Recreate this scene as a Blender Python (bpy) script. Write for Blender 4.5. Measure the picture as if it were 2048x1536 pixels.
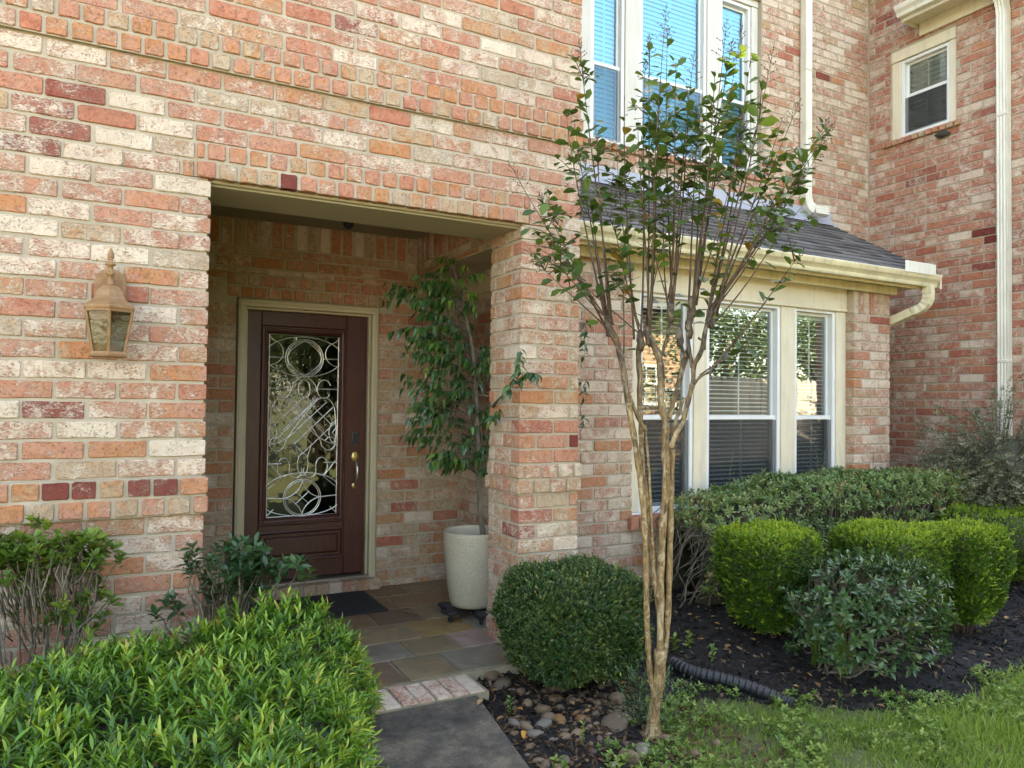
import bpy, math, random
import numpy as np
from mathutils import Vector, Matrix

# ------------------------------------------------------------------ camera, sky, sun, exposure
rng = np.random.default_rng(11)
random.seed(11)
sc = bpy.context.scene
for _o in list(bpy.data.objects):
    bpy.data.objects.remove(_o)
COL = sc.collection
CAM_Z = 1.46
FPX = 1470.0                                    # focal length in pixels of the 2048 wide photograph


def cam_axes(yaw, pitch, roll):
    f = Vector((math.sin(yaw) * math.cos(pitch), math.cos(yaw) * math.cos(pitch), math.sin(pitch)))
    r = Vector((math.cos(yaw), -math.sin(yaw), 0))
    u = r.cross(f)
    return (math.cos(roll) * r + math.sin(roll) * u, -math.sin(roll) * r + math.cos(roll) * u, f)


CR, CU, CF = cam_axes(math.radians(28.4), math.radians(1.36), math.radians(0.66))
cam_d = bpy.data.cameras.new('camera')
cam = bpy.data.objects.new('camera', cam_d)
COL.objects.link(cam)
cam.matrix_world = Matrix(((CR.x, CU.x, -CF.x, 0), (CR.y, CU.y, -CF.y, 0), (CR.z, CU.z, -CF.z, CAM_Z), (0, 0, 0, 1)))
cam_d.sensor_width = 36
cam_d.lens = FPX / 2048 * 36
cam_d.clip_start = 0.05
cam_d.clip_end = 2000
sc.camera = cam

SUN_EL, SUN_AZ = math.radians(50), math.radians(14)      # the sun stands behind the house, a little to the right
SUN_DIR = Vector((math.sin(SUN_AZ) * math.cos(SUN_EL), math.cos(SUN_AZ) * math.cos(SUN_EL), math.sin(SUN_EL)))
world = bpy.data.worlds.new('World')
sc.world = world
world.use_nodes = True
wn = world.node_tree
bg = wn.nodes['Background']
sky = wn.nodes.new('ShaderNodeTexSky')
sky.sky_type = 'NISHITA'
sky.sun_disc = False
sky.sun_elevation = SUN_EL
sky.sun_rotation = SUN_AZ
sky.air_density = 1.0
sky.dust_density = 1.6
sky.ozone_density = 0.8
wn.links.new(sky.outputs[0], bg.inputs[0])
bg.inputs[1].default_value = 0.15
sun_d = bpy.data.lights.new('sun', 'SUN')
sun_d.energy = 4.8
sun_d.angle = math.radians(0.5)
sun_d.color = (1.0, 0.93, 0.82)
sun = bpy.data.objects.new('sun', sun_d)
COL.objects.link(sun)
sun.location = (0, 20, 20)
sun.rotation_euler = SUN_DIR.to_track_quat('Z', 'Y').to_euler()
vs = sc.view_settings
vs.view_transform = 'Standard'
vs.look = 'None'
vs.gamma = 1
vs.use_curve_mapping = False
vs.exposure = 3.3
vs.use_white_balance = True
vs.white_balance_temperature = 8600
vs.white_balance_tint = 12
sc.display_settings.display_device = 'sRGB'
cy = sc.cycles
cy.use_denoising = True
cy.use_adaptive_sampling = True
cy.adaptive_threshold = 0.02
cy.max_bounces = 7
cy.diffuse_bounces = 4
cy.glossy_bounces = 3
cy.transmission_bounces = 4
cy.transparent_max_bounces = 14
cy.caustics_reflective = False
cy.caustics_refractive = False
cy.sample_clamp_indirect = 6


# ------------------------------------------------------------------ pixels of the photograph to places
def ray(px, py):
    return CR * ((px - 1024) / FPX) + CU * (-(py - 768) / FPX) + CF


def at_y(px, py, Y):
    d = ray(px, py)
    return d * (Y / d.y) + Vector((0, 0, CAM_Z))


def at_x(px, py, X):
    d = ray(px, py)
    return d * (X / d.x) + Vector((0, 0, CAM_Z))


def at_z(px, py, Z):
    d = ray(px, py)
    return d * ((Z - CAM_Z) / d.z) + Vector((0, 0, CAM_Z))


def proj(p):
    q = Vector(p) - Vector((0, 0, CAM_Z))
    w = q.dot(CF)
    if w < 0.05:
        return (-9999, -9999, w)
    return (1024 + FPX * q.dot(CR) / w, 768 - FPX * q.dot(CU) / w, w)


# ------------------------------------------------------------------ node helpers and materials
def new_mat(name):
    m = bpy.data.materials.new(name)
    m.use_nodes = True
    nt = m.node_tree
    b = nt.nodes['Principled BSDF']
    return m, nt, b


def nd(nt, typ, ins=None, **props):
    n = nt.nodes.new(typ)
    for k, v in props.items():
        setattr(n, k, v)
    for k, v in (ins or {}).items():
        if hasattr(v, 'is_output') or isinstance(v, bpy.types.NodeSocket):
            nt.links.new(v, n.inputs[k])
        else:
            n.inputs[k].default_value = v
    return n


def ramp(nt, fac, stops, interp='LINEAR'):
    r = nt.nodes.new('ShaderNodeValToRGB')
    cr = r.color_ramp
    cr.interpolation = interp
    while len(cr.elements) < len(stops):
        cr.elements.new(0.5)
    for e, (p, c) in zip(cr.elements, stops):
        e.position = p
        e.color = (c[0], c[1], c[2], 1) if not isinstance(c, (int, float)) else (c, c, c, 1)
    if fac is not None:
        nt.links.new(fac, r.inputs[0])
    return r.outputs[0]


def mixc(nt, fac, a, b, mode='MIX'):
    n = nt.nodes.new('ShaderNodeMix')
    n.data_type = 'RGBA'
    n.blend_type = mode
    for i, v in ((0, fac), (6, a), (7, b)):
        if isinstance(v, bpy.types.NodeSocket):
            nt.links.new(v, n.inputs[i])
        elif i == 0:
            n.inputs[0].default_value = v
        else:
            n.inputs[i].default_value = (v[0], v[1], v[2], 1)
    return n.outputs[2]


def mth(nt, op, a, b=None, clamp=False):
    n = nt.nodes.new('ShaderNodeMath')
    n.operation = op
    n.use_clamp = clamp
    for i, v in ((0, a), (1, b)):
        if v is None:
            continue
        if isinstance(v, bpy.types.NodeSocket):
            nt.links.new(v, n.inputs[i])
        else:
            n.inputs[i].default_value = v
    return n.outputs[0]


def noise(nt, vec, scale, detail=4.0, rough=0.55, dist=0.0):
    n = nd(nt, 'ShaderNodeTexNoise', {'Scale': scale, 'Detail': detail, 'Roughness': rough, 'Distortion': dist})
    if vec is not None:
        nt.links.new(vec, n.inputs['Vector'])
    return n.outputs['Fac']


def bump(nt, bsdf, height, strength=0.3, dist=0.01):
    n = nd(nt, 'ShaderNodeBump', {'Strength': strength, 'Distance': dist, 'Height': height})
    nt.links.new(n.outputs[0], bsdf.inputs['Normal'])
    return n


def pos_of(nt):
    return nt.nodes.new('ShaderNodeNewGeometry').outputs['Position']


def simple(name, col, rough=0.6, metal=0.0, var=0.12, scale=8.0, bump_s=0.0, bump_scale=60.0, spec=0.4, grime=0.0):
    m, nt, b = new_mat(name)
    p = pos_of(nt)
    f = noise(nt, p, scale, 5)
    lo = [c * (1 - var) for c in col]
    hi = [min(1, c * (1 + var)) for c in col]
    c = ramp(nt, f, [(0.3, lo), (0.7, hi)])
    if grime:
        st = noise(nt, nd(nt, 'ShaderNodeMapping', {'Vector': p, 'Scale': (1.0, 1.0, 0.12)}).outputs[0], 24.0, 5, 0.7)
        c = mixc(nt, mth(nt, 'MULTIPLY', mth(nt, 'MULTIPLY', mth(nt, 'SUBTRACT', st, 0.5), 5.0, True), grime), c, (0.16, 0.125, 0.08))
        sp = mth(nt, 'MULTIPLY', mth(nt, 'SUBTRACT', noise(nt, p, 70.0, 3), 0.66), 12.0, True)
        c = mixc(nt, mth(nt, 'MULTIPLY', sp, grime), c, (0.14, 0.11, 0.08))
    nt.links.new(c, b.inputs['Base Color'])
    b.inputs['Roughness'].default_value = rough
    b.inputs['Metallic'].default_value = metal
    b.inputs['Specular IOR Level'].default_value = spec
    if bump_s:
        bump(nt, b, noise(nt, p, bump_scale, 4), bump_s, 0.004)
    return m


BR = [(0.0, (0.13, 0.016, 0.014)), (0.10, (0.24, 0.046, 0.034)), (0.22, (0.37, 0.108, 0.066)), (0.42, (0.45, 0.172, 0.102)),
      (0.58, (0.47, 0.222, 0.142)), (0.70, (0.46, 0.182, 0.074)), (0.84, (0.43, 0.270, 0.155)), (1.0, (0.43, 0.325, 0.220))]


def brick_material(name, joined):
    m, nt, b = new_mat(name)
    if joined:
        a = nd(nt, 'ShaderNodeAttribute', attribute_name='bc')
        col = a.outputs['Color']
        vec0 = nd(nt, 'ShaderNodeAttribute', attribute_name='bl').outputs['Vector']
    else:
        oi = nt.nodes.new('ShaderNodeObjectInfo')
        col = oi.outputs['Color']
        vec0 = nt.nodes.new('ShaderNodeTexCoord').outputs['Object']
    sep = nd(nt, 'ShaderNodeSeparateColor', {0: col})
    hue, wash, seed = sep.outputs[0], sep.outputs[1], sep.outputs[2]
    off = nd(nt, 'ShaderNodeCombineXYZ', {0: mth(nt, 'MULTIPLY', seed, 61.0), 1: mth(nt, 'MULTIPLY', hue, 47.0), 2: mth(nt, 'MULTIPLY', seed, 23.0)})
    vec = nd(nt, 'ShaderNodeVectorMath', {0: vec0, 1: off.outputs[0]}, operation='ADD').outputs[0]
    # body colour: two kiln tones meeting inside one brick
    n1 = noise(nt, vec, 11.0, 5, 0.65, 0.8)
    sh = mth(nt, 'MULTIPLY', mth(nt, 'MULTIPLY', mth(nt, 'SUBTRACT', n1, 0.5), 0.85), mth(nt, 'ADD', mth(nt, 'MULTIPLY', hue, 2.2), 0.08, True))
    base = ramp(nt, mth(nt, 'ADD', hue, sh, True), BR)
    n2 = noise(nt, vec, 42.0, 6, 0.7, 0.4)
    dk = mth(nt, 'MULTIPLY', mth(nt, 'SUBTRACT', n2, 0.46), 4.5, True)
    base = mixc(nt, mth(nt, 'MULTIPLY', dk, 0.8), base, mixc(nt, 0.65, base, (0.13, 0.048, 0.026)))
    # lime wash, worn off in streaks, over a faint veil
    vs_ = nd(nt, 'ShaderNodeMapping', {'Vector': vec, 'Rotation': (0, 0.75, 0), 'Scale': (1.0, 1.0, 2.2)}).outputs[0]
    s1 = noise(nt, vs_, 72.0, 5, 0.72, 0.9)
    s2 = noise(nt, vec, 10.0, 4, 0.6, 0.8)
    w = mth(nt, 'ADD', mth(nt, 'MULTIPLY', s1, 0.62), mth(nt, 'MULTIPLY', s2, 0.38))
    thr = mth(nt, 'SUBTRACT', 0.618, mth(nt, 'MULTIPLY', wash, 0.27))
    mask = mth(nt, 'MULTIPLY', mth(nt, 'SUBTRACT', w, thr), 12.0, True)
    limec = mixc(nt, noise(nt, vec, 26.0, 3), (0.52, 0.40, 0.295), (0.74, 0.64, 0.515))
    veil = mth(nt, 'MULTIPLY', wash, mth(nt, 'MULTIPLY', s2, 0.24))
    c = mixc(nt, veil, base, (0.56, 0.41, 0.32))
    c = mixc(nt, mth(nt, 'MULTIPLY', mask, 0.86), c, limec)
    # small dark pits and soot
    pit = mth(nt, 'MULTIPLY', mth(nt, 'SUBTRACT', noise(nt, vec, 120.0, 3), 0.60), 9.0, True)
    c = mixc(nt, mth(nt, 'MULTIPLY', pit, 0.7), c, (0.13, 0.07, 0.045))
    # weather stains that run over many bricks
    wx = noise(nt, nd(nt, 'ShaderNodeMapping', {'Vector': pos_of(nt), 'Scale': (1.0, 1.0, 0.6)}).outputs[0], 1.7, 5, 0.6)
    c = mixc(nt, mth(nt, 'MULTIPLY', mth(nt, 'SUBTRACT', wx, 0.46), 3.2, True), c, mixc(nt, 0.30, c, (0.24, 0.15, 0.10)))
    nt.links.new(c, b.inputs['Base Color'])
    b.inputs['Roughness'].default_value = 0.92
    b.inputs['Specular IOR Level'].default_value = 0.25
    hgt = mth(nt, 'ADD', mth(nt, 'MULTIPLY', n2, 1.0), mth(nt, 'SUBTRACT', mth(nt, 'MULTIPLY', mask, 0.4), mth(nt, 'MULTIPLY', pit, 0.8)))
    bump(nt, b, hgt, 0.8, 0.006)
    return m


M = {}
M['brick'] = brick_material('tumbled_brick', False)
M['brick_j'] = brick_material('tumbled_brick_joined', True)


def mortar_mat():
    m, nt, b = new_mat('mortar')
    p = pos_of(nt)
    c = ramp(nt, noise(nt, p, 5.0, 5, 0.6), [(0.25, (0.29, 0.235, 0.165)), (0.75, (0.43, 0.365, 0.275))])
    c = mixc(nt, mth(nt, 'MULTIPLY', noise(nt, p, 160.0, 3), 0.35), c, (0.50, 0.43, 0.33))
    nt.links.new(c, b.inputs['Base Color'])
    b.inputs['Roughness'].default_value = 0.95
    bump(nt, b, noise(nt, p, 130.0, 5, 0.7), 0.6, 0.004)
    return m


M['mortar'] = mortar_mat()
M['cream'] = simple('cream_painted_wood', (0.64, 0.56, 0.41), 0.55, var=0.07, scale=3.0, bump_s=0.06, bump_scale=40, grime=0.22)
M['offwhite'] = simple('off_white_painted_wood', (0.55, 0.52, 0.455), 0.5, var=0.05, scale=3.0, bump_s=0.05, bump_scale=40, grime=0.15)
M['tan_trim'] = simple('tan_painted_trim', (0.47, 0.40, 0.265), 0.5, var=0.09, scale=3.0, bump_s=0.06, bump_scale=40)
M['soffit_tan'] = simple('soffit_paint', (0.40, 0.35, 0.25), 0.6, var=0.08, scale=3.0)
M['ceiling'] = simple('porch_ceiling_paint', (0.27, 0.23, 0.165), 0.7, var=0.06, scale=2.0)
M['vinyl'] = simple('white_vinyl', (0.68, 0.68, 0.66), 0.4, var=0.03, scale=3, grime=0.1)
M['blind'] = simple('white_blind', (0.80, 0.79, 0.75), 0.45, var=0.03, scale=6)
M['gutter'] = simple('cream_gutter_metal', (0.60, 0.52, 0.33), 0.38, var=0.13, scale=5.0, spec=0.5, grime=0.38)
M['downspout'] = simple('cream_downspout_metal', (0.64, 0.60, 0.50), 0.4, var=0.08, scale=4.0, spec=0.5, grime=0.22)
M['flashing'] = simple('grey_flashing', (0.36, 0.37, 0.42), 0.45, var=0.08, scale=4)
M['dark'] = simple('black_rubber', (0.018, 0.018, 0.018), 0.6, var=0.2)
M['room'] = simple('room_paint', (0.30, 0.27, 0.23), 0.9, var=0.05)
M['brass'] = simple('antique_brass', (0.46, 0.33, 0.14), 0.35, metal=0.85, var=0.2, scale=40)
M['steel'] = simple('brushed_nickel', (0.55, 0.52, 0.48), 0.3, metal=0.9, var=0.1, scale=60)
M['slab'] = simple('roof_deck', (0.05, 0.048, 0.05), 0.9, var=0.2)


def lantern_metal():
    m, nt, b = new_mat('weathered_copper_paint')
    p = pos_of(nt)
    f = noise(nt, p, 26.0, 6, 0.65)
    c = ramp(nt, f, [(0.25, (0.13, 0.058, 0.022)), (0.5, (0.24, 0.112, 0.042)), (0.75, (0.31, 0.180, 0.085))])
    c = mixc(nt, mth(nt, 'MULTIPLY', noise(nt, p, 140.0, 3), 0.3), c, (0.36, 0.27, 0.14))
    nt.links.new(c, b.inputs['Base Color'])
    b.inputs['Roughness'].default_value = 0.55
    b.inputs['Metallic'].default_value = 0.25
    return m


M['lantern'] = lantern_metal()


def glass_mat(name, tint, base_refl, wav, scale=2.2, rough=0.0):
    m, nt, b = new_mat(name)
    nt.nodes.remove(b)
    out = nt.nodes['Material Output']
    p = pos_of(nt)
    bp = nd(nt, 'ShaderNodeBump', {'Strength': wav, 'Distance': 0.02, 'Height': noise(nt, p, scale, 2, 0.5)})
    lw = nd(nt, 'ShaderNodeLayerWeight', {'Blend': 0.5})
    fac = mth(nt, 'ADD', mth(nt, 'MULTIPLY', mth(nt, 'POWER', lw.outputs['Facing'], 5.0), 1.0 - base_refl), base_refl, True)
    tr = nd(nt, 'ShaderNodeBsdfTransparent', {'Color': (*tint, 1)})
    gl = nd(nt, 'ShaderNodeBsdfGlossy', {'Color': (0.95, 0.98, 1.0, 1), 'Roughness': rough, 'Normal': bp.outputs[0]})
    mx = nd(nt, 'ShaderNodeMixShader', {0: fac, 1: tr.outputs[0], 2: gl.outputs[0]})
    nt.links.new(mx.outputs[0], out.inputs['Surface'])
    return m


M['glass'] = glass_mat('window_glass', (0.90, 0.95, 0.93), 0.17, 0.05)
M['glass_up'] = glass_mat('upper_window_glass', (0.44, 0.90, 1.0), 0.13, 0.03)  # cyan tint paints in the blue sky reflected by these panes
M['glass_side'] = glass_mat('side_window_glass', (0.72, 0.78, 0.76), 0.10, 0.03)
M['door_glass'] = glass_mat('door_glass', (0.45, 0.46, 0.40), 0.085, 0.12, 7.0, 0.01)
M['lamp_glass'] = glass_mat('lantern_glass', (0.80, 0.80, 0.74), 0.03, 0.1, 20.0, 0.10)


def screen_mat(op):
    m, nt, b = new_mat('insect_screen')
    out = nt.nodes['Material Output']
    b.inputs['Base Color'].default_value = (0.022, 0.025, 0.030, 1)
    b.inputs['Roughness'].default_value = 0.7
    tr = nd(nt, 'ShaderNodeBsdfTransparent', {'Color': (1, 1, 1, 1)})
    mx = nd(nt, 'ShaderNodeMixShader', {0: op, 1: tr.outputs[0], 2: b.outputs[0]})
    nt.links.new(mx.outputs[0], out.inputs['Surface'])
    return m


M['screen'] = screen_mat(0.33)
M['screen_up'] = screen_mat(0.20)


def wood_mat():
    m, nt, b = new_mat('mahogany_stain')
    tc = pos_of(nt)
    v = nd(nt, 'ShaderNodeMapping', {'Vector': tc, 'Scale': (14.0, 14.0, 1.2)}).outputs[0]
    f = noise(nt, v, 3.0, 6, 0.6, 0.8)
    c = ramp(nt, f, [(0.25, (0.034, 0.007, 0.004)), (0.75, (0.090, 0.021, 0.012))])
    nt.links.new(c, b.inputs['Base Color'])
    b.inputs['Roughness'].default_value = 0.42
    bump(nt, b, f, 0.08, 0.003)
    return m


M['door'] = wood_mat()


def leaf_mat(name, stops, trans=0.3, rough=0.42, spec=0.35):
    m, nt, b = new_mat(name)
    out = nt.nodes['Material Output']
    a = nd(nt, 'ShaderNodeAttribute', attribute_name='v').outputs['Fac']
    p = pos_of(nt)
    f = mth(nt, 'ADD', a, mth(nt, 'MULTIPLY', mth(nt, 'SUBTRACT', noise(nt, p, 45.0, 2), 0.5), 0.22), True)
    c = ramp(nt, f, stops)
    nt.links.new(c, b.inputs['Base Color'])
    b.inputs['Roughness'].default_value = rough
    b.inputs['Specular IOR Level'].default_value = spec
    t = nd(nt, 'ShaderNodeBsdfTranslucent', {'Color': mixc(nt, 0.35, c, (0.16, 0.22, 0.02))})
    mx = nd(nt, 'ShaderNodeMixShader', {0: trans, 1: b.outputs[0], 2: t.outputs[0]})
    nt.links.new(mx.outputs[0], out.inputs['Surface'])
    return m


M['lf_hedge'] = leaf_mat('willow_leaf', [(0, (0.012, 0.052, 0.008)), (0.35, (0.050, 0.150, 0.014)), (0.68, (0.135, 0.280, 0.022)), (0.94, (0.33, 0.44, 0.05)), (0.975, (0.42, 0.38, 0.05)), (1, (0.30, 0.17, 0.05))], 0.3, 0.34, 0.45)
M['lf_ball'] = leaf_mat('dark_small_leaf', [(0, (0.012, 0.040, 0.012)), (0.5, (0.038, 0.086, 0.024)), (0.82, (0.105, 0.145, 0.032)), (0.95, (0.26, 0.27, 0.06)), (1, (0.28, 0.16, 0.07))], 0.2, 0.32)
M['lf_box'] = leaf_mat('boxwood_leaf', [(0, (0.018, 0.052, 0.008)), (0.35, (0.062, 0.140, 0.013)), (0.68, (0.175, 0.290, 0.022)), (0.94, (0.37, 0.47, 0.038)), (0.975, (0.36, 0.38, 0.05)), (1, (0.26, 0.15, 0.06))], 0.3, 0.4)
M['lf_haw'] = leaf_mat('hawthorn_leaf', [(0, (0.034, 0.076, 0.022)), (0.4, (0.088, 0.160, 0.042)), (0.8, (0.195, 0.260, 0.080)), (0.96, (0.35, 0.36, 0.16)), (1, (0.34, 0.16, 0.06))], 0.22, 0.32)
M['lf_gard'] = leaf_mat('gardenia_leaf', [(0, (0.018, 0.050, 0.020)), (0.5, (0.044, 0.102, 0.034)), (0.9, (0.105, 0.170, 0.052)), (1, (0.33, 0.39, 0.07))], 0.2, 0.24, 0.5)
M['lf_grey'] = leaf_mat('grey_leaf', [(0, (0.070, 0.086, 0.048)), (0.5, (0.190, 0.205, 0.120)), (1, (0.40, 0.40, 0.26))], 0.18, 0.5)
M['lf_ficus'] = leaf_mat('fig_leaf', [(0, (0.016, 0.056, 0.020)), (0.5, (0.036, 0.105, 0.030)), (0.9, (0.095, 0.185, 0.034)), (1, (0.19, 0.28, 0.04))], 0.3, 0.24, 0.5)
M['lf_myrtle'] = leaf_mat('myrtle_leaf', [(0, (0.024, 0.060, 0.014)), (0.5, (0.055, 0.110, 0.024)), (0.86, (0.140, 0.205, 0.034)), (0.95, (0.28, 0.16, 0.02)), (1, (0.36, 0.15, 0.02))], 0.34, 0.38)
M['lf_leggy'] = leaf_mat('privet_leaf', [(0, (0.036, 0.092, 0.018)), (0.6, (0.105, 0.190, 0.028)), (1, (0.25, 0.30, 0.04))], 0.3, 0.38)
M['lf_dark'] = leaf_mat('camellia_leaf', [(0, (0.014, 0.046, 0.018)), (0.6, (0.030, 0.085, 0.028)), (1, (0.085, 0.16, 0.035))], 0.22, 0.28, 0.5)
M['grass'] = leaf_mat('grass_blade', [(0, (0.090, 0.175, 0.024)), (0.45, (0.185, 0.305, 0.042)), (0.8, (0.30, 0.395, 0.080)), (1, (0.48, 0.43, 0.20))], 0.38, 0.5)
M['weed'] = leaf_mat('weed_leaf', [(0, (0.065, 0.135, 0.024)), (0.6, (0.140, 0.230, 0.040)), (1, (0.26, 0.33, 0.07))], 0.3, 0.5)
M['dry'] = leaf_mat('dry_leaf', [(0, (0.16, 0.075, 0.03)), (0.4, (0.30, 0.16, 0.06)), (0.7, (0.42, 0.27, 0.13)), (1, (0.46, 0.20, 0.03))], 0.15, 0.7)
M['far_leaf'] = leaf_mat('far_tree_leaf', [(0, (0.018, 0.038, 0.012)), (0.6, (0.045, 0.080, 0.022)), (1, (0.13, 0.16, 0.04))], 0.3, 0.5)


def bark_mat(name, lo, mid, hi, sc_=22.0, stretch=0.22, bs=0.5):
    m, nt, b = new_mat(name)
    p = pos_of(nt)
    v = nd(nt, 'ShaderNodeMapping', {'Vector': p, 'Scale': (1.0, 1.0, stretch)}).outputs[0]
    f = noise(nt, v, sc_, 6, 0.62, 0.7)
    c = ramp(nt, f, [(0.30, lo), (0.5, mid), (0.72, hi)])
    nt.links.new(c, b.inputs['Base Color'])
    b.inputs['Roughness'].default_value = 0.8
    bump(nt, b, f, bs, 0.008)
    return m




def myrtle_bark():
    m, nt, b = new_mat('crape_myrtle_bark')
    p = pos_of(nt)
    v = nd(nt, 'ShaderNodeMapping', {'Vector': p, 'Scale': (1.0, 1.0, 0.30)}).outputs[0]
    f = noise(nt, v, 46.0, 6, 0.68, 1.0)
    g = noise(nt, nd(nt, 'ShaderNodeMapping', {'Vector': p, 'Scale': (1.0, 1.0, 0.4)}).outputs[0], 26.0, 4, 0.6)
    low = ramp(nt, f, [(0.32, (0.036, 0.019, 0.008)), (0.42, (0.140, 0.080, 0.028)), (0.56, (0.27, 0.170, 0.070)), (0.70, (0.46, 0.36, 0.21))])
    old = ramp(nt, f, [(0.34, (0.018, 0.012, 0.009)), (0.5, (0.056, 0.036, 0.022)), (0.72, (0.17, 0.14, 0.10))])
    z = nd(nt, 'ShaderNodeSeparateXYZ', {0: p}).outputs[2]
    k = mth(nt, 'MULTIPLY', mth(nt, 'ADD', mth(nt, 'SUBTRACT', z, 1.22), mth(nt, 'MULTIPLY', mth(nt, 'SUBTRACT', g, 0.5), 1.6)), 1.8, True)
    c = mixc(nt, k, low, old)
    pe = mth(nt, 'MULTIPLY', mth(nt, 'SUBTRACT', noise(nt, p, 17.0, 4, 0.6, 1.5), 0.54), 14.0, True)
    c = mixc(nt, mth(nt, 'MULTIPLY', pe, 0.55), c, mixc(nt, k, (0.46, 0.38, 0.25), (0.20, 0.17, 0.13)))
    nt.links.new(c, b.inputs['Base Color'])
    b.inputs['Roughness'].default_value = 0.75
    bump(nt, b, f, 0.7, 0.008)
    return m


M['bark'] = myrtle_bark()
M['bark_dark'] = bark_mat('young_shoot_bark', (0.035, 0.020, 0.014), (0.085, 0.050, 0.034), (0.18, 0.12, 0.085), 60)
M['twig'] = bark_mat('grey_twig_bark', (0.050, 0.040, 0.028), (0.120, 0.098, 0.068), (0.24, 0.20, 0.145), 60)
M['ficus_bark'] = bark_mat('ficus_bark', (0.065, 0.052, 0.034), (0.125, 0.102, 0.070), (0.21, 0.175, 0.125), 40)
M['litter'] = bark_mat('shade_core', (0.020, 0.022, 0.010), (0.045, 0.045, 0.022), (0.085, 0.075, 0.04), 40, 1.0, 0.9)  # near-black colour paints in the shade inside shrubs and hedges


# ------------------------------------------------------------------ mesh helpers
def link(o, parent=None):
    COL.objects.link(o)
    if parent is not None:
        o.parent = parent
        if parent.type == 'EMPTY':
            o.matrix_parent_inverse = Matrix.Translation(-parent.location)
    return o


def tag(o, label=None, cat=None, group=None, kind=None):
    for k, v in (('label', label), ('category', cat), ('group', group), ('kind', kind)):
        if v:
            o[k] = v
    return o


def thing(name, label, cat, loc=(0, 0, 0), group=None):
    o = bpy.data.objects.new(name, None)
    o.empty_display_size = 0.1
    o.location = loc
    COL.objects.link(o)
    return tag(o, label, cat, group)


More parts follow.
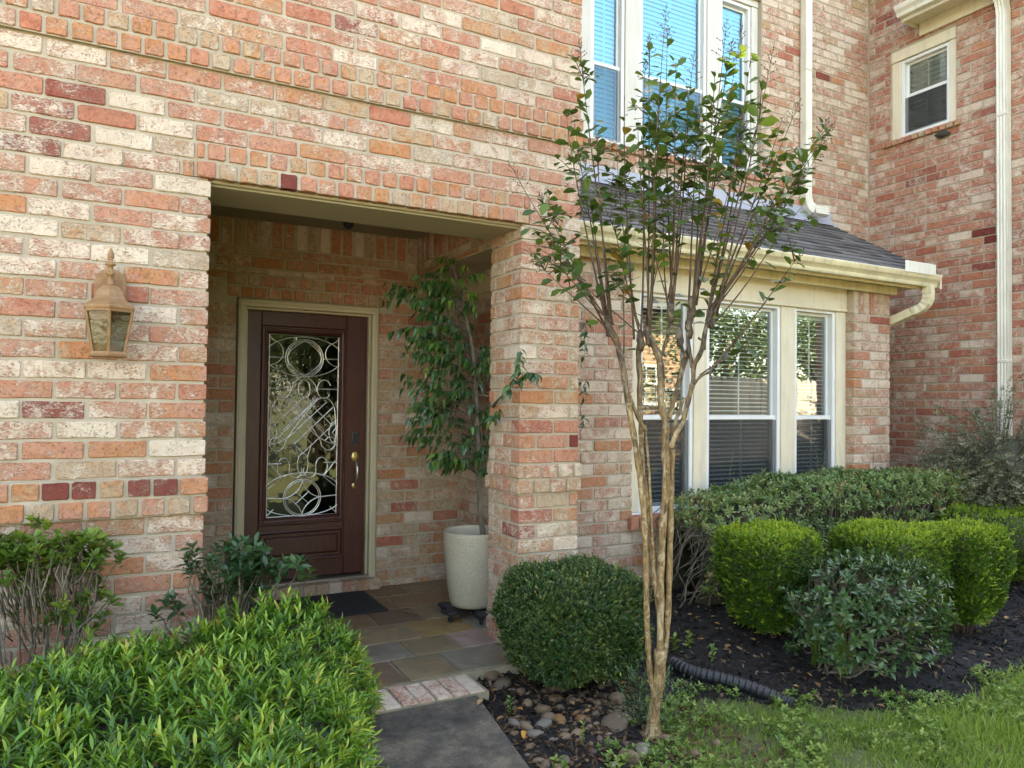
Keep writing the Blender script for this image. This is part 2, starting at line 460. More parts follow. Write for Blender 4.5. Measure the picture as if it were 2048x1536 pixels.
class MB:
    """Collects shapes and links them as ONE mesh object."""

    def __init__(self):
        self.v, self.f = [], []

    def add(self, vs_, fs):
        n = len(self.v)
        self.v += [tuple(p) for p in vs_]
        self.f += [tuple(i + n for i in f) for f in fs]
        return self

    def box(self, x0, x1, y0, y1, z0, z1):
        if x0 > x1:
            x0, x1 = x1, x0
        if y0 > y1:
            y0, y1 = y1, y0
        return self.add([(x0, y0, z0), (x1, y0, z0), (x1, y1, z0), (x0, y1, z0), (x0, y0, z1), (x1, y0, z1), (x1, y1, z1), (x0, y1, z1)],
                        [(0, 3, 2, 1), (4, 5, 6, 7), (0, 1, 5, 4), (1, 2, 6, 5), (2, 3, 7, 6), (3, 0, 4, 7)])

    def bbox(self, x0, x1, y0, y1, z0, z1, c=0.004):
        """box with chamfered edges"""
        if x0 > x1:
            x0, x1 = x1, x0
        if y0 > y1:
            y0, y1 = y1, y0
        c = min(c, (x1 - x0) * 0.45, (y1 - y0) * 0.45, (z1 - z0) * 0.45)
        vs_, idx = [], {}
        X, Y, Z = (x0, x1), (y0, y1), (z0, z1)
        for i in (0, 1):
            for j in (0, 1):
                for k in (0, 1):
                    sx, sy, sz = (c, -c)[i], (c, -c)[j], (c, -c)[k]
                    idx[i, j, k, 0] = len(vs_); vs_.append((X[i], Y[j] + sy, Z[k] + sz))
                    idx[i, j, k, 1] = len(vs_); vs_.append((X[i] + sx, Y[j], Z[k] + sz))
                    idx[i, j, k, 2] = len(vs_); vs_.append((X[i] + sx, Y[j] + sy, Z[k]))
        f = []
        for i in (0, 1):
            q = [idx[i, j, k, 0] for j, k in ((0, 0), (1, 0), (1, 1), (0, 1))]
            f.append(q if i else q[::-1])
            q = [idx[j, i, k, 1] for j, k in ((0, 0), (1, 0), (1, 1), (0, 1))]
            f.append(q[::-1] if i else q)
            q = [idx[j, k, i, 2] for j, k in ((0, 0), (1, 0), (1, 1), (0, 1))]
            f.append(q if i else q[::-1])
        for a in (0, 1):
            for b in (0, 1):
                f.append([idx[0, a, b, 1], idx[1, a, b, 1], idx[1, a, b, 2], idx[0, a, b, 2]])
                f.append([idx[a, 0, b, 0], idx[a, 1, b, 0], idx[a, 1, b, 2], idx[a, 0, b, 2]])
                f.append([idx[a, b, 0, 0], idx[a, b, 1, 0], idx[a, b, 1, 1], idx[a, b, 0, 1]])
                for k in (0, 1):
                    f.append([idx[a, b, k, 0], idx[a, b, k, 1], idx[a, b, k, 2]])
        return self.add(vs_, f)

    def tube(self, pts, rad, n=8, cap=True, spin=0.0):
        pts = [Vector(p) for p in pts]
        if not hasattr(rad, '__len__'):
            rad = [rad] * len(pts)
        rings = []
        ref = None
        for i, p in enumerate(pts):
            t = (pts[min(i + 1, len(pts) - 1)] - pts[max(i - 1, 0)])
            t = t.normalized() if t.length > 1e-9 else Vector((0, 0, 1))
            if ref is None:
                ref = Vector((1, 0, 0)) if abs(t.x) < 0.8 else Vector((0, 1, 0))
            a = (ref - t * ref.dot(t)).normalized()
            ref = a
            b = t.cross(a)
            rings.append([p + (a * math.cos(2 * math.pi * k / n + spin) + b * math.sin(2 * math.pi * k / n + spin)) * rad[i] for k in range(n)])
        vs_ = [q for r in rings for q in r]
        fs = []
        for i in range(len(rings) - 1):
            for k in range(n):
                k2 = (k + 1) % n
                fs.append((i * n + k, i * n + k2, (i + 1) * n + k2, (i + 1) * n + k))
        if cap:
            fs.append(tuple(range(n))[::-1])
            fs.append(tuple((len(rings) - 1) * n + k for k in range(n)))
        return self.add(vs_, fs)

    def lathe(self, prof, c=(0, 0, 0), n=24, spin=0.0, cap=True):
        vs_, fs = [], []
        for r, z in prof:
            for k in range(n):
                a = 2 * math.pi * k / n + spin
                vs_.append((c[0] + r * math.cos(a), c[1] + r * math.sin(a), c[2] + z))
        for i in range(len(prof) - 1):
            for k in range(n):
                k2 = (k + 1) % n
                fs.append((i * n + k, i * n + k2, (i + 1) * n + k2, (i + 1) * n + k))
        if cap:
            fs.append(tuple(range(n))[::-1])
            fs.append(tuple((len(prof) - 1) * n + k for k in range(n)))
        return self.add(vs_, fs)

    def extrude(self, prof, axis, a0, a1):
        """prof: polygon of (p, q) in the plane across the axis; axis 'x': (y, z), 'y': (x, z), 'z': (x, y)"""
        mk = {'x': lambda p, q, a: (a, p, q), 'y': lambda p, q, a: (p, a, q), 'z': lambda p, q, a: (p, q, a)}[axis]
        n = len(prof)
        vs_ = [mk(p, q, a0) for p, q in prof] + [mk(p, q, a1) for p, q in prof]
        fs = [(k, (k + 1) % n, n + (k + 1) % n, n + k) for k in range(n)]
        fs += [tuple(range(n))[::-1], tuple(range(n, 2 * n))]
        return self.add(vs_, fs)

    def build(self, name, m, parent=None, smooth=False):
        me = bpy.data.meshes.new(name)
        me.from_pydata(self.v, [], self.f)
        me.validate()
        me.update()
        if smooth:
            me.polygons.foreach_set('use_smooth', [True] * len(me.polygons))
        me.materials.append(M[m] if isinstance(m, str) else m)
        return link(bpy.data.objects.new(name, me), parent)


def fix_normals(o):
    import bmesh
    bm = bmesh.new()
    bm.from_mesh(o.data)
    bmesh.ops.recalc_face_normals(bm, faces=bm.faces)
    bm.to_mesh(o.data)
    bm.free()
    return o


def tri_mesh(name, V, T, var=None, smooth=True):
    me = bpy.data.meshes.new(name)
    V = np.asarray(V, dtype=np.float32)
    T = np.asarray(T, dtype=np.int32)
    me.vertices.add(len(V))
    me.vertices.foreach_set('co', V.ravel())
    me.loops.add(T.size)
    me.loops.foreach_set('vertex_index', T.ravel())
    me.polygons.add(len(T))
    me.polygons.foreach_set('loop_start', np.arange(0, T.size, 3, dtype=np.int32))
    me.polygons.foreach_set('loop_total', np.full(len(T), 3, dtype=np.int32))
    if smooth:
        me.polygons.foreach_set('use_smooth', np.ones(len(T), dtype=bool))
    if var is not None:
        a = me.attributes.new('v', 'FLOAT', 'POINT')
        a.data.foreach_set('value', np.asarray(var, dtype=np.float32))
    me.update(calc_edges=True)
    return me


def smoothstep(x):
    x = np.clip(x, 0, 1)
    return x * x * (3 - 2 * x)


# ------------------------------------------------------------------ bricks
PITCH, COURSE, JOINT = 0.2427, 0.0881, 0.0135
Z0 = 0.922 - 11 * COURSE
_bm_cache = {}


def brick_shape(l, h, d, var):
    r = random.Random(int(l * 1000) * 131 + int(h * 1000) * 17 + var * 7919 + int(d * 1000))
    a, b = l / 2, h / 2
    c = [0.003 + r.random() * 0.006 for _ in range(4)]
    j = lambda s=0.0024: r.uniform(-s, s)
    out = [(-a + c[0], -b + j(0.0012)), (-a * 0.3 + j(0.02), -b + j()), (a * 0.35 + j(0.02), -b + j()), (a - c[1], -b + j(0.0012)),
           (a + j(0.001), -b + c[1]), (a + j(0.001), b - c[2]), (a - c[2], b + j(0.0012)), (a * 0.3 + j(0.02), b + j()), (-a * 0.35 + j(0.02), b + j()),
           (-a + c[3], b + j(0.0012)), (-a + j(0.001), b - c[3]), (-a + j(0.001), -b + c[0])]
    n = len(out)
    ins = 0.0030
    vs_ = []
    for x, z in out:
        vs_.append((x * (1 - ins / a), r.uniform(-0.0022, 0.0012), z * (1 - ins / b)))
    vs_ += [(x, 0.0042 + r.uniform(-0.001, 0.001), z) for x, z in out]
    vs_ += [(x, d, z) for x, z in out]
    fs = [tuple(range(n))]
    for q in (0, 1):
        for k in range(n):
            k2 = (k + 1) % n
            fs.append((q * n + k, (q + 1) * n + k, (q + 1) * n + k2, q * n + k2))
    return vs_, fs


def brick_mesh(l, h, d, var):
    key = (round(l, 2), round(h, 3), round(d, 2), var)
    if key not in _bm_cache:
        vs_, fs = brick_shape(round(l, 2) if abs(l - round(l, 2)) < 0.006 else l, key[1], key[2], var)
        me = bpy.data.meshes.new('brick')
        me.from_pydata(vs_, [], fs)
        me.materials.append(M['brick'])
        _bm_cache[key] = me
    return _bm_cache[key]


class Bricks:
    """Bricks of one wall; the largest ones in view become objects, the others one joined part."""

    def __init__(self, origin, facing):
        self.o = origin            # plane coordinate of the brick face
        self.facing = facing       # 'y': wall looks to -Y, u = X; 'x': wall looks to -X, u = Y
        self.b = []

    def put(self, u0, u1, z0, z1, depth=0.1, out=0.0, hue=None, wash=None):
        if u1 - u0 < 0.02 or z1 - z0 < 0.015:
            return
        self.b.append([u0, u1, z0, z1, depth, out, hue, wash])

    def rows(self, u0, u1, z0, z1, anchor, pal, left_ret=None, right_ret=None, skip=None, flip=0, jam=1.0):
        k0 = int(math.floor((z0 - Z0) / COURSE + 0.02))
        k1 = int(math.ceil((z1 - Z0) / COURSE - 0.02))
        for k in range(k0, k1):
            zb, zt = max(Z0 + k * COURSE, z0), min(Z0 + (k + 1) * COURSE - JOINT, z1)
            if zt - zb < 0.02:
                continue
            odd = (k + flip) % 2
            st = anchor + odd * PITCH / 2
            n0 = math.floor((u0 - st) / PITCH) - 1
            n1 = math.ceil((u1 - st) / PITCH) + 1
            for n in range(n0, n1):
                a, b = st + n * PITCH + JOINT / 2, st + (n + 1) * PITCH - JOINT / 2
                ja = random.uniform(-0.005, 0.005) * jam
                a, b = a + ja, b + ja
                if b < u0 + 0.02 or a > u1 - 0.02:
                    continue
                if a < u0 + 0.035:
                    a = u0
                if b > u1 - 0.035:
                    b = u1
                if b - a < 0.03:
                    continue
                if skip and skip(a, b, zb, zt):
                    continue
                d = 0.1
                if left_ret is not None and a <= u0 + 1e-6:
                    d = left_ret[0] if b - a > 0.17 else left_ret[1]
                if right_ret is not None and b >= u1 - 1e-6:
                    d = right_ret[0] if b - a > 0.17 else right_ret[1]
                self.put(a, b, zb, zt, d, 0, *pal())

    def rowlock(self, u0, u1, z0, rows, pal, out=0.015, pitch=0.096, depth=0.11, hgt=None):
        hgt = hgt or COURSE
        for r in range(rows):
            st = u0 + (pitch * 0.45 if r % 2 else 0)
            if st > u0:
                self.put(u0, st - JOINT, z0 + r * hgt, z0 + (r + 1) * hgt - JOINT, depth, out, *pal())
            u = st
            while u < u1 - 0.02:
                e = min(u + pitch - JOINT + random.uniform(-0.002, 0.002), u1)
                if u1 - e < 0.03:
                    e = u1
                self.put(u, e, z0 + r * hgt, z0 + (r + 1) * hgt - JOINT, depth, out + random.uniform(-0.002, 0.002), *pal())
                u += pitch
                if e == u1:
                    break

    def soldier(self, u0, u1, z0, z1, pal, out=0.0, pitch=0.088):
        u = u0
        while u < u1 - 0.02:
            e = min(u + pitch - JOINT, u1)
            self.put(u, e, z0, z1, 0.1, out, *pal())
            u += pitch

    def world(self, u, z, d):
        return (u, self.o + d, z) if self.facing == 'y' else ((self.o + d, u, z) if self.facing == 'x' else (self.o - d, u, z))

    def build(self, parent, special=(), limit=300):
        items = []
        for it in self.b:
            u0, u1, z0, z1, dp, out, hue, wash = it
            uc, zc = (u0 + u1) / 2, (z0 + z1) / 2
            p = proj(self.world(uc, zc, -out))
            ext = (u1 - u0) * (z1 - z0) / max(p[2], 0.2) ** 2
            inframe = -30 < p[0] < 2078 and -30 < p[1] < 1566 and p[2] > 0.2
            for (sx, sy, sh, sw) in special:
                if abs(p[0] - sx) < 1350 * (u1 - u0) / 2 / p[2] and abs(p[1] - sy) < 1470 * (z1 - z0 + JOINT) / 2 / p[2]:
                    it[6], it[7] = sh, sw
            items.append((ext if inframe else -1, it))
        items.sort(key=lambda t: -t[0])
        rest = []
        cnt = 0
        rz = {'y': 0.0, 'x': -math.pi / 2, '+x': math.pi / 2}[self.facing]
        for ext, it in items:
            u0, u1, z0, z1, dp, out, hue, wash = it
            seed = random.random()
            var = random.randrange(5)
            jit = random.uniform(-0.0022, 0.0022)
            w = self.world((u0 + u1) / 2, (z0 + z1) / 2, -out + jit)
            if ext > 0 and cnt < limit:
                o = bpy.data.objects.new('brick', brick_mesh(u1 - u0, z1 - z0, dp, var))
                l2 = round(u1 - u0, 2)
                o.location = w
                o.rotation_euler = (random.uniform(-0.006, 0.006), random.uniform(-0.007, 0.007), rz)
                o.color = (hue, wash, seed, 1)
                link(o, parent)
                cnt += 1
            else:
                rest.append((w, u1 - u0, z1 - z0, dp, var, hue, wash, seed))
        if rest:
            V, F, C, L = [], [], [], []
            cs, sn = math.cos(rz), math.sin(rz)
            for w, l, h, dp, var, hue, wash, seed in rest:
                vs_, fs = brick_shape(l, h, dp, var)
                n = len(V)
                for x, y, z in vs_:
                    V.append((w[0] + x * cs - y * sn, w[1] + x * sn + y * cs, w[2] + z))
                    L.append((x, y, z))
                    C.append((hue, wash, seed, 1.0))
                F += [tuple(i + n for i in f) for f in fs]
            me = bpy.data.meshes.new('far_bricks')
            me.from_pydata(V, [], F)
            a = me.attributes.new('bc', 'FLOAT_COLOR', 'POINT')
            a.data.foreach_set('color', np.array(C, dtype=np.float32).ravel())
            a = me.attributes.new('bl', 'FLOAT_VECTOR', 'POINT')
            a.data.foreach_set('vector', np.array(L, dtype=np.float32).ravel())
            me.materials.append(M['brick_j'])
            o = link(bpy.data.objects.new('brickwork', me), parent)
            o['kind'] = 'stuff'
        return cnt, len(rest)


def pal_mix(choices):
    """choices: (weight, hue centre, hue spread, wash centre, wash spread)"""
    W = [c[0] for c in choices]

    def f():
        c = random.choices(choices, W)[0]
        return (min(1, max(0, random.gauss(c[1], c[2]))), min(1, max(0, random.gauss(c[3], c[4]))))
    return f


P_FRONT = pal_mix([(5, 0.50, 0.06, 0.52, 0.13), (2.2, 0.60, 0.06, 0.50, 0.15), (1.6, 0.40, 0.05, 0.48, 0.16), (1.1, 0.72, 0.04, 0.35, 0.18), (1.2, 0.55, 0.08, 0.72, 0.10), (1.0, 0.88, 0.06, 0.55, 0.2), (0.16, 0.13, 0.03, 0.50, 0.12)])
P_LOCK = pal_mix([(3, 0.62, 0.06, 0.24, 0.12), (2, 0.50, 0.06, 0.26, 0.12), (2.2, 0.80, 0.06, 0.24, 0.12), (0.6, 0.95, 0.04, 0.3, 0.1)])
P_PILLAR = pal_mix([(3, 0.80, 0.06, 0.52, 0.16), (3, 0.62, 0.07, 0.52, 0.16), (1.4, 0.93, 0.05, 0.52, 0.16), (1.0, 0.50, 0.05, 0.52, 0.16)])
P_PORCH = pal_mix([(3, 0.84, 0.06, 0.45, 0.18), (2, 0.93, 0.05, 0.5, 0.18), (2, 0.64, 0.06, 0.45, 0.2), (0.8, 0.74, 0.04, 0.2, 0.15), (0.3, 0.35, 0.06, 0.45, 0.2)])
P_BAY = pal_mix([(4, 0.55, 0.06, 0.66, 0.14), (2, 0.48, 0.05, 0.60, 0.16), (0.5, 0.66, 0.04, 0.25, 0.1), (1.8, 0.82, 0.06, 0.64, 0.16)])
P_UP = pal_mix([(4, 0.55, 0.05, 0.68, 0.12), (2.5, 0.49, 0.05, 0.62, 0.14), (1.5, 0.80, 0.05, 0.58, 0.16), (0.15, 0.25, 0.06, 0.45, 0.15)])
P_SIDE = pal_mix([(4.0, 0.40, 0.05, 0.46, 0.12), (2.8, 0.31, 0.05, 0.42, 0.14), (0.9, 0.44, 0.06, 0.68, 0.08), (0.4, 0.60, 0.05, 0.35, 0.15), (0.25, 0.16, 0.05, 0.4, 0.15)])  # deeper, redder mix puts this wall's shade into the brick colour

# ------------------------------------------------------------------ the house
FY, PY, BY, SX, UY = 3.763, 5.60, 4.51, 7.79, 5.60       # faces: front wall, porch wall, bay wall, side wall, upper wall
OL, OR_, LINT = 0.385, 2.088, 2.508                     # porch opening
PR = 2.50                                               # right end of the front wall
PB = 4.16                                               # back of the pillar
TOP = 6.4
house = thing('brick_house', 'two storey house of whitewashed red brick with cream trim', 'house', (2.0, 5.6, 0))
R = 0.0065                                              # mortar lies this far behind the brick faces

w = MB()
w.box(-4, OL - 0.012, FY + R, FY + 0.35, -0.1, LINT)
w.box(-4, PR - R, FY + R, FY + 0.35, LINT + 0.004, TOP)
w.box(-2.6, PR - R - 0.001, FY - 0.015, FY + 0.02, LINT + 6 * COURSE - 0.005, LINT + 8 * COURSE - 0.009)
w.box(0.324, 2.124, FY - 0.012, FY + 0.02, LINT + 0.003, LINT + 2 * COURSE - 0.009)
w.box(-2.6, OL + 0.004, FY - 0.019, FY + 0.08, 0.922 - 0.004, 0.922 + 2 * COURSE - 0.009)
front_wall = w.build('front_wall', 'mortar', house)
fb = Bricks(FY, 'y')
LZ, BZ, EZ = LINT, LINT + 6 * COURSE, 0.922             # lintel rows, upper band, low ledge
low_skip = lambda a, b, zb, zt: EZ - 0.02 < zb < EZ + 2 * COURSE - 0.03
fb.rows(-2.6, OL, Z0, LINT - JOINT, OL - JOINT / 2 + PITCH * 8, P_FRONT, right_ret=(0.105, 0.225), skip=low_skip)
lk0, lk1 = 0.322, 2.126
fb.rows(-2.6, lk0 - JOINT, LZ, LZ + 2 * COURSE, OL - JOINT / 2 + PITCH * 8, P_FRONT)
fb.rows(lk1 + JOINT, PR, LZ, LZ + 2 * COURSE, PR + JOINT / 2, P_FRONT)
fb.rows(-2.6, PR, LZ + 2 * COURSE, BZ, OL - JOINT / 2 + PITCH * 8 + 0.05, P_FRONT)
fb.rows(-2.6, PR, BZ + 2 * COURSE, 5.2, OL - JOINT / 2 + PITCH * 8 - 0.03, P_FRONT)
fb.rowlock(lk0, lk1, LZ, 2, P_LOCK, 0.020)
fb.rowlock(-2.6, PR, BZ, 2, P_LOCK, 0.024)
fb.rowlock(-2.6 + 0.02, OL + 0.014, EZ, 2, P_LOCK, 0.028, pitch=0.108, depth=0.2)
SPEC_F = [(110, 977, 0.03, 0.12), (166, 975, 0.03, 0.2), (278, 971, 0.04, 0.3), (331, 969, 0.03, 0.3), (385, 1003, 0.70, 0.02), (588, 358, 0.03, 0.12),
          (115, 817, 0.10, 0.5), (110, 175, 0.12, 0.3), (110, 245, 0.14, 0.45), (390, 365, 0.93, 0.85), (205, 303, 0.6, 0.8), (610, 25, 0.36, 0.3),
          (240, 232, 0.36, 0.1), (755, 230, 0.36, 0.2), (790, 290, 0.7, 0.02), (110, 285, 0.75, 0.8), (440, 190, 0.97, 0.5), (360, 910, 0.93, 0.95)]
print('front', fb.build(front_wall, SPEC_F))

w = MB()
w.box(OR_ + R, PR - R, FY + R, PB - R, -0.1, LINT)
w.box(OR_ - 0.002, PR + 0.004, FY - 0.004, PB + 0.004, EZ + 0.006, EZ + 2 * COURSE - 0.008)
pillar = w.build('porch_pillar', 'mortar', house)
pf = Bricks(FY, 'y')
ps = Bricks(OR_, 'x')
k = 0
z = Z0
while z < LINT - 0.05:
    zt = min(z + COURSE - JOINT, LINT - JOINT)
    if EZ - 0.03 < z < EZ + 2 * COURSE - 0.03:
        n = 4
        o = 0.016
        wd = (PR - OR_ + 2 * o + JOINT) / n
        ofs = 0.45 * wd if int(round((z - EZ) / COURSE)) else 0
        xs = [OR_ - o] + [OR_ - o + wd * i + ofs for i in range(0 if ofs else 1, n + (1 if ofs else 1))]
        xs = [x for x in xs if x < PR + o - 0.03] + [PR + o + JOINT]
        for a, b in zip(xs[:-1], xs[1:]):
            pf.put(a, b - JOINT, z, zt, 0.1 if a > OR_ else 0.09, o, *P_PILLAR())
        ys = [FY - o + 0.1 + JOINT]
        while ys[-1] < PB - 0.05:
            ys.append(ys[-1] + 0.092 + (0.03 if ofs and len(ys) == 1 else 0))
        for a, b in zip(ys, ys[1:] + [PB + o + JOINT]):
            if b - a > 0.04:
                ps.put(a, b - JOINT, z, zt, 0.1, o, *P_PILLAR())
    elif k % 2:
        pf.put(OR_, OR_ + 0.2292, z, zt, 0.105, 0, *P_PILLAR())
        pf.put(OR_ + PITCH, PR, z, zt, 0.105, 0, *P_PILLAR())
        ps.put(FY + 0.105 + JOINT, FY + 0.105 + JOINT + 0.2, z, zt, 0.1, 0, *P_PILLAR())
        ps.put(FY + 0.105 + 2 * JOINT + 0.2, PB, z, zt, 0.1, 0, *P_PILLAR())
    else:
        pf.put(OR_, OR_ + 0.108, z, zt, 0.2, 0, *P_PILLAR())
        pf.put(OR_ + 0.108 + JOINT, OR_ + 0.108 + JOINT + 0.215, z, zt, 0.105, 0, *P_PILLAR())
        pf.put(OR_ + 0.323 + 2 * JOINT, PR, z, zt, 0.105, 0, *P_PILLAR())
        ps.put(FY + 0.2 + JOINT, PB, z, zt, 0.1, 0, *P_PILLAR())
    z += COURSE
    k += 1
SPEC_P = [(1085, 800, 0.70, 0.04), (1085, 850, 0.26, 0.4), (1143, 880, 0.05, 0.05), (1060, 1050, 0.14, 0.45), (1020, 1050, 0.10, 0.3), (1150, 525, 0.3, 0.5), (1070, 1020, 0.24, 0.45)]
print('pillar', pf.build(pillar, SPEC_P), ps.build(pillar, SPEC_P))

# lintel soffit, porch ceiling, side beam
w = MB()
w.bbox(OL - 0.05, PR - 0.05, FY + 0.025, FY + 0.05, LINT - 0.012, LINT + 0.03, 0.003)
w.bbox(OL - 0.05, OR_ + 0.02, FY + 0.05, PB + 0.02, LINT - 0.022, LINT + 0.012, 0.003)
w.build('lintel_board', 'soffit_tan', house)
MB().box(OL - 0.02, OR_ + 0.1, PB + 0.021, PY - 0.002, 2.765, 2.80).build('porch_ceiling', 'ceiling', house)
MB().box(OL - 0.05, PR - 0.02, PB + 0.0, PB + 0.02, LINT - 0.01, 2.9).build('lintel_back_board', 'tan_trim', house)
beam = MB().box(2.14, PR - 0.02, PB + 0.025, PY - 0.001, 2.46, 3.0).build('porch_beam', 'mortar', house)
bb = Bricks(2.13, 'x')
bb.soldier(PB + 0.03, PY - 0.01, 2.56, 2.76, P_PORCH)
bb.rows(PB + 0.03, PY - 0.01, 2.47, 2.55, 4.2, P_PORCH)
bb.build(beam)

# porch wall with the door opening
DX0, DX1, DZ1 = 0.772, 1.822, 2.185
w = MB()
w.box(OL - 0.02, DX0 - 0.008, PY + R, PY + 0.25, -0.1, 2.9)
w.box(DX1 + 0.008, 2.56, PY + R, PY + 0.25, -0.1, 2.9)
w.box(DX0 - 0.008, DX1 + 0.008, PY + R, PY + 0.25, DZ1 + 0.006, 2.9)
porch_wall = w.build('porch_wall', 'mortar', house)
pb = Bricks(PY, 'y')
RZ = 2.196
pskip = lambda a, b, zb, zt: zb > RZ - 0.05 and b > 0.70 and a < 1.90 and zb < RZ + 2 * COURSE - 0.05
pb.rows(OL, DX0 - JOINT, Z0, 2.372, DX0 + PITCH / 2, P_PORCH, skip=pskip)
pb.rows(DX1 + JOINT, 2.54, Z0, 2.372, DX1, P_PORCH, skip=pskip)
pb.rows(OL, 2.54, 2.372, 2.565, 1.1, P_PORCH)
pb.rowlock(0.70, 1.90, RZ, 2, P_LOCK, 0.006, pitch=0.094)
pb.soldier(OL, 2.54, 2.575, 2.765, P_PORCH)
print('porch', pb.build(porch_wall, [(790, 1010, 0.20, 0.4), (820, 970, 0.3, 0.4), (770, 1085, 0.3, 0.1), (780, 1140, 0.3, 0.4)], 240))

# bay wall
RX = 2.52
OBL, OBR, OBZ0 = 3.49, 6.063, 0.60
BRR = 6.59
w = MB()
w.box(RX + R, OBL - R, BY + R, BY + 0.24, -0.2, 2.61)
w.box(OBR + R, BRR - R, BY + R, BY + 0.24, -0.2, 2.61)
w.box(OBL - R, OBR + R, BY + R, BY + 0.24, -0.2, OBZ0 - 0.09)
w.box(RX + R, RX + 0.2, BY + 0.24, PY + 0.1, -0.2, 2.61)
w.box(BRR - 0.2, BRR - R, BY + 0.24, PY + 0.1, -0.2, 2.61)
bay = w.build('bay_wall', 'mortar', house)
yb = Bricks(BY, 'y')
yb.rows(RX, OBL, Z0 - 2 * COURSE, 2.53, OBL + JOINT / 2, P_BAY, right_ret=(0.1, 0.2))
yb.rows(OBR, BRR, Z0 - 2 * COURSE, 2.31, OBR - JOINT / 2, P_BAY, left_ret=(0.1, 0.1))
yb.soldier(OBR, BRR, 2.325, 2.53, P_BAY, pitch=0.0765)
yb.rows(OBL + JOINT, OBR - JOINT, Z0 - 2 * COURSE, 0.49, OBL + JOINT / 2, P_BAY)
yb.rowlock(OBL - 0.04, OBR - 0.005, 0.497, 1, P_LOCK, 0.045, pitch=0.088, depth=0.16, hgt=0.108)
SPEC_B = [(1190, 955, 0.62, 0.05), (1240, 690, 0.4, 0.3), (1700, 690, 0.05, 0.2), (1695, 780, 0.05, 0.1), (1703, 840, 0.08, 0.1), (1776, 637, 0.16, 0.05), (1720, 930, 0.68, 0.05), (1180, 800, 0.64, 0.1), (1200, 850, 0.36, 0.35)]
print('bay', yb.build(bay, SPEC_B, 260))
yr = Bricks(RX, 'x')
yr.rows(BY + 0.12, PY - 0.01, Z0, 2.30, BY, P_BAY)
yr.build(bay, (), 80)

# upper wall
AW = lambda px, py: at_y(px, py, UY + 0.06)
UXL, UXR = 3.70, AW(1519, 200).x - 0.03
UZ0, UZ1 = 3.915, 5.80
w = MB()
w.box(PR - 0.2, UXL, UY + R, UY + 0.25, 2.9, TOP)
w.box(UXR, SX + 0.1, UY + R, UY + 0.25, 2.62, TOP)
w.box(UXL, UXR, UY + R, UY + 0.25, 2.9, UZ0 - 0.07)
w.box(UXL, UXR, UY + R, UY + 0.25, UZ1, TOP)
w.box(PR - 0.15, PR - R, FY + 0.35, UY + 0.3, 2.62, TOP)
w.box(BRR - 0.1, SX + 0.1, UY + R, UY + 0.25, -0.2, 2.62)
upper = w.build('upper_wall', 'mortar', house)
ub = Bricks(UY, 'y')
ub.rows(UXR + 0.008, SX - 0.012, 3.40, TOP, UXR, P_UP, left_ret=(0.1, 0.1))
ub.rows(3.2, UXR - JOINT / 2, 3.5, UZ0 - 0.09, UXR, P_UP)
ub.rowlock(UXL, UXR + 0.03, UZ0 - 0.083, 1, P_LOCK, 0.035, pitch=0.088, depth=0.14, hgt=0.075)
ub.rows(BRR + 0.05, SX - 0.012, Z0, 3.40, UXR, P_UP)
print('upper', ub.build(upper, [(1640, 150, 0.08, 0.1), (1570, 105, 0.25, 0.25), (1525, 335, 0.12, 0.1), (1680, 335, 0.66, 0.2), (1575, 360, 0.66, 0.1), (1680, 395, 0.3, 0.4)]))

# side wall of the wing, looking left
SWY0, SWY1, SWZ0, SWZ1 = 4.575, 5.314, 4.505, 5.52
WF = 3.0
w = MB()
w.box(SX + R, SX + 0.25, WF, SWY0, -0.2, 5.76)
w.box(SX + R, SX + 0.25, SWY1, UY + 0.1, -0.2, TOP)
w.box(SX + R, SX + 0.25, 5.0, SWY1, 5.76, TOP)
w.box(SX + R, SX + 0.25, SWY0, SWY1, -0.2, SWZ0 - 0.06)
w.box(SX + R, SX + 0.25, SWY0, SWY1, SWZ1, 5.76)
side = w.build('side_wall', 'mortar', house)
sb = Bricks(SX, 'x')
sskip = lambda a, b, zb, zt: b > SWY0 + 0.02 and a < SWY1 - 0.02 and SWZ0 - 0.08 < zt and zb < SWZ1
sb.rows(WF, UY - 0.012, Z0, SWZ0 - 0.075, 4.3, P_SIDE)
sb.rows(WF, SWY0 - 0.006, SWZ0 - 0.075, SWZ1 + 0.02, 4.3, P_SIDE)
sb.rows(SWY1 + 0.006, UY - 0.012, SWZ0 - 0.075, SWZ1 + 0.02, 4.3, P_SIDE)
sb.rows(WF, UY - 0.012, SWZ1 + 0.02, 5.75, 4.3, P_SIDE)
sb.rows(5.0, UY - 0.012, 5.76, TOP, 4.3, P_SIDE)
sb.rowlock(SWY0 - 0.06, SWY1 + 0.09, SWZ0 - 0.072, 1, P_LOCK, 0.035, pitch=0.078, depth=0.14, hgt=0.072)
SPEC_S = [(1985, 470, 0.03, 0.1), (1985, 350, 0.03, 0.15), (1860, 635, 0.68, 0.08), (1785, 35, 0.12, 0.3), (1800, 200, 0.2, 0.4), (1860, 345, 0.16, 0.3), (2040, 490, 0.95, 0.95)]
print('side', sb.build(side, SPEC_S))

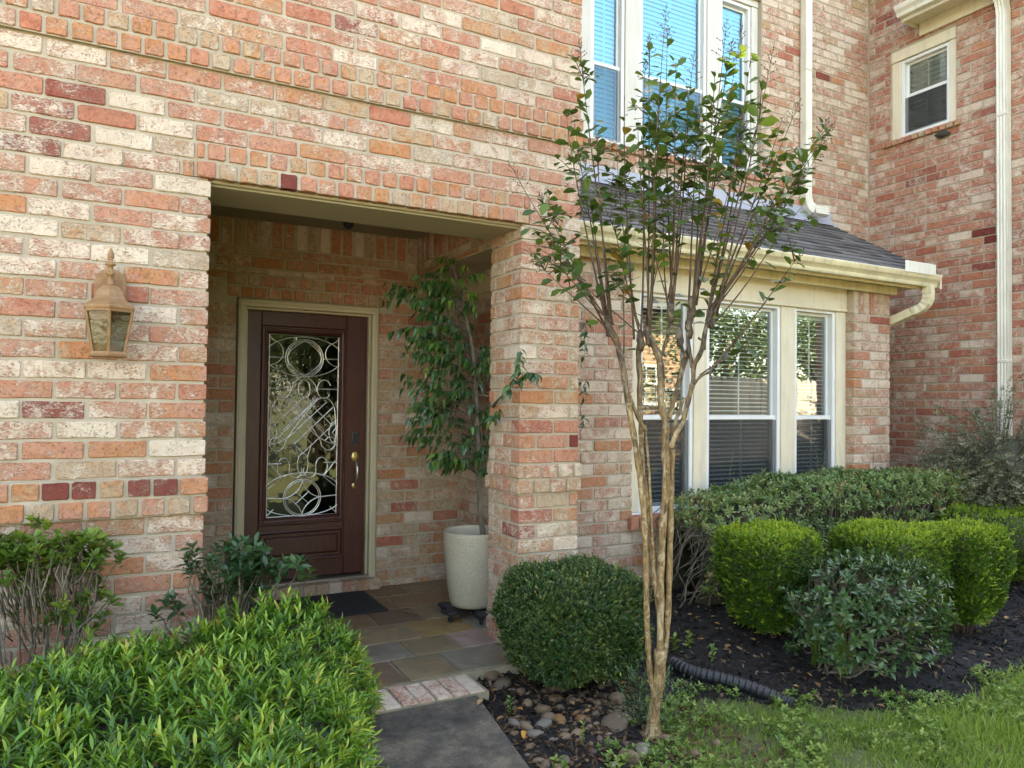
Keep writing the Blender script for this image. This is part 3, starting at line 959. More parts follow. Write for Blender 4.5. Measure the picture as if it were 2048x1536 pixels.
# body of the house behind, floors and rooms
w = MB()
w.box(-4, -3.75, FY + 0.35, 12, -0.1, TOP)
w.box(-4, 12, 11.8, 12, -0.1, TOP)
w.box(11.8, 12, WF + 0.26, 11.8, -0.1, 5.76)
w.box(SX + 0.25, 12, WF, WF + 0.25, -0.1, 5.76)
w.box(OL - 0.3, OL - 0.03, FY + 0.36, PY + 0.2, -0.1, 2.9)
outer = w.build('outer_wall', 'mortar', house)
lb = Bricks(OL - 0.022, '+x')
lb.rows(FY + 0.24, PY - 0.012, Z0, 2.765, 4.4, P_PORCH)
lb.build(outer, (), 0)
rb_ = Bricks(PR, '+x')
rb_.rows(FY + 0.12, PB, Z0, LINT, 4.4, P_PILLAR)
rb_.rows(FY + 0.12, UY - 0.02, 2.7, 5.6, 4.4, P_FRONT)
rb_.build(pillar, (), 0)
w = MB()
w.box(-3.7, 11.7, PY + 0.27, 11.7, 2.86, 3.0)
w.box(-3.7, 2.6, FY + 0.4, PY + 0.25, 2.83, 2.98)
w.box(2.6, 7.6, 8.3, 8.4, -0.1, TOP)
w.box(2.25, 2.6, PY + 0.27, 8.4, -0.1, TOP)
w.box(7.6, 7.7, PY + 0.27, 8.4, -0.1, TOP)
w.box(RX + 0.25, BRR - 0.22, BY + 0.3, 8.2, -0.12, -0.02)
w.box(8.0, 11.7, 6.6, 6.7, -0.1, TOP)
w.box(DX0 - 0.3, DX1 + 0.3, 7.2, 7.3, -0.1, 2.8)
w.build('interior', 'room', house)
w = MB()
e = 0.4
w.box(-4.4, 2.9, FY - e, 12.4, TOP + 0.002, TOP + 0.12)
w.box(2.901, 12.4, UY - 0.35, 12.4, TOP + 0.002, TOP + 0.12)
w.add([(-4.4, FY - e, TOP + 0.121), (2.9, FY - e, TOP + 0.121), (2.9, 12.4, TOP + 0.121), (-4.4, 12.4, TOP + 0.121), (-0.8, 7.2, 7.9), (-0.8, 8.8, 7.9)], [(0, 1, 4), (1, 2, 5, 4), (2, 3, 5), (3, 0, 4, 5)])
w.add([(2.95, UY - 0.35, TOP + 0.121), (12.4, UY - 0.35, TOP + 0.121), (12.4, 12.4, TOP + 0.121), (2.95, 12.4, TOP + 0.121), (5.5, 8.8, 7.9), (10.0, 8.8, 7.9)], [(0, 1, 5, 4), (1, 2, 5), (2, 3, 4, 5), (3, 0, 4)])
w.build('main_roof', 'slab', house)


# ------------------------------------------------------------------ windows
class Plane:
    """axis aligned boxes on a wall: u along it, z up, d behind its face"""

    def __init__(self, o, facing):
        self.o, self.f = o, facing

    def bx(self, mb, u0, u1, z0, z1, d0, d1, c=0.003):
        if self.f == 'y':
            return mb.bbox(u0, u1, self.o + d0, self.o + d1, z0, z1, c)
        return mb.bbox(self.o + d0, self.o + d1, u0, u1, z0, z1, c)


_slat_cache = {}


def window(pl, u0, u1, z0, z1, rail, fw=0.035, slat_pitch=0.036, tilt=12, depth=0.0, sw=0.05, blind_drop=None, muntin=True, gl='glass'):
    """double hung window > frame, sashes, panes, grille bars, blind slats"""
    d = depth
    f = MB()
    pl.bx(f, u0, u0 + fw, z0, z1, d, d + 0.09)
    pl.bx(f, u1 - fw, u1, z0, z1, d, d + 0.09)
    pl.bx(f, u0 + fw, u1 - fw, z1 - fw, z1, d, d + 0.09)
    pl.bx(f, u0 + fw, u1 - fw, z0, z0 + fw, d - 0.004, d + 0.09)
    win = f.build('window', 'vinyl', house)
    st = 0.026
    a, b = u0 + fw, u1 - fw
    for nm, s0, s1, dd in (('lower_sash', z0 + fw, rail + 0.018, d + 0.022), ('upper_sash', rail - 0.018, z1 - fw, d + 0.05)):
        s = MB()
        pl.bx(s, a + 0.001, a + st, s0, s1, dd, dd + 0.025)
        pl.bx(s, b - st, b - 0.001, s0, s1, dd, dd + 0.025)
        pl.bx(s, a + st, b - st, s1 - (0.036 if nm == 'lower_sash' else st), s1, dd + (0.0 if nm == 'lower_sash' else 0.001), dd + 0.025)
        pl.bx(s, a + st, b - st, s0, s0 + (st if nm == 'lower_sash' else 0.034), dd + (0.0 if nm == 'lower_sash' else 0.001), dd + 0.025)
        so = s.build(nm, 'vinyl', win)
        g0, g1 = s0 + st, s1 - st
        p = MB()
        if pl.f == 'y':
            p.box(a + st, b - st, pl.o + dd + 0.010, pl.o + dd + 0.014, g0, g1)
        else:
            p.box(pl.o + dd + 0.010, pl.o + dd + 0.014, a + st, b - st, g0, g1)
        p.build('pane', gl, win)
        if muntin:
            m = MB()
            uc = (a + b) / 2
            pl.bx(m, uc - 0.008, uc + 0.008, g0, g1, dd + 0.016, dd + 0.021, 0.001)
            m.build('grille_bar', 'vinyl', win)
    sc_ = MB()
    if pl.f == 'y':
        sc_.box(a + 0.004, b - 0.004, pl.o + d + 0.012, pl.o + d + 0.013, z0 + fw, rail - 0.02)
    else:
        sc_.box(pl.o + d + 0.012, pl.o + d + 0.013, a + 0.004, b - 0.004, z0 + fw, rail - 0.02)
    sc_.build('insect_screen', 'screen_up' if gl == 'glass_up' else 'screen', win)
    # blind
    L = b - a - 0.012
    key = (round(L, 3), tilt, sw, pl.f)
    if key not in _slat_cache:
        t = math.radians(tilt)
        prof = []
        for s in np.linspace(-0.5, 0.5, 5):
            prof.append((s * sw, 0.004 * (1 - 4 * s * s)))
        top = [(p * math.cos(t) - q * math.sin(t), p * math.sin(t) + q * math.cos(t)) for p, q in prof]
        bot = [(p + 0.0008, q - 0.0022) for p, q in top][::-1]
        s = MB()
        if pl.f == 'y':
            s.extrude(top + bot, 'x', -L / 2, L / 2)
        else:
            s.extrude(top + bot, 'y', -L / 2, L / 2)
        o = s.build('blind_slat', 'blind', None)
        _slat_cache[key] = o.data
        bpy.data.objects.remove(o)
    z = z1 - fw - 0.07
    bd = d + 0.125
    zend = z0 + fw + 0.02 if blind_drop is None else blind_drop
    while z > zend:
        o = bpy.data.objects.new('blind_slat', _slat_cache[key])
        uc = (a + b) / 2
        o.location = (uc, pl.o + bd, z) if pl.f == 'y' else (pl.o + bd, uc, z)
        o.rotation_euler = (random.uniform(-0.02, 0.02), 0, 0) if pl.f == 'y' else (0, random.uniform(-0.02, 0.02), 0)
        link(o, win)
        z -= slat_pitch
    h = MB()
    pl.bx(h, a + 0.004, b - 0.004, z1 - fw - 0.06, z1 - fw - 0.001, bd - 0.025, bd + 0.025)
    h.build('blind_rail', 'blind', win)
    return win


def board(name, pl, u0, u1, z0, z1, d0, d1, m='cream'):
    b = MB()
    pl.bx(b, u0, u1, z0, z1, d0, d1)
    return b.build(name, m, house)


BW = Plane(BY, 'y')
WZ0, WZ1, RAIL = 0.605, 2.345, 1.345
CD = 0.085                                            # casing stands this far behind the brick face
for u0, u1 in ((OBL + 0.001, 3.625), (4.185, 4.325), (5.20, 5.375), (5.925, OBR - 0.002)):
    board('casing_board', BW, u0, u1, WZ0, WZ1 + 0.002, CD, CD + 0.1)
board('header_board', BW, OBL + 0.001, OBR - 0.002, WZ1 + 0.004, 2.60, CD - 0.012, CD + 0.1)
board('header_bead', BW, OBL + 0.001, OBR - 0.002, WZ1 - 0.008, WZ1 + 0.016, CD - 0.022, CD - 0.0125)
board('sill_board', BW, OBL + 0.001, OBR - 0.002, WZ0 - 0.02, WZ0 - 0.002, CD - 0.02, CD + 0.11, 'vinyl')
for u0, u1 in ((3.627, 4.183), (4.327, 5.198), (5.377, 5.923)):
    window(BW, u0, u1, WZ0, WZ1, RAIL, depth=CD + 0.012, tilt=8, slat_pitch=0.0365)

UW = Plane(UY, 'y')
ux = [AW(1183, 60).x, AW(1250, 60).x, AW(1281, 60).x, AW(1414, 60).x, AW(1441, 60).x, AW(1502, 60).x]
UD = 0.055
for u0, u1 in ((UXL, ux[0] - 0.004), (ux[1] + 0.004, ux[2] - 0.004), (ux[3] + 0.004, ux[4] - 0.004), (ux[5] + 0.004, UXR - 0.004)):
    board('casing_board', UW, u0, u1, UZ0 - 0.004, UZ1 - 0.07, UD, UD + 0.1, 'offwhite')
board('header_board', UW, UXL, UXR - 0.004, UZ1 - 0.068, UZ1 - 0.002, UD - 0.01, UD + 0.1, 'offwhite')
for a, b in ((0, 1), (2, 3), (4, 5)):
    window(UW, ux[a], ux[b], UZ0, UZ1 - 0.072, 4.672, depth=UD + 0.012, tilt=62, slat_pitch=0.046, sw=0.055, gl='glass_up')

SW = Plane(SX, 'x')
for u0, u1 in ((SWY0 + 0.002, SWY0 + 0.075), (SWY1 - 0.105, SWY1 - 0.002)):
    board('casing_board', SW, u0, u1, SWZ0, 5.392, 0.02, 0.12)
board('header_board', SW, SWY0 + 0.002, SWY1 - 0.002, 5.394, SWZ1 - 0.004, 0.004, 0.12)
window(SW, SWY0 + 0.077, SWY1 - 0.107, SWZ0 + 0.003, 5.39, 4.972, depth=0.03, tilt=-25, slat_pitch=0.056, sw=0.055, gl='glass_side')

# ------------------------------------------------------------------ bay roof, gutter, downspouts
EY, EZR, WYR, WZR = 4.225, 2.715, UY - 0.002, 3.515       # eave edge and wall line of the shed roof
RX0, RXT, RXB = PR + 0.004, 7.10, 6.93
roof = MB().add([(RX0, EY, EZR - 0.03), (RXB, EY, EZR - 0.03), (RXT, WYR, WZR - 0.03), (RX0, WYR, WZR - 0.03),
                 (RX0, EY, EZR - 0.012), (RXB, EY, EZR - 0.012), (RXT, WYR, WZR - 0.012), (RX0, WYR, WZR - 0.012)],
                [(0, 3, 2, 1), (4, 5, 6, 7), (0, 1, 5, 4), (1, 2, 6, 5), (2, 3, 7, 6), (3, 0, 4, 7)]).build('bay_roof', 'slab', house)


def shingle_mat():
    m, nt, b = new_mat('asphalt_shingle')
    oi = nt.nodes.new('ShaderNodeObjectInfo')
    p = pos_of(nt)
    f = mth(nt, 'ADD', mth(nt, 'MULTIPLY', oi.outputs['Random'], 0.6), mth(nt, 'MULTIPLY', noise(nt, p, 220.0, 3, 0.7), 0.4))
    c = ramp(nt, f, [(0.1, (0.045, 0.040, 0.038)), (0.5, (0.090, 0.080, 0.075)), (0.9, (0.155, 0.136, 0.125))])
    nt.links.new(c, b.inputs['Base Color'])
    b.inputs['Roughness'].default_value = 0.95
    bump(nt, b, noise(nt, p, 300.0, 2), 0.5, 0.003)
    return m


M['shingle'] = shingle_mat()
SL = math.hypot(WYR - EY, WZR - EZR)
sdir = Vector((0, (WYR - EY) / SL, (WZR - EZR) / SL))
snrm = Vector((0, -sdir.z, sdir.y))
expo = 0.128
_sh = {}


def shingle_mesh(wd, var):
    key = (round(wd, 3), var)
    if key not in _sh:
        r = random.Random(var * 31 + int(wd * 1000))
        a = wd / 2 - 0.002
        s = MB()
        t0 = 0.014 + r.random() * 0.007
        n = 4
        xs = [-a + 2 * a * i / (n - 1) for i in range(n)]
        lo = [r.uniform(-0.004, 0.003) for _ in xs]
        top = [(x, l, t0 + r.uniform(-0.0012, 0.0012)) for x, l in zip(xs, lo)] + [(x, 0.165, 0.0032) for x in xs[::-1]]
        bot = [(x, y, z - (t0 if y < 0.1 else 0.0015)) for x, y, z in top]
        N = len(top)
        s.add(top + bot, [tuple(range(N)), tuple(range(N, 2 * N))[::-1]] + [(i, N + i, N + (i + 1) % N, (i + 1) % N) for i in range(N)])
        o = s.build('shingle', 'shingle', None)
        _sh[key] = o.data
        bpy.data.objects.remove(o)
    return _sh[key]


rot = Matrix((Vector((1, 0, 0)), sdir, snrm)).transposed().to_3x3()
rowi = 0
t = 0.0
while t < SL - 0.05:
    xr = RXB + (RXT - RXB) * (t / SL)
    x = RX0 - random.uniform(0.02, 0.2)
    while x < xr - 0.03:
        wd = random.choice((0.16, 0.2, 0.24, 0.3))
        a, b = max(x, RX0), min(x + wd, xr)
        if b - a > 0.03:
            o = bpy.data.objects.new('shingle', shingle_mesh(b - a, random.randrange(4)))
            c = Vector(((a + b) / 2, EY, EZR - 0.010)) + sdir * (t + random.uniform(-0.004, 0.004) - 0.012) + snrm * random.uniform(0.0, 0.003)
            o.matrix_world = Matrix.Translation(c) @ rot.to_4x4()
            link(o, roof)
        x += wd
    t += expo
    rowi += 1
# rake trim, soffit, fascia, frieze
MB().add([(RXB + 0.005, EY, EZR - 0.13), (RXB + 0.03, EY, EZR - 0.13), (RXT + 0.03, WYR, WZR - 0.13), (RXT + 0.005, WYR, WZR - 0.13),
          (RXB + 0.005, EY, EZR - 0.006), (RXB + 0.03, EY, EZR - 0.006), (RXT + 0.03, WYR, WZR - 0.006), (RXT + 0.005, WYR, WZR - 0.006)],
         [(0, 3, 2, 1), (4, 5, 6, 7), (0, 1, 5, 4), (1, 2, 6, 5), (2, 3, 7, 6), (3, 0, 4, 7)]).build('rake_board', 'cream', house)
FSY = 4.305
MB().bbox(RX0, 6.90, FSY, FSY + 0.022, 2.575, 2.70).build('fascia_board', 'gutter', house)
MB().box(RX0, 6.88, FSY + 0.023, PY - 0.01, 2.606, 2.62).build('soffit_board', 'cream', house)
MB().bbox(RX0, 6.64, 4.462, 4.498, 2.530, 2.604).build('frieze_board', 'gutter', house)
MB().bbox(RX + 0.001, RX + 0.02, 4.52, PY - 0.012, 2.31, 2.60).build('return_frieze_board', 'cream', house)
MB().add([(BRR - 0.15, PY, 2.62), (BRR - 0.15, EY + 0.15, 2.62), (BRR - 0.15, PY, 3.4), (BRR - 0.1, PY, 2.62), (BRR - 0.1, EY + 0.15, 2.62), (BRR - 0.1, PY, 3.4)],
         [(0, 1, 2), (5, 4, 3), (0, 3, 4, 1), (1, 4, 5, 2), (2, 5, 3, 0)]).build('roof_end_board', 'cream', house)


def gutter_prof(y0, z0, s=1.0):
    """ogee gutter section, back at y0, opening upwards; s=1 hangs towards -p"""
    P = [(0, 0.105), (0, 0), (0.062, 0.0), (0.066, 0.012), (0.070, 0.030), (0.086, 0.052), (0.104, 0.068), (0.110, 0.085), (0.110, 0.105), (0.122, 0.107), (0.122, 0.098),
         (0.1215, 0.094), (0.116, 0.080), (0.108, 0.062), (0.090, 0.046), (0.076, 0.028), (0.072, 0.008), (0.066, -0.004), (-0.003, -0.004), (-0.003, 0.105)]
    return [(y0 - s * p, z0 + q) for p, q in P]


GX1 = 6.90
g = MB()
prof = gutter_prof(FSY - 0.001, 2.598)
g.extrude(prof, 'x', RX0, GX1)
gut = fix_normals(g.build('gutter', 'gutter', house))
cap = [(FSY - 0.004, 2.60), (FSY - 0.066, 2.60), (FSY - 0.074, 2.63), (FSY - 0.108, 2.665), (FSY - 0.115, 2.705), (FSY - 0.004, 2.703)]
fix_normals(MB().extrude(cap, 'x', GX1 - 0.012, GX1 - 0.002).build('gutter_end', 'gutter', house))
fix_normals(MB().extrude([(FSY - 0.122, 2.702), (FSY + 0.02, 2.722), (FSY + 0.02, 2.727), (FSY - 0.122, 2.707)], 'x', RX0, GX1 + 0.01).build('drip_edge', 'vinyl', house))
sg = at_y(1806, 525, FSY - 0.125)
MB().bbox(6.33, 6.79, FSY - 0.130, FSY - 0.1235, 2.69, 2.795, 0.0032).build('splash_guard', 'downspout', house)


def spout_section(w_, h_, n=3):
    """flat rectangle with grooves on its long faces, as (p, q) polygon"""
    pts = []
    for sgn in (1, -1):
        xs = np.linspace(-w_ / 2 * sgn, w_ / 2 * sgn, n * 3 + 2)
        for i, x in enumerate(xs):
            gr = 0.006 if (i % 3 == 2 and 0 < i < len(xs) - 1) else 0.0
            pts.append((x, -sgn * (h_ / 2 - gr)))
    return pts


def sweep(mb, sec, path, ups, ribs=False):
    """sweep a closed section (p along side, q along up) along path with given side vectors"""
    rings = []
    path = [Vector(p) for p in path]
    for i, p in enumerate(path):
        t = (path[min(i + 1, len(path) - 1)] - path[max(i - 1, 0)]).normalized()
        sdv = Vector(ups[i] if isinstance(ups, list) else ups)
        sdv = (sdv - t * sdv.dot(t)).normalized()
        q = t.cross(sdv)
        k = 1.0 if not ribs else (1.05 if i % 2 else 0.97)
        rings.append([p + sdv * (a * k) + q * (b * k) for a, b in sec])
    n = len(sec)
    vs_ = [v for r in rings for v in r]
    fs = [(i * n + k2, i * n + (k2 + 1) % n, (i + 1) * n + (k2 + 1) % n, (i + 1) * n + k2) for i in range(len(rings) - 1) for k2 in range(n)]
    fs += [tuple(range(n))[::-1], tuple((len(rings) - 1) * n + k2 for k2 in range(n))]
    return mb.add(vs_, fs)


def arc_path(a, b, c, n=9):
    a, b, c = Vector(a), Vector(b), Vector(c)
    return [a * (1 - t) ** 2 + b * 2 * t * (1 - t) + c * t * t for t in np.linspace(0, 1, n)]


sec = spout_section(0.10, 0.075)
# downspout on the upper wall, its elbow turned to the right
dsx = at_y(1612, 300, UY - 0.05).x
p = MB()
sweep(p, sec, [(dsx, UY - 0.052, TOP), (dsx, UY - 0.052, 3.80)], (1, 0, 0))
ds_up = fix_normals(p.build('downspout', 'downspout', house))
p = MB()
pts = arc_path((dsx, UY - 0.052, 3.80), (dsx, UY - 0.052, 3.63), (dsx + 0.07, UY - 0.10, 3.60), 9) + [Vector((dsx + 0.22, UY - 0.15, 3.585))]
sweep(p, sec, pts[:9], [Vector((1, 0, 0.2 + i * 0.25)) for i in range(9)], True)
el = fix_normals(p.build('elbow', 'downspout', ds_up))
p = MB()
sweep(p, sec, [pts[8], pts[9]], (0.3, 0.2, 1))
fix_normals(p.build('outlet', 'downspout', ds_up))
p = MB()
sweep(p, [(a * 0.86, b * 0.86) for a, b in sec], [pts[9] - (pts[9] - pts[8]) * 0.02, pts[9] + (pts[9] - pts[8]).normalized() * 0.001], (0.3, 0.2, 1))
fix_normals(p.build('outlet_mouth', 'dark', ds_up))  # black plug painted in for the shade inside the pipe
for zz in (5.15, 3.86):
    MB().bbox(dsx - 0.053, dsx + 0.053, UY - 0.094, UY - 0.012, zz, zz + 0.025).build('strap', 'downspout', ds_up)
# downspout on the side wall
dy = at_x(2008, 300, SX - 0.05).y
p = MB()
sweep(p, sec, [(SX - 0.052, dy, 5.38), (SX - 0.052, dy, 0.05)], (0, 1, 0))
ds_s = fix_normals(p.build('downspout', 'downspout', house))
p = MB()
pts = arc_path((SX - 0.052, dy, 5.38), (SX - 0.06, dy, 5.62), (SX - 0.30, dy + 0.02, 5.66), 12)
sweep(p, sec, pts, (0, 1, 0), True)
fix_normals(p.build('elbow', 'downspout', ds_s))
for zz in (4.36, 1.9):
    MB().bbox(SX - 0.094, SX - 0.012, dy - 0.053, dy + 0.053, zz, zz + 0.03).build('strap', 'downspout', ds_s)
# bay downspout: outlet at the gutter end, bent back to the bay's side
p = MB()
pts = [Vector((6.80, FSY - 0.05, 2.605)), Vector((6.80, FSY - 0.05, 2.54))] + arc_path((6.80, FSY - 0.05, 2.52), (6.80, FSY - 0.05, 2.40), (6.745, FSY + 0.08, 2.365), 9) 
sweep(p, sec, pts, (1, 0.25, 0), True)
ds_b = fix_normals(p.build('downspout', 'gutter', house))
p = MB()
e0 = pts[-1]
sweep(p, sec, [e0, e0 + Vector((-0.115, 0.36, -0.16))], (1, 0.25, 0))
fix_normals(p.build('offset_pipe', 'gutter', ds_b))
p = MB()
sweep(p, sec, [e0 + Vector((-0.115, 0.34, -0.14)), e0 + Vector((-0.115, 0.36, -0.5)), (BRR + 0.05, e0.y + 0.36, 0.1)], (0, 1, 0))
fix_normals(p.build('lower_pipe', 'gutter', ds_b))

# flashing between bay roof and upper wall
MB().bbox(RX0, 7.11, UY - 0.020, UY - 0.004, 3.52, 3.655, 0.0032).build('wall_flashing', 'flashing', house)
MB().add([(RX0, UY - 0.022, 3.535), (7.09, UY - 0.022, 3.535), (7.09, UY - 0.135, 3.463), (RX0, UY - 0.135, 3.463),
          (RX0, UY - 0.022, 3.529), (7.09, UY - 0.022, 3.529), (7.09, UY - 0.135, 3.457), (RX0, UY - 0.135, 3.457)],
         [(0, 3, 2, 1), (4, 5, 6, 7), (0, 1, 5, 4), (1, 2, 6, 5), (2, 3, 7, 6), (3, 0, 4, 7)]).build('roof_flashing', 'flashing', house)

# eave of the wing above the side window
EVY = 4.98
MB().box(7.52, SX - 0.001, WF - 0.35, EVY, 5.70, 5.715).build('wing_soffit', 'cream', house)
MB().bbox(7.50, 7.52, WF - 0.35, EVY + 0.02, 5.66, 5.80).build('wing_fascia', 'downspout', house)
MB().bbox(SX - 0.03, SX - 0.004, WF, EVY - 0.02, 5.56, 5.70).build('wing_frieze', 'cream', house)
MB().bbox(7.52, SX - 0.004, EVY, EVY + 0.02, 5.66, 5.85).build('wing_return', 'downspout', house)
g = MB()
g.extrude([(7.499 - (FSY - 0.001 - a), b - 2.598 + 5.70) for a, b in prof], 'y', WF - 0.35, EVY + 0.02)
fix_normals(g.build('wing_gutter', 'downspout', house))
fix_normals(MB().extrude([(7.499 - (FSY - 0.001 - a), b - 2.598 + 5.70) for a, b in cap], 'y', EVY + 0.008, EVY + 0.018).build('gutter_end', 'downspout', house))
MB().add([(7.40, WF - 0.38, 5.80), (7.40, EVY + 0.03, 5.80), (10.0, EVY + 0.03, 6.9), (10.0, WF - 0.38, 6.9), (12.4, EVY + 0.03, 5.80), (12.4, WF - 0.38, 5.80),
          (7.40, WF - 0.38, 5.815), (7.40, EVY + 0.03, 5.815), (10.0, EVY + 0.03, 6.92), (10.0, WF - 0.38, 6.92), (12.4, EVY + 0.03, 5.815), (12.4, WF - 0.38, 5.815)],
         [(0, 1, 2, 3), (3, 2, 4, 5), (9, 8, 7, 6), (11, 10, 8, 9), (0, 6, 7, 1), (1, 7, 8, 2), (2, 8, 10, 4), (5, 11, 9, 3), (3, 9, 6, 0), (4, 10, 11, 5)]).build('wing_roof', 'slab', house)
MB().add([(SX + 0.3, 5.02, 5.77), (11.8, 5.02, 5.77), (10.0, 5.02, 6.88), (SX + 0.3, 5.06, 5.77), (11.8, 5.06, 5.77), (10.0, 5.06, 6.88)], [(0, 2, 1), (3, 4, 5), (0, 1, 4, 3), (1, 2, 5, 4), (2, 0, 3, 5)]).build('wing_gable', 'mortar', house)

# ------------------------------------------------------------------ front door
w = MB()
for u0, u1, z0, z1 in ((DX0 + 0.002, DX0 + 0.055, 0.02, DZ1 - 0.056), (DX1 - 0.055, DX1 - 0.002, 0.02, DZ1 - 0.056), (DX0 + 0.002, DX1 - 0.002, DZ1 - 0.055, DZ1 - 0.001)):
    w.bbox(u0, u1, PY - 0.022, PY + 0.10, z0, z1)
for u0, u1, z0, z1 in ((DX0 + 0.012, DX0 + 0.030, 0.02, DZ1 - 0.031), (DX1 - 0.030, DX1 - 0.012, 0.02, DZ1 - 0.031), (DX0 + 0.012, DX1 - 0.012, DZ1 - 0.030, DZ1 - 0.010)):
    w.bbox(u0, u1, PY - 0.032, PY - 0.0225, z0, z1, 0.004)
ix0, ix1, iz1 = DX0 + 0.0555, DX1 - 0.0555, DZ1 - 0.0555
for u0, u1, z0, z1 in ((ix0, ix0 + 0.018, 0.09, iz1 - 0.019), (ix1 - 0.018, ix1, 0.09, iz1 - 0.019), (ix0, ix1, iz1 - 0.018, iz1)):
    w.bbox(u0, u1, PY + 0.012, PY + 0.10, z0, z1)
w.build('door_frame', 'tan_trim', house)
dx0, dx1, dz0, dz1 = ix0 + 0.020, ix1 - 0.020, 0.115, iz1 - 0.020
DYF = PY + 0.045
gx0, gx1, gz0, gz1 = 1.002, 1.528, 0.575, 1.945
door = MB()
door.bbox(dx0, gx0 - 0.055, DYF, DYF + 0.045, dz0, dz1)
door.bbox(gx1 + 0.055, dx1, DYF, DYF + 0.045, dz0, dz1)
door.bbox(gx0 - 0.054, gx1 + 0.054, DYF + 0.0005, DYF + 0.045, gz1 + 0.058, dz1)
door.bbox(gx0 - 0.054, gx1 + 0.054, DYF + 0.0005, DYF + 0.045, dz0, gz0 - 0.055)
door = door.build('front_door', 'door', house)
door['label'] = 'dark mahogany door with leaded glass'


def frame_ring(u0, u1, z0, z1, prof_, name, parent, m='door'):
    """mitred moulding running round a rectangle; prof_: (inset from outer edge, depth towards the viewer)"""
    mb = MB()
    rings = []
    for s, d in prof_:
        rings.append([(u0 + s, DYF - d, z0 + s), (u1 - s, DYF - d, z0 + s), (u1 - s, DYF - d, z1 - s), (u0 + s, DYF - d, z1 - s)])
    vs_ = [v for r in rings for v in r]
    fs = []
    for i in range(len(rings) - 1):
        for k_ in range(4):
            fs.append((i * 4 + k_, i * 4 + (k_ + 1) % 4, (i + 1) * 4 + (k_ + 1) % 4, (i + 1) * 4 + k_))
    mb.add(vs_, fs)
    return mb.build(name, m, parent)


PRF = [(0.0, -0.004), (0.0, 0.012), (0.006, 0.017), (0.014, 0.017), (0.018, 0.010), (0.024, 0.010), (0.028, 0.015), (0.036, 0.013), (0.042, 0.004), (0.048, 0.0), (0.054, -0.012), (0.056, -0.03)]
frame_ring(gx0 - 0.055, gx1 + 0.055, gz0 - 0.055, gz1 + 0.055, PRF, 'glass_moulding', door)
PR2 = [(0.0, -0.002), (0.0, 0.012), (0.008, 0.016), (0.016, 0.012), (0.020, 0.004), (0.028, -0.008), (0.040, -0.010)]
frame_ring(gx0 - 0.055, gx1 + 0.055, 0.245, 0.475, PR2, 'panel_moulding', door)
frame_ring(gx0 - 0.012, gx1 + 0.012, 0.288, 0.432, [(0.0, -0.010), (0.0, 0.001), (0.012, 0.012), (0.016, 0.014), (0.07, 0.014), (0.0715, 0.014)], 'raised_panel', door)
MB().box(gx0 + 0.055, gx1 - 0.055, DYF - 0.0141, DYF - 0.002, 0.355, 0.365).build('panel_field', 'door', door)
MB().box(gx0 - 0.003, gx1 + 0.003, DYF + 0.012, DYF + 0.018, gz0 - 0.003, gz1 + 0.003).build('pane', 'door_glass', door)


def came_mat():
    m, nt, b = new_mat('bevelled_came')
    b.inputs['Base Color'].default_value = (0.80, 0.78, 0.72, 1)
    b.inputs['Metallic'].default_value = 0.85
    b.inputs['Roughness'].default_value = 0.30
    bump(nt, b, noise(nt, pos_of(nt), 180.0, 2), 0.5, 0.004)
    return m


M['came'] = came_mat()
GW, GH = gx1 - gx0, gz1 - gz0


def came(points, r=0.0040):
    mb = MB()
    mb.tube([(gx0 + x * GW, DYF + 0.010, gz0 + y * GH) for x, y in points], r, 8)
    return mb.build('came', 'came', door)


AR = GW / GH


def circ(cx, cy_, rx, a0=0, a1=360, n=28, ry=None):
    ry = ry if ry is not None else rx * AR
    return [(cx + rx * math.cos(math.radians(a)), cy_ + ry * math.sin(math.radians(a))) for a in np.linspace(a0, a1, n)]


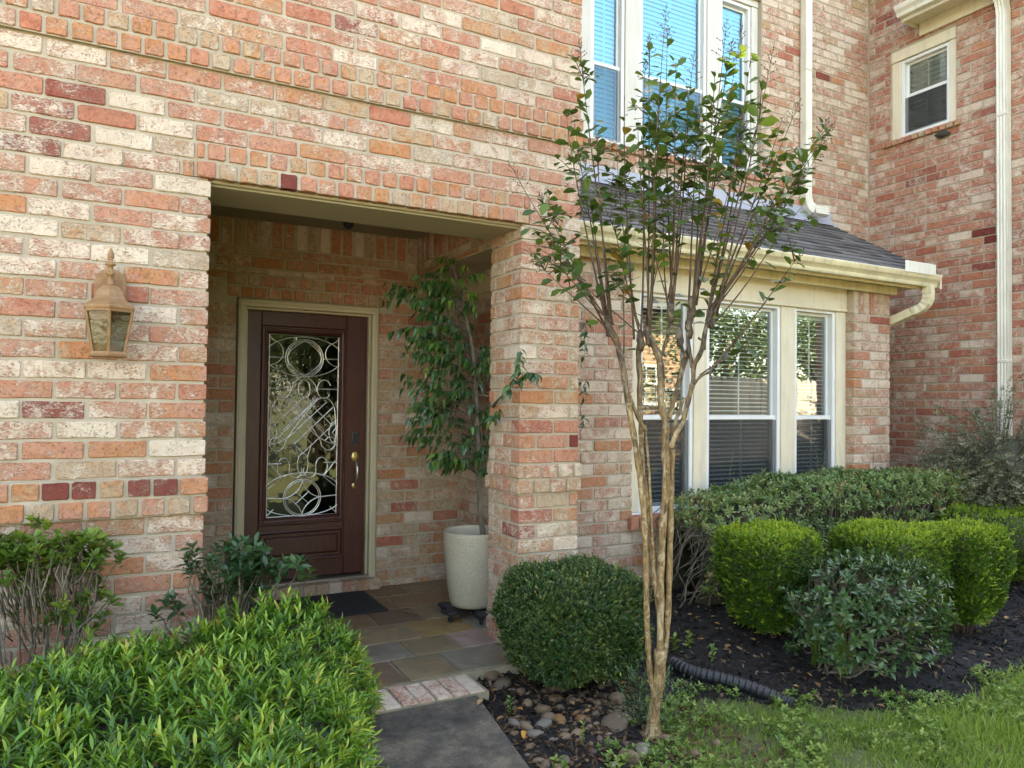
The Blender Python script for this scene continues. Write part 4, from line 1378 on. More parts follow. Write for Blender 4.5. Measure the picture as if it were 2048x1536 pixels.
came([(0.008, 0.004), (0.992, 0.004), (0.992, 0.996), (0.008, 0.996), (0.008, 0.004)], 0.004)
came(circ(0.5, 0.872, 0.27)); came(circ(0.5, 0.872, 0.245), 0.0032)
came(circ(0.5, 0.102, 0.265)); came(circ(0.5, 0.102, 0.242), 0.0032)
came(circ(0.5, 0.895, 0.56, 200, 340, 20, 0.125)); came(circ(0.5, 0.875, 0.56, 20, 160, 20, 0.115))
came(circ(0.5, 0.125, 0.56, 20, 160, 20, 0.115)); came(circ(0.5, 0.088, 0.56, 200, 340, 20, 0.085))
for s in (-1, 1):
    f_ = lambda x: 0.5 + s * x
    came([(f_(0.27), 0.872), (f_(0.49), 0.872)], 0.0042)
    came([(f_(0.265), 0.102), (f_(0.49), 0.108)], 0.0042)
    came([(f_(0.15), 0.703), (f_(0.49), 0.703)], 0.0042)
    came([(f_(0.3), 0.292), (f_(0.49), 0.292)], 0.0042)
    # star of two concave arcs
    came([(0.5 + s * 0.265 * (1 - t) ** 1.6, 0.102 + 0.097 * t ** 1.6) for t in np.linspace(0, 1, 9)], 0.0040)
    came([(0.5 + s * 0.265 * (1 - t) ** 1.6, 0.102 - 0.097 * t ** 1.6) for t in np.linspace(0, 1, 9)], 0.0040)
    came([(f_(0.1), 0.137), (f_(-0.1), 0.067)], 0.0036)
    came([(0.5 + s * 0.24 * math.sin(math.pi * t) ** 0.9, 0.775 + 0.195 * t) for t in np.linspace(0, 1, 13)], 0.0036)
    # upper curls, heart scrolls, lattice and lower curls
    came([(f_(0.29 + 0.10 * math.cos(a)), 0.702 + 0.052 * math.sin(a)) for a in np.linspace(0.4, 5.6, 20)])
    came([(f_(0.02 + 0.30 * t + 0.05 * math.sin(t * 6)), 0.775 - 0.17 * t) for t in np.linspace(0, 0.5, 8)])
    came(circ(f_(0.0), 0.70, 0.085, 0, 360, 22, 0.052) if s > 0 else [(0.5, 0.652), (0.5, 0.648)])
    heart = [(f_(-0.33), 0.63), (f_(-0.05), 0.53), (f_(0.2), 0.44), (f_(0.42), 0.40), (f_(0.475), 0.45), (f_(0.46), 0.54), (f_(0.44), 0.60), (f_(0.36), 0.648), (f_(0.24), 0.652), (f_(0.14), 0.62),
             (f_(-0.1), 0.50), (f_(-0.24), 0.42), (f_(-0.27), 0.385), (f_(-0.36), 0.360), (f_(-0.45), 0.38), (f_(-0.46), 0.42), (f_(-0.38), 0.435), (f_(-0.30), 0.41)]
    hv = [Vector((a, b, 0)) for a, b in heart]
    fine = []
    for i in range(len(hv) - 1):
        p0, p1, p2, p3 = hv[max(i - 1, 0)], hv[i], hv[i + 1], hv[min(i + 2, len(hv) - 1)]
        for t in np.linspace(0, 1, 5)[:-1]:
            q = 0.5 * ((2 * p1) + (p2 - p0) * t + (2 * p0 - 5 * p1 + 4 * p2 - p3) * t * t + (3 * p1 - p0 - 3 * p2 + p3) * t ** 3)
            fine.append((q.x, q.y))
    came(fine)
    came([(f_(-0.42), 0.60), (f_(0.12), 0.40), (f_(0.06), 0.32)])
    came([(f_(-0.12), 0.62), (f_(0.36), 0.43)], 0.0042)
    came([(f_(0.27 + 0.085 * math.cos(a)), 0.272 + 0.05 * math.sin(a)) for a in np.linspace(-2.2, 3.6, 20)])
    came([(f_(0.10 + 0.09 * math.cos(a)), 0.248 + 0.036 * math.sin(a)) for a in np.linspace(2.6, 6.5, 14)])
    came([(f_(0.5), 0.50), (f_(0.42), 0.46), (f_(0.5), 0.42)], 0.0042)
    came([(f_(0.40), 0.955), (f_(0.49), 0.985)], 0.0040)
    came([(f_(0.40), 0.045), (f_(0.49), 0.012)], 0.0040)
came(circ(0.5, 0.285, 0.075, 0, 360, 22, 0.062))
for s in (-1, 1):
    f_ = lambda x: 0.5 + s * x
    came([(f_(-0.47), 0.52), (f_(0.02), 0.34)], 0.0034)
    came([(f_(0.20), 0.655), (f_(-0.30), 0.47)], 0.0034)
    came([(f_(0.0), 0.655), (f_(-0.40), 0.505)], 0.0034)
    came(circ(f_(0.5), 0.90, 0.20, 100 if s > 0 else -80, 260 if s > 0 else 80, 14, 0.07), 0.0036)
    came(circ(f_(0.5), 0.46, 0.13, 100 if s > 0 else -80, 260 if s > 0 else 80, 14, 0.07), 0.0036)
    came([(f_(0.47), 0.30), (f_(0.30), 0.215), (f_(0.47), 0.16)], 0.0034)
# handle set and keypad
hx = 1.662
mb = MB()
mb.lathe([(0.0, 0.0), (0.030, 0.0), (0.033, 0.004), (0.028, 0.010), (0.010, 0.013), (0.0, 0.014)], n=20, cap=False)
for i_, (x, y, z_) in enumerate(mb.v):
    mb.v[i_] = (hx + x, DYF - z_, 1.015 + y * 1.35)
mb.build('escutcheon', 'brass', door, True)
mb = MB()
mb.lathe([(0.0, 0.0), (0.020, 0.0), (0.022, 0.004), (0.017, 0.009), (0.0, 0.010)], n=18, cap=False)
for i_, (x, y, z_) in enumerate(mb.v):
    mb.v[i_] = (hx - 0.002 + x, DYF - z_, 0.79 + y * 1.2)
mb.build('lower_rose', 'brass', door, True)
mb = MB()
mb.tube([(hx, DYF - 0.008, 0.985), (hx, DYF - 0.045, 0.975), (hx + 0.004, DYF - 0.062, 0.93), (hx + 0.003, DYF - 0.062, 0.87), (hx, DYF - 0.045, 0.815), (hx - 0.001, DYF - 0.006, 0.795)],
        [0.007, 0.008, 0.011, 0.010, 0.008, 0.007], 10)
mb.build('handle', 'steel', door, True)
MB().bbox(hx - 0.030, hx + 0.030, DYF - 0.022, DYF - 0.001, 1.105, 1.205, 0.008).build('keypad_lock', 'steel', door)
MB().bbox(hx - 0.025, hx + 0.025, DYF - 0.026, DYF - 0.0222, 1.112, 1.198, 0.0032).build('keypad', 'dark', door)
MB().bbox(ix0, ix1, PY - 0.03, PY + 0.09, 0.085, 0.105, 0.004).build('door_sill', 'steel', house)
st_ = Bricks(PY - 0.10, 'y')
st_.rowlock(DX0 - 0.02, DX1 + 0.02, 0.002, 1, P_PORCH, 0, pitch=0.1, depth=0.12, hgt=0.095)
stp = MB().box(DX0 - 0.01, DX1 + 0.01, PY - 0.085, PY + 0.008, 0.004, 0.08).build('door_step', 'mortar', house)
st_.build(stp)

# ------------------------------------------------------------------ wall lantern
lx, lz = -0.026, 1.64
ly = FY - 0.135
lan = thing('wall_lantern', 'bronze coloured six sided lantern mounted on the brick wall', 'lantern', (lx, FY, 1.64))
HS = math.pi / 6                                              # a flat pane faces the viewer
mb = MB()
prof_bp = [(-0.062, 0.0), (0.062, 0.0), (0.062, 0.105), (0.055, 0.133), (0.036, 0.152), (0.012, 0.160), (-0.012, 0.160), (-0.036, 0.152), (-0.055, 0.133), (-0.062, 0.105)]
mb.extrude([(lx + a, lz + 0.232 + b) for a, b in prof_bp], 'y', FY - 0.020, FY - 0.008)
mb.extrude([(lx + a * 0.62, lz + 0.232 + 0.02 + b * 0.8) for a, b in prof_bp], 'y', FY - 0.028, FY - 0.020)
fix_normals(mb.build('back_plate', 'lantern', lan))
mb = MB()
mb.tube([(lx, FY - 0.02, lz + 0.31), (lx, FY - 0.06, lz + 0.345), (lx, FY - 0.11, lz + 0.352), (lx, ly, lz + 0.33)], [0.012, 0.011, 0.010, 0.012], 10)
mb.build('arm', 'lantern', lan, True)
K = 0.93
mb = MB()
mb.lathe([(r * K, z_) for r, z_ in [(0.118, 0.196), (0.120, 0.205), (0.118, 0.210), (0.100, 0.222), (0.078, 0.238), (0.066, 0.256), (0.058, 0.278), (0.042, 0.296), (0.022, 0.304), (0.016, 0.306)]], (lx, ly, lz), 6, HS)
mb.build('cap', 'lantern', lan)
mb = MB()
mb.lathe([(r * K, z_) for r, z_ in [(0.109, 0.183), (0.112, 0.186), (0.112, 0.1965), (0.104, 0.1968)]], (lx, ly, lz), 6, HS)
mb.build('rim', 'lantern', lan)
mb = MB()
mb.lathe([(0.016, 0.302), (0.018, 0.310), (0.013, 0.318), (0.013, 0.345), (0.019, 0.350), (0.019, 0.356), (0.012, 0.362), (0.010, 0.385), (0.022, 0.392), (0.022, 0.397), (0.009, 0.402), (0.008, 0.412),
          (0.013, 0.424), (0.012, 0.440), (0.007, 0.456), (0.001, 0.466)], (lx, ly, lz), 14, 0)
mb.build('finial', 'lantern', lan, True)
rt, rb = 0.108 * K, 0.074 * K
for k_ in range(6):
    a = HS + k_ * math.pi / 3
    b = a + math.pi / 3
    top = Vector((math.cos(a) * rt, math.sin(a) * rt, 0.184)); bot = Vector((math.cos(a) * rb, math.sin(a) * rb, 0.012))
    o3 = Vector((lx, ly, lz))
    mb = MB()
    mb.tube([o3 + bot, o3 + top], 0.0065, 6)
    mb.build('cage_bar', 'lantern', lan)
    t2 = Vector((math.cos(b) * rt, math.sin(b) * rt, 0.184)); b2 = Vector((math.cos(b) * rb, math.sin(b) * rb, 0.012))
    mb = MB()
    ins_ = 0.97
    q = [o3 + Vector((v.x * ins_, v.y * ins_, v.z)) for v in (bot, b2, t2, top)]
    q2 = [o3 + Vector((v.x * 0.955, v.y * 0.955, v.z)) for v in (bot, b2, t2, top)]
    mb.add(q + q2, [(0, 1, 2, 3), (7, 6, 5, 4), (0, 4, 5, 1), (1, 5, 6, 2), (2, 6, 7, 3), (3, 7, 4, 0)])
    mb.build('glass_pane', 'lamp_glass', lan)
mb = MB()
mb.lathe([(0.070, -0.010), (0.084 * K, -0.006), (0.086 * K, 0.0032), (0.080 * K, 0.014), (0.06, 0.015)], (lx, ly, lz), 6, HS)
mb.build('base', 'lantern', lan)
mb = MB()
mb.lathe([(0.0, 0.085), (0.012, 0.088), (0.024, 0.100), (0.030, 0.118), (0.028, 0.135), (0.016, 0.152), (0.013, 0.166), (0.013, 0.185)], (lx, ly, lz), 18)
mb.build('bulb', 'lamp_glass', lan, True)
mb = MB()
mb.lathe([(0.015, 0.160), (0.015, 0.200), (0.0, 0.200)], (lx, ly, lz), 12)
mb.build('socket', 'brass', lan, True)


# ------------------------------------------------------------------ ground, walk, porch floor
def gh(x, y):
    """height of the soil"""
    x = np.asarray(x, float)
    y = np.asarray(y, float)
    z = -0.062 + 0.10 * smoothstep((y - 2.9) / 1.5) * smoothstep((x - 2.2) / 0.9)
    z = z + 0.012 * np.sin(x * 3.1 + 1.3) * np.sin(y * 2.7 + 0.4) + 0.006 * np.sin(x * 9.0) * np.cos(y * 8.0)
    return z


def lawn_edge(x):
    """y of the border between lawn (nearer) and mulch bed (farther)"""
    return np.interp(x, [1.9, 2.3, 2.7, 3.05, 3.4, 3.8, 4.7, 5.6, 7.5], [2.55, 2.80, 2.95, 2.72, 2.42, 2.30, 2.40, 2.62, 3.0])


def ground_mat():
    m, nt, b = new_mat('lawn_soil')
    p = pos_of(nt)
    f = noise(nt, p, 6.0, 6, 0.65)
    c = ramp(nt, f, [(0.3, (0.055, 0.050, 0.024)), (0.5, (0.075, 0.085, 0.028)), (0.75, (0.105, 0.135, 0.036))])
    nt.links.new(c, b.inputs['Base Color'])
    b.inputs['Roughness'].default_value = 0.95
    bump(nt, b, noise(nt, p, 40.0, 5, 0.7), 0.8, 0.02)
    return m


def mulch_mat():
    m, nt, b = new_mat('black_mulch')
    p = pos_of(nt)
    f = noise(nt, p, 55.0, 6, 0.7, 0.5)
    c = ramp(nt, f, [(0.3, (0.003, 0.0025, 0.002)), (0.55, (0.010, 0.0075, 0.006)), (0.78, (0.032, 0.023, 0.017))])
    nt.links.new(c, b.inputs['Base Color'])
    b.inputs['Roughness'].default_value = 0.9
    bump(nt, b, f, 1.0, 0.03)
    return m


M['lawn'] = ground_mat()
M['mulch'] = mulch_mat()
g = MB()
xs = [-300, -60, -20] + list(np.arange(-8, 13.01, 0.25)) + [25, 60, 300]
ys = [-300, -60, -20] + list(np.arange(-10, 12.01, 0.25)) + [25, 60, 300]
nx = len(xs)
gv = [(x, y, float(gh(x, y)) - 0.012) for y in ys for x in xs]
gf = [(j * nx + i, j * nx + i + 1, (j + 1) * nx + i + 1, (j + 1) * nx + i) for j in range(len(ys) - 1) for i in range(nx - 1)]
g.add(gv, gf)
tag(g.build('ground', 'lawn', None, True), kind='structure')
# mulch bed: a finer sheet that dips under the lawn along its edge
g = MB()
xs = np.arange(1.30, 7.78, 0.04)
ys = np.arange(1.6, 4.60, 0.04)
nx = len(xs)
r2 = np.random.default_rng(3)
gv = []
for y in ys:
    for x in xs:
        e = float(y - lawn_edge(x))
        z = float(gh(x, y)) + 0.006 + r2.normal(0, 0.006) - 0.045 * float(smoothstep((-e + 0.06) / 0.16)) * (1 if x > 2.15 else 0.0)
        gv.append((x, y, z))
gf = [(j * nx + i, j * nx + i + 1, (j + 1) * nx + i + 1, (j + 1) * nx + i) for j in range(len(ys) - 1) for i in range(nx - 1)]
g.add(gv, gf)
tag(g.build('mulch_bed', 'mulch', None, True), kind='structure')


def concrete_mat():
    m, nt, b = new_mat('stained_concrete')
    p = pos_of(nt)
    big = noise(nt, p, 3.6, 8, 0.74, 0.1)
    c = ramp(nt, big, [(0.36, (0.028, 0.023, 0.017)), (0.48, (0.074, 0.062, 0.045)), (0.62, (0.17, 0.138, 0.094))])
    sp = mth(nt, 'MULTIPLY', mth(nt, 'SUBTRACT', noise(nt, p, 170.0, 3, 0.6), 0.60), 9.0, True)
    c = mixc(nt, mth(nt, 'MULTIPLY', sp, 0.5), c, (0.19, 0.17, 0.14))
    fine = noise(nt, p, 95.0, 6, 0.8)
    gt = mth(nt, 'MULTIPLY', mth(nt, 'SUBTRACT', fine, 0.5), 8.0, True)
    c = mixc(nt, mth(nt, 'MULTIPLY', gt, 0.55), c, (0.020, 0.018, 0.015))
    nt.links.new(c, b.inputs['Base Color'])
    b.inputs['Roughness'].default_value = 0.85
    bump(nt, b, fine, 0.7, 0.008)
    return m


M['concrete'] = concrete_mat()
wk = MB()
n = 14
L_, R_ = [], []
for i in range(n + 1):
    y = 3.362 - i * (3.362 + 3.0) / n
    xr = 1.642 + (y - 3.374) * 0.17
    L_.append((xr - 1.15, y)); R_.append((xr, y))
out = L_ + R_[::-1]
zt, zb = -0.016, -0.12
N = len(out)
c_ = 0.008
inn = [(x + (c_ if i <= n else -c_), y - (c_ if (i in (0, N - 1)) else 0)) for i, (x, y) in enumerate(out)]
vs_ = [(x, y, zt) for x, y in inn] + [(x, y, zt - c_) for x, y in out] + [(x, y, zb) for x, y in out]
fs = [tuple(range(N))[::-1]] + [(q * N + i, q * N + (i + 1) % N, (q + 1) * N + (i + 1) % N, (q + 1) * N + i) for q in (0, 1) for i in range(N)]
wk.add(vs_, fs)
tag(fix_normals(wk.build('walkway', 'concrete')), kind='structure')

M['bounce_slab'] = simple('pale_concrete', (0.40, 0.36, 0.29), 0.9, var=0.12, scale=2.0)
tag(MB().box(-14.0, 0.4, -13.0, -1.2, -0.12, -0.03).build('bounce_slab', 'bounce_slab'), kind='structure')  # added out of view to bounce sunlight onto the porch and front wall
pfl = MB()
pfl.box(OL - 0.02, 2.60, 3.632, PY + 0.005, -0.14, -0.008)
pfl.box(0.40, 1.708, 3.366, 3.631, -0.14, -0.012)
M['bed_mortar'] = simple('floor_mortar', (0.27, 0.225, 0.15), 0.95, var=0.25, scale=9, bump_s=0.4)
porch_floor = tag(pfl.build('porch_floor', 'bed_mortar'), kind='structure')


def stone_mat():
    m, nt, b = new_mat('flagstone')
    oi = nt.nodes.new('ShaderNodeObjectInfo')
    p = pos_of(nt)
    off = nd(nt, 'ShaderNodeVectorMath', {0: p, 1: oi.outputs['Location']}, operation='ADD').outputs[0]
    f = noise(nt, off, 5.0, 6, 0.6, 1.2)
    dk = mixc(nt, 0.5, oi.outputs['Color'], (0.06, 0.045, 0.03))
    c = mixc(nt, ramp(nt, f, [(0.35, 0.0), (0.65, 1.0)]), dk, oi.outputs['Color'])
    rust = mth(nt, 'MULTIPLY', mth(nt, 'SUBTRACT', noise(nt, p, 3.3, 4, 0.6), 0.52), 6.0, True)
    c = mixc(nt, mth(nt, 'MULTIPLY', rust, 0.45), c, (0.24, 0.135, 0.055))
    c = mixc(nt, mth(nt, 'MULTIPLY', noise(nt, p, 70.0, 4, 0.7), 0.35), c, (0.06, 0.05, 0.042))
    nt.links.new(c, b.inputs['Base Color'])
    b.inputs['Roughness'].default_value = 0.62
    bump(nt, b, noise(nt, off, 16.0, 6, 0.65, 1.5), 0.7, 0.012)
    return m


M['flag'] = stone_mat()
FC = {'rust': (0.30, 0.165, 0.075), 'tan': (0.31, 0.22, 0.115), 'grey': (0.235, 0.205, 0.145), 'brown': (0.19, 0.11, 0.065), 'pink': (0.40, 0.27, 0.215), 'olive': (0.25, 0.185, 0.095), 'gold': (0.38, 0.225, 0.075)}


def flag(x0, x1, y0, y1, col):
    jt = 0.006
    x0, x1, y0, y1 = x0 + jt, x1 - jt, y0 + jt, y1 - jt
    r = lambda: random.uniform(-0.003, 0.003)
    cx, cy_ = (x0 + x1) / 2, (y0 + y1) / 2
    nseg = 3
    out = []
    for (a, b, c2, d2) in ((x0, y0, x1, y0), (x1, y0, x1, y1), (x1, y1, x0, y1), (x0, y1, x0, y0)):
        for s in range(nseg):
            t = s / nseg
            out.append((a + (c2 - a) * t + r() - cx, b + (d2 - b) * t + r() - cy_))
    N = len(out)
    h = random.uniform(-0.0015, 0.002)
    vs_ = [(x * 0.985, y * 0.98, h) for x, y in out] + [(x, y, h - 0.004) for x, y in out] + [(x, y, -0.03) for x, y in out]
    fs = [tuple(range(N))] + [(q * N + (i + 1) % N, q * N + i, (q + 1) * N + i, (q + 1) * N + (i + 1) % N) for q in (0, 1) for i in range(N)]
    o = MB().add(vs_, fs).build('flagstone', 'flag', porch_floor)
    o.location = (cx, cy_, 0)
    c = FC[col]
    k_ = random.uniform(0.85, 1.05)
    o.color = (c[0] * k_, c[1] * k_, c[2] * k_, 1)


for a in ((0.385, 0.80, 3.636, 3.978, 'tan'), (0.80, 1.08, 3.636, 3.978, 'olive'), (1.08, 1.384, 3.636, 3.978, 'brown'), (1.384, 1.68, 3.636, 3.978, 'olive'), (1.68, 2.087, 3.636, 3.978, 'grey'),
          (0.385, 0.90, 3.978, 4.272, 'grey'), (0.90, 1.22, 3.978, 4.272, 'tan'), (1.22, 1.543, 3.978, 4.272, 'grey'), (1.543, 1.848, 3.978, 4.272, 'olive'), (1.848, 2.087, 3.978, 4.272, 'pink'),
          (0.385, 0.82, 4.272, 4.60, 'rust'), (0.82, 1.25, 4.272, 4.60, 'gold'), (1.25, 1.71, 4.272, 4.60, 'tan'), (1.71, 2.08, 4.272, 4.60, 'gold'), (2.08, 2.56, 4.272, 4.60, 'grey'),
          (0.385, 0.95, 4.60, 4.93, 'tan'), (0.95, 1.54, 4.60, 4.93, 'rust'), (1.54, 1.853, 4.60, 4.93, 'brown'), (1.853, 2.2, 4.60, 4.93, 'tan'), (2.2, 2.56, 4.60, 4.93, 'rust'),
          (0.385, 0.76, 4.93, 5.27, 'rust'), (0.76, 1.30, 4.93, 5.27, 'tan'), (1.30, 1.80, 4.93, 5.27, 'rust'), (1.80, 2.25, 4.93, 5.27, 'rust'), (2.25, 2.56, 4.93, 5.27, 'tan'),
          (0.385, 0.9, 5.27, 5.595, 'tan'), (0.9, 1.45, 5.27, 5.595, 'rust'), (1.45, 2.0, 5.27, 5.595, 'rust'), (2.0, 2.56, 5.27, 5.595, 'tan')):
    flag(*a)
# brick edge course laid flat in front of the flagstones
for i in range(14):
    x0 = 1.70 - (i + 1) * 0.0895
    l, wd = 0.236, 0.079
    vs_, fs = brick_shape(wd, l, 0.06, i % 5)
    o = bpy.data.objects.new('brick', None)
    me = bpy.data.meshes.new('brick')
    me.from_pydata([(x, z_, -y) for x, y, z_ in vs_], [], [f[::-1] for f in fs])
    me.materials.append(M['brick'])
    me.flip_normals() if False else None
    o = bpy.data.objects.new('brick', me)
    fix_normals(o)
    o.location = (x0 + wd / 2, 3.374 + l / 2 + random.uniform(-0.004, 0.004), -0.004 + random.uniform(-0.004, 0.002))
    o.rotation_euler = (random.uniform(-0.01, 0.01), random.uniform(-0.02, 0.02), random.uniform(-0.03, 0.03))
    h_ = random.choice(((0.46, 0.72), (0.52, 0.76), (0.42, 0.66), (0.55, 0.9)))
    o.color = (h_[0], 0.95 if i == 5 else h_[1], random.random(), 1)
    link(o, porch_floor)

# ------------------------------------------------------------------ door mat, pot, caddy
mat_ = thing('door_mat', 'black ribbed door mat in front of the mahogany door', 'mat', (1.27, 5.2, 0))
MB().bbox(0.84, 1.70, 4.895, 5.47, 0.003, 0.014, 0.004).build('mat_base', 'dark', mat_)
for i in range(18):
    y = 4.915 + i * 0.031
    MB().bbox(0.87, 1.67, y, y + 0.016, 0.0135, 0.019, 0.003).build('rib', 'dark', mat_)


def terrazzo_mat():
    m, nt, b = new_mat('speckled_concrete')
    p = pos_of(nt)
    base = ramp(nt, noise(nt, p, 3.0, 4), [(0.3, (0.33, 0.28, 0.19)), (0.7, (0.42, 0.36, 0.255))])
    d = mth(nt, 'MULTIPLY', mth(nt, 'SUBTRACT', noise(nt, p, 210.0, 2, 0.5), 0.56), 14.0, True)
    c = mixc(nt, mth(nt, 'MULTIPLY', d, 0.75), base, (0.19, 0.155, 0.115))
    l_ = mth(nt, 'MULTIPLY', mth(nt, 'SUBTRACT', noise(nt, p, 160.0, 2, 0.5), 0.60), 14.0, True)
    c = mixc(nt, mth(nt, 'MULTIPLY', l_, 0.5), c, (0.66, 0.62, 0.52))
    nt.links.new(c, b.inputs['Base Color'])
    b.inputs['Roughness'].default_value = 0.7
    return m


M['pot'] = terrazzo_mat()
PX, PYY = 2.175, 4.545
pot = thing('plant_pot', 'tall speckled cream pot standing on the wheeled caddy', 'plant pot', (PX, PYY, 0.06))
mb = MB()
mb.lathe([(0.115, 0.075), (0.150, 0.085), (0.158, 0.11), (0.178, 0.22), (0.197, 0.36), (0.206, 0.48), (0.208, 0.56), (0.205, 0.578), (0.198, 0.583), (0.190, 0.578), (0.186, 0.555), (0.184, 0.50)], (PX, PYY, 0), 40, cap=False)
mb.build('pot_body', 'pot', pot, True)
mb = MB()
mb.lathe([(0.0, 0.515), (0.08, 0.52), (0.15, 0.512), (0.1845, 0.505)], (PX, PYY, 0), 24, cap=False)
mb.build('potting_soil', 'mulch', pot, True)
mb = MB()
mb.lathe([(0.0, 0.075), (0.120, 0.0755)], (PX, PYY, 0), 24, cap=False)
mb.build('pot_base', 'pot', pot)
cad = thing('plant_caddy', 'black plastic caddy on castors under the speckled pot', 'plant caddy', (PX, PYY, 0))
for k_ in range(3):
    a = math.radians(20 + 60 * k_)
    mb = MB()
    dx_, dy_ = math.cos(a), math.sin(a)
    l, wd = 0.225, 0.026
    q = [(PX + dx_ * s * l - dy_ * t * wd, PYY + dy_ * s * l + dx_ * t * wd) for s, t in ((-1, -1), (1, -1), (1, 1), (-1, 1))]
    zz = 0.046 + k_ * 0.0005
    mb.add([(x, y, zz) for x, y in q] + [(x, y, zz + 0.028) for x, y in q], [(0, 3, 2, 1), (4, 5, 6, 7), (0, 1, 5, 4), (1, 2, 6, 5), (2, 3, 7, 6), (3, 0, 4, 7)])
    mb.build('caddy_arm', 'dark', cad)
    for s in (-1, 1):
        cx, cy_ = PX + s * dx_ * 0.205, PYY + s * dy_ * 0.205
        mb = MB()
        mb.tube([(cx - dy_ * 0.009, cy_ + dx_ * 0.009, 0.020), (cx + dy_ * 0.009, cy_ - dx_ * 0.009, 0.020)], 0.019, 14)
        mb.build('castor_wheel', 'dark', cad, False)
        MB().box(cx - 0.013, cx + 0.013, cy_ - 0.013, cy_ + 0.013, 0.030, 0.050).build('castor_fork', 'dark', cad)
        MB().bbox(cx - 0.034, cx + 0.034, cy_ - 0.034, cy_ + 0.034, 0.0485, 0.0735, 0.006).build('caddy_foot', 'dark', cad)

# small fixtures
fx = at_z(697, 445, 2.76)
dm = MB()
dm.lathe([(0.0, -0.05), (0.022, -0.045), (0.036, -0.028), (0.04, -0.008), (0.04, 0.004)], (fx.x, fx.y, 2.762), 18)
tag(dm.build('dome_camera', 'dark', None, True), 'small black dome camera on the porch ceiling', 'camera')
nw = at_x(1885, 268, SX - 0.03)
ns = MB()
r3 = random.Random(5)
for k_ in range(1):
    n1, n2 = 9, 12
    vs_, fs = [], []
    for i in range(n1):
        th = math.pi * i / (n1 - 1)
        for j in range(n2):
            ph = 2 * math.pi * j / n2
            rr = 1 + 0.25 * math.sin(ph * 3 + i) + r3.uniform(-0.12, 0.12)
            vs_.append((nw.x + 0.025 * rr * math.sin(th) * math.cos(ph), nw.y + 0.075 * rr * math.sin(th) * math.sin(ph), nw.z + 0.032 * rr * math.cos(th)))
    fs = [(i * n2 + j, (i + 1) * n2 + j, (i + 1) * n2 + (j + 1) % n2, i * n2 + (j + 1) % n2) for i in range(n1 - 1) for j in range(n2)]
    ns.add(vs_, fs)
M['nest'] = simple('dried_mud', (0.05, 0.042, 0.035), 0.95, var=0.3, scale=60, bump_s=0.6)
tag(ns.build('wasp_nest', 'nest', None, True), 'dark mud wasp nest under the brick sill of the small upper window', 'wasp nest')

# ------------------------------------------------------------------ black drain pipe in the mulch
pp = [at_z(1345, 1326, -0.01), at_z(1370, 1338, -0.01), at_z(1400, 1348, -0.02), at_z(1450, 1360, -0.028), at_z(1500, 1375, -0.042), at_z(1548, 1394, -0.06), at_z(1585, 1412, -0.085)]
fine = []
for i in range(len(pp) - 1):
    p0, p1, p2, p3 = pp[max(i - 1, 0)], pp[i], pp[i + 1], pp[min(i + 2, len(pp) - 1)]
    for t in np.linspace(0, 1, 17)[:-1]:
        fine.append(0.5 * ((2 * p1) + (p2 - p0) * t + (2 * p0 - 5 * p1 + 4 * p2 - p3) * t * t + (3 * p1 - p0 - 3 * p2 + p3) * t ** 3))
mb = MB()
mb.tube(fine, [0.033 + (0.005 if (i // 2) % 2 else 0.0) for i in range(len(fine))], 16)
M['pipe'] = simple('black_corrugated_plastic', (0.011, 0.012, 0.014), 0.45, var=0.2, scale=20, spec=0.5)
tag(mb.build('drain_pipe', 'pipe', None), 'black corrugated drain pipe lying along the mulch edge', 'drain pipe')


# ------------------------------------------------------------------ river stones
def rock_mat():
    m, nt, b = new_mat('river_stone')
    oi = nt.nodes.new('ShaderNodeObjectInfo')
    tc = nt.nodes.new('ShaderNodeTexCoord').outputs['Object']
    f = noise(nt, tc, 22.0, 5, 0.6, 0.5)
    c = mixc(nt, mth(nt, 'MULTIPLY', f, 0.75), oi.outputs['Color'], (0.085, 0.06, 0.04))
    nt.links.new(c, b.inputs['Base Color'])
    b.inputs['Roughness'].default_value = 0.75
    bump(nt, b, noise(nt, tc, 80.0, 4), 0.3, 0.004)
    return m


M['rock'] = rock_mat()


def rock_mesh(seed):
    r = np.random.default_rng(seed)
    n1, n2 = 8, 12
    vs_, fs = [], []
    ph0 = r.uniform(0, 6, 4)
    for i in range(n1):
        th = math.pi * i / (n1 - 1)
        for j in range(n2):
            ph = 2 * math.pi * j / n2
            x, y, z_ = math.sin(th) * math.cos(ph), math.sin(th) * math.sin(ph), math.cos(th)
            d = 1 + 0.13 * math.sin(2.3 * x + ph0[0]) + 0.12 * math.sin(2.7 * y + ph0[1]) + 0.08 * math.sin(3.5 * z_ + 2 * x + ph0[2])
            vs_.append((x * d, y * d * 0.8, z_ * d * 0.62))
    fs = [(i * n2 + j, (i + 1) * n2 + j, (i + 1) * n2 + (j + 1) % n2, i * n2 + (j + 1) % n2) for i in range(n1 - 1) for j in range(n2)]
    o = MB().add(vs_, fs).build('river_stone', 'rock', None, True)
    me = o.data
    bpy.data.objects.remove(o)
    return me


ROCKS = [rock_mesh(s) for s in range(7)]
RC = [(0.17, 0.095, 0.045), (0.135, 0.082, 0.044), (0.20, 0.130, 0.072), (0.145, 0.130, 0.105), (0.27, 0.24, 0.19), (0.29, 0.13, 0.035), (0.105, 0.070, 0.045)]


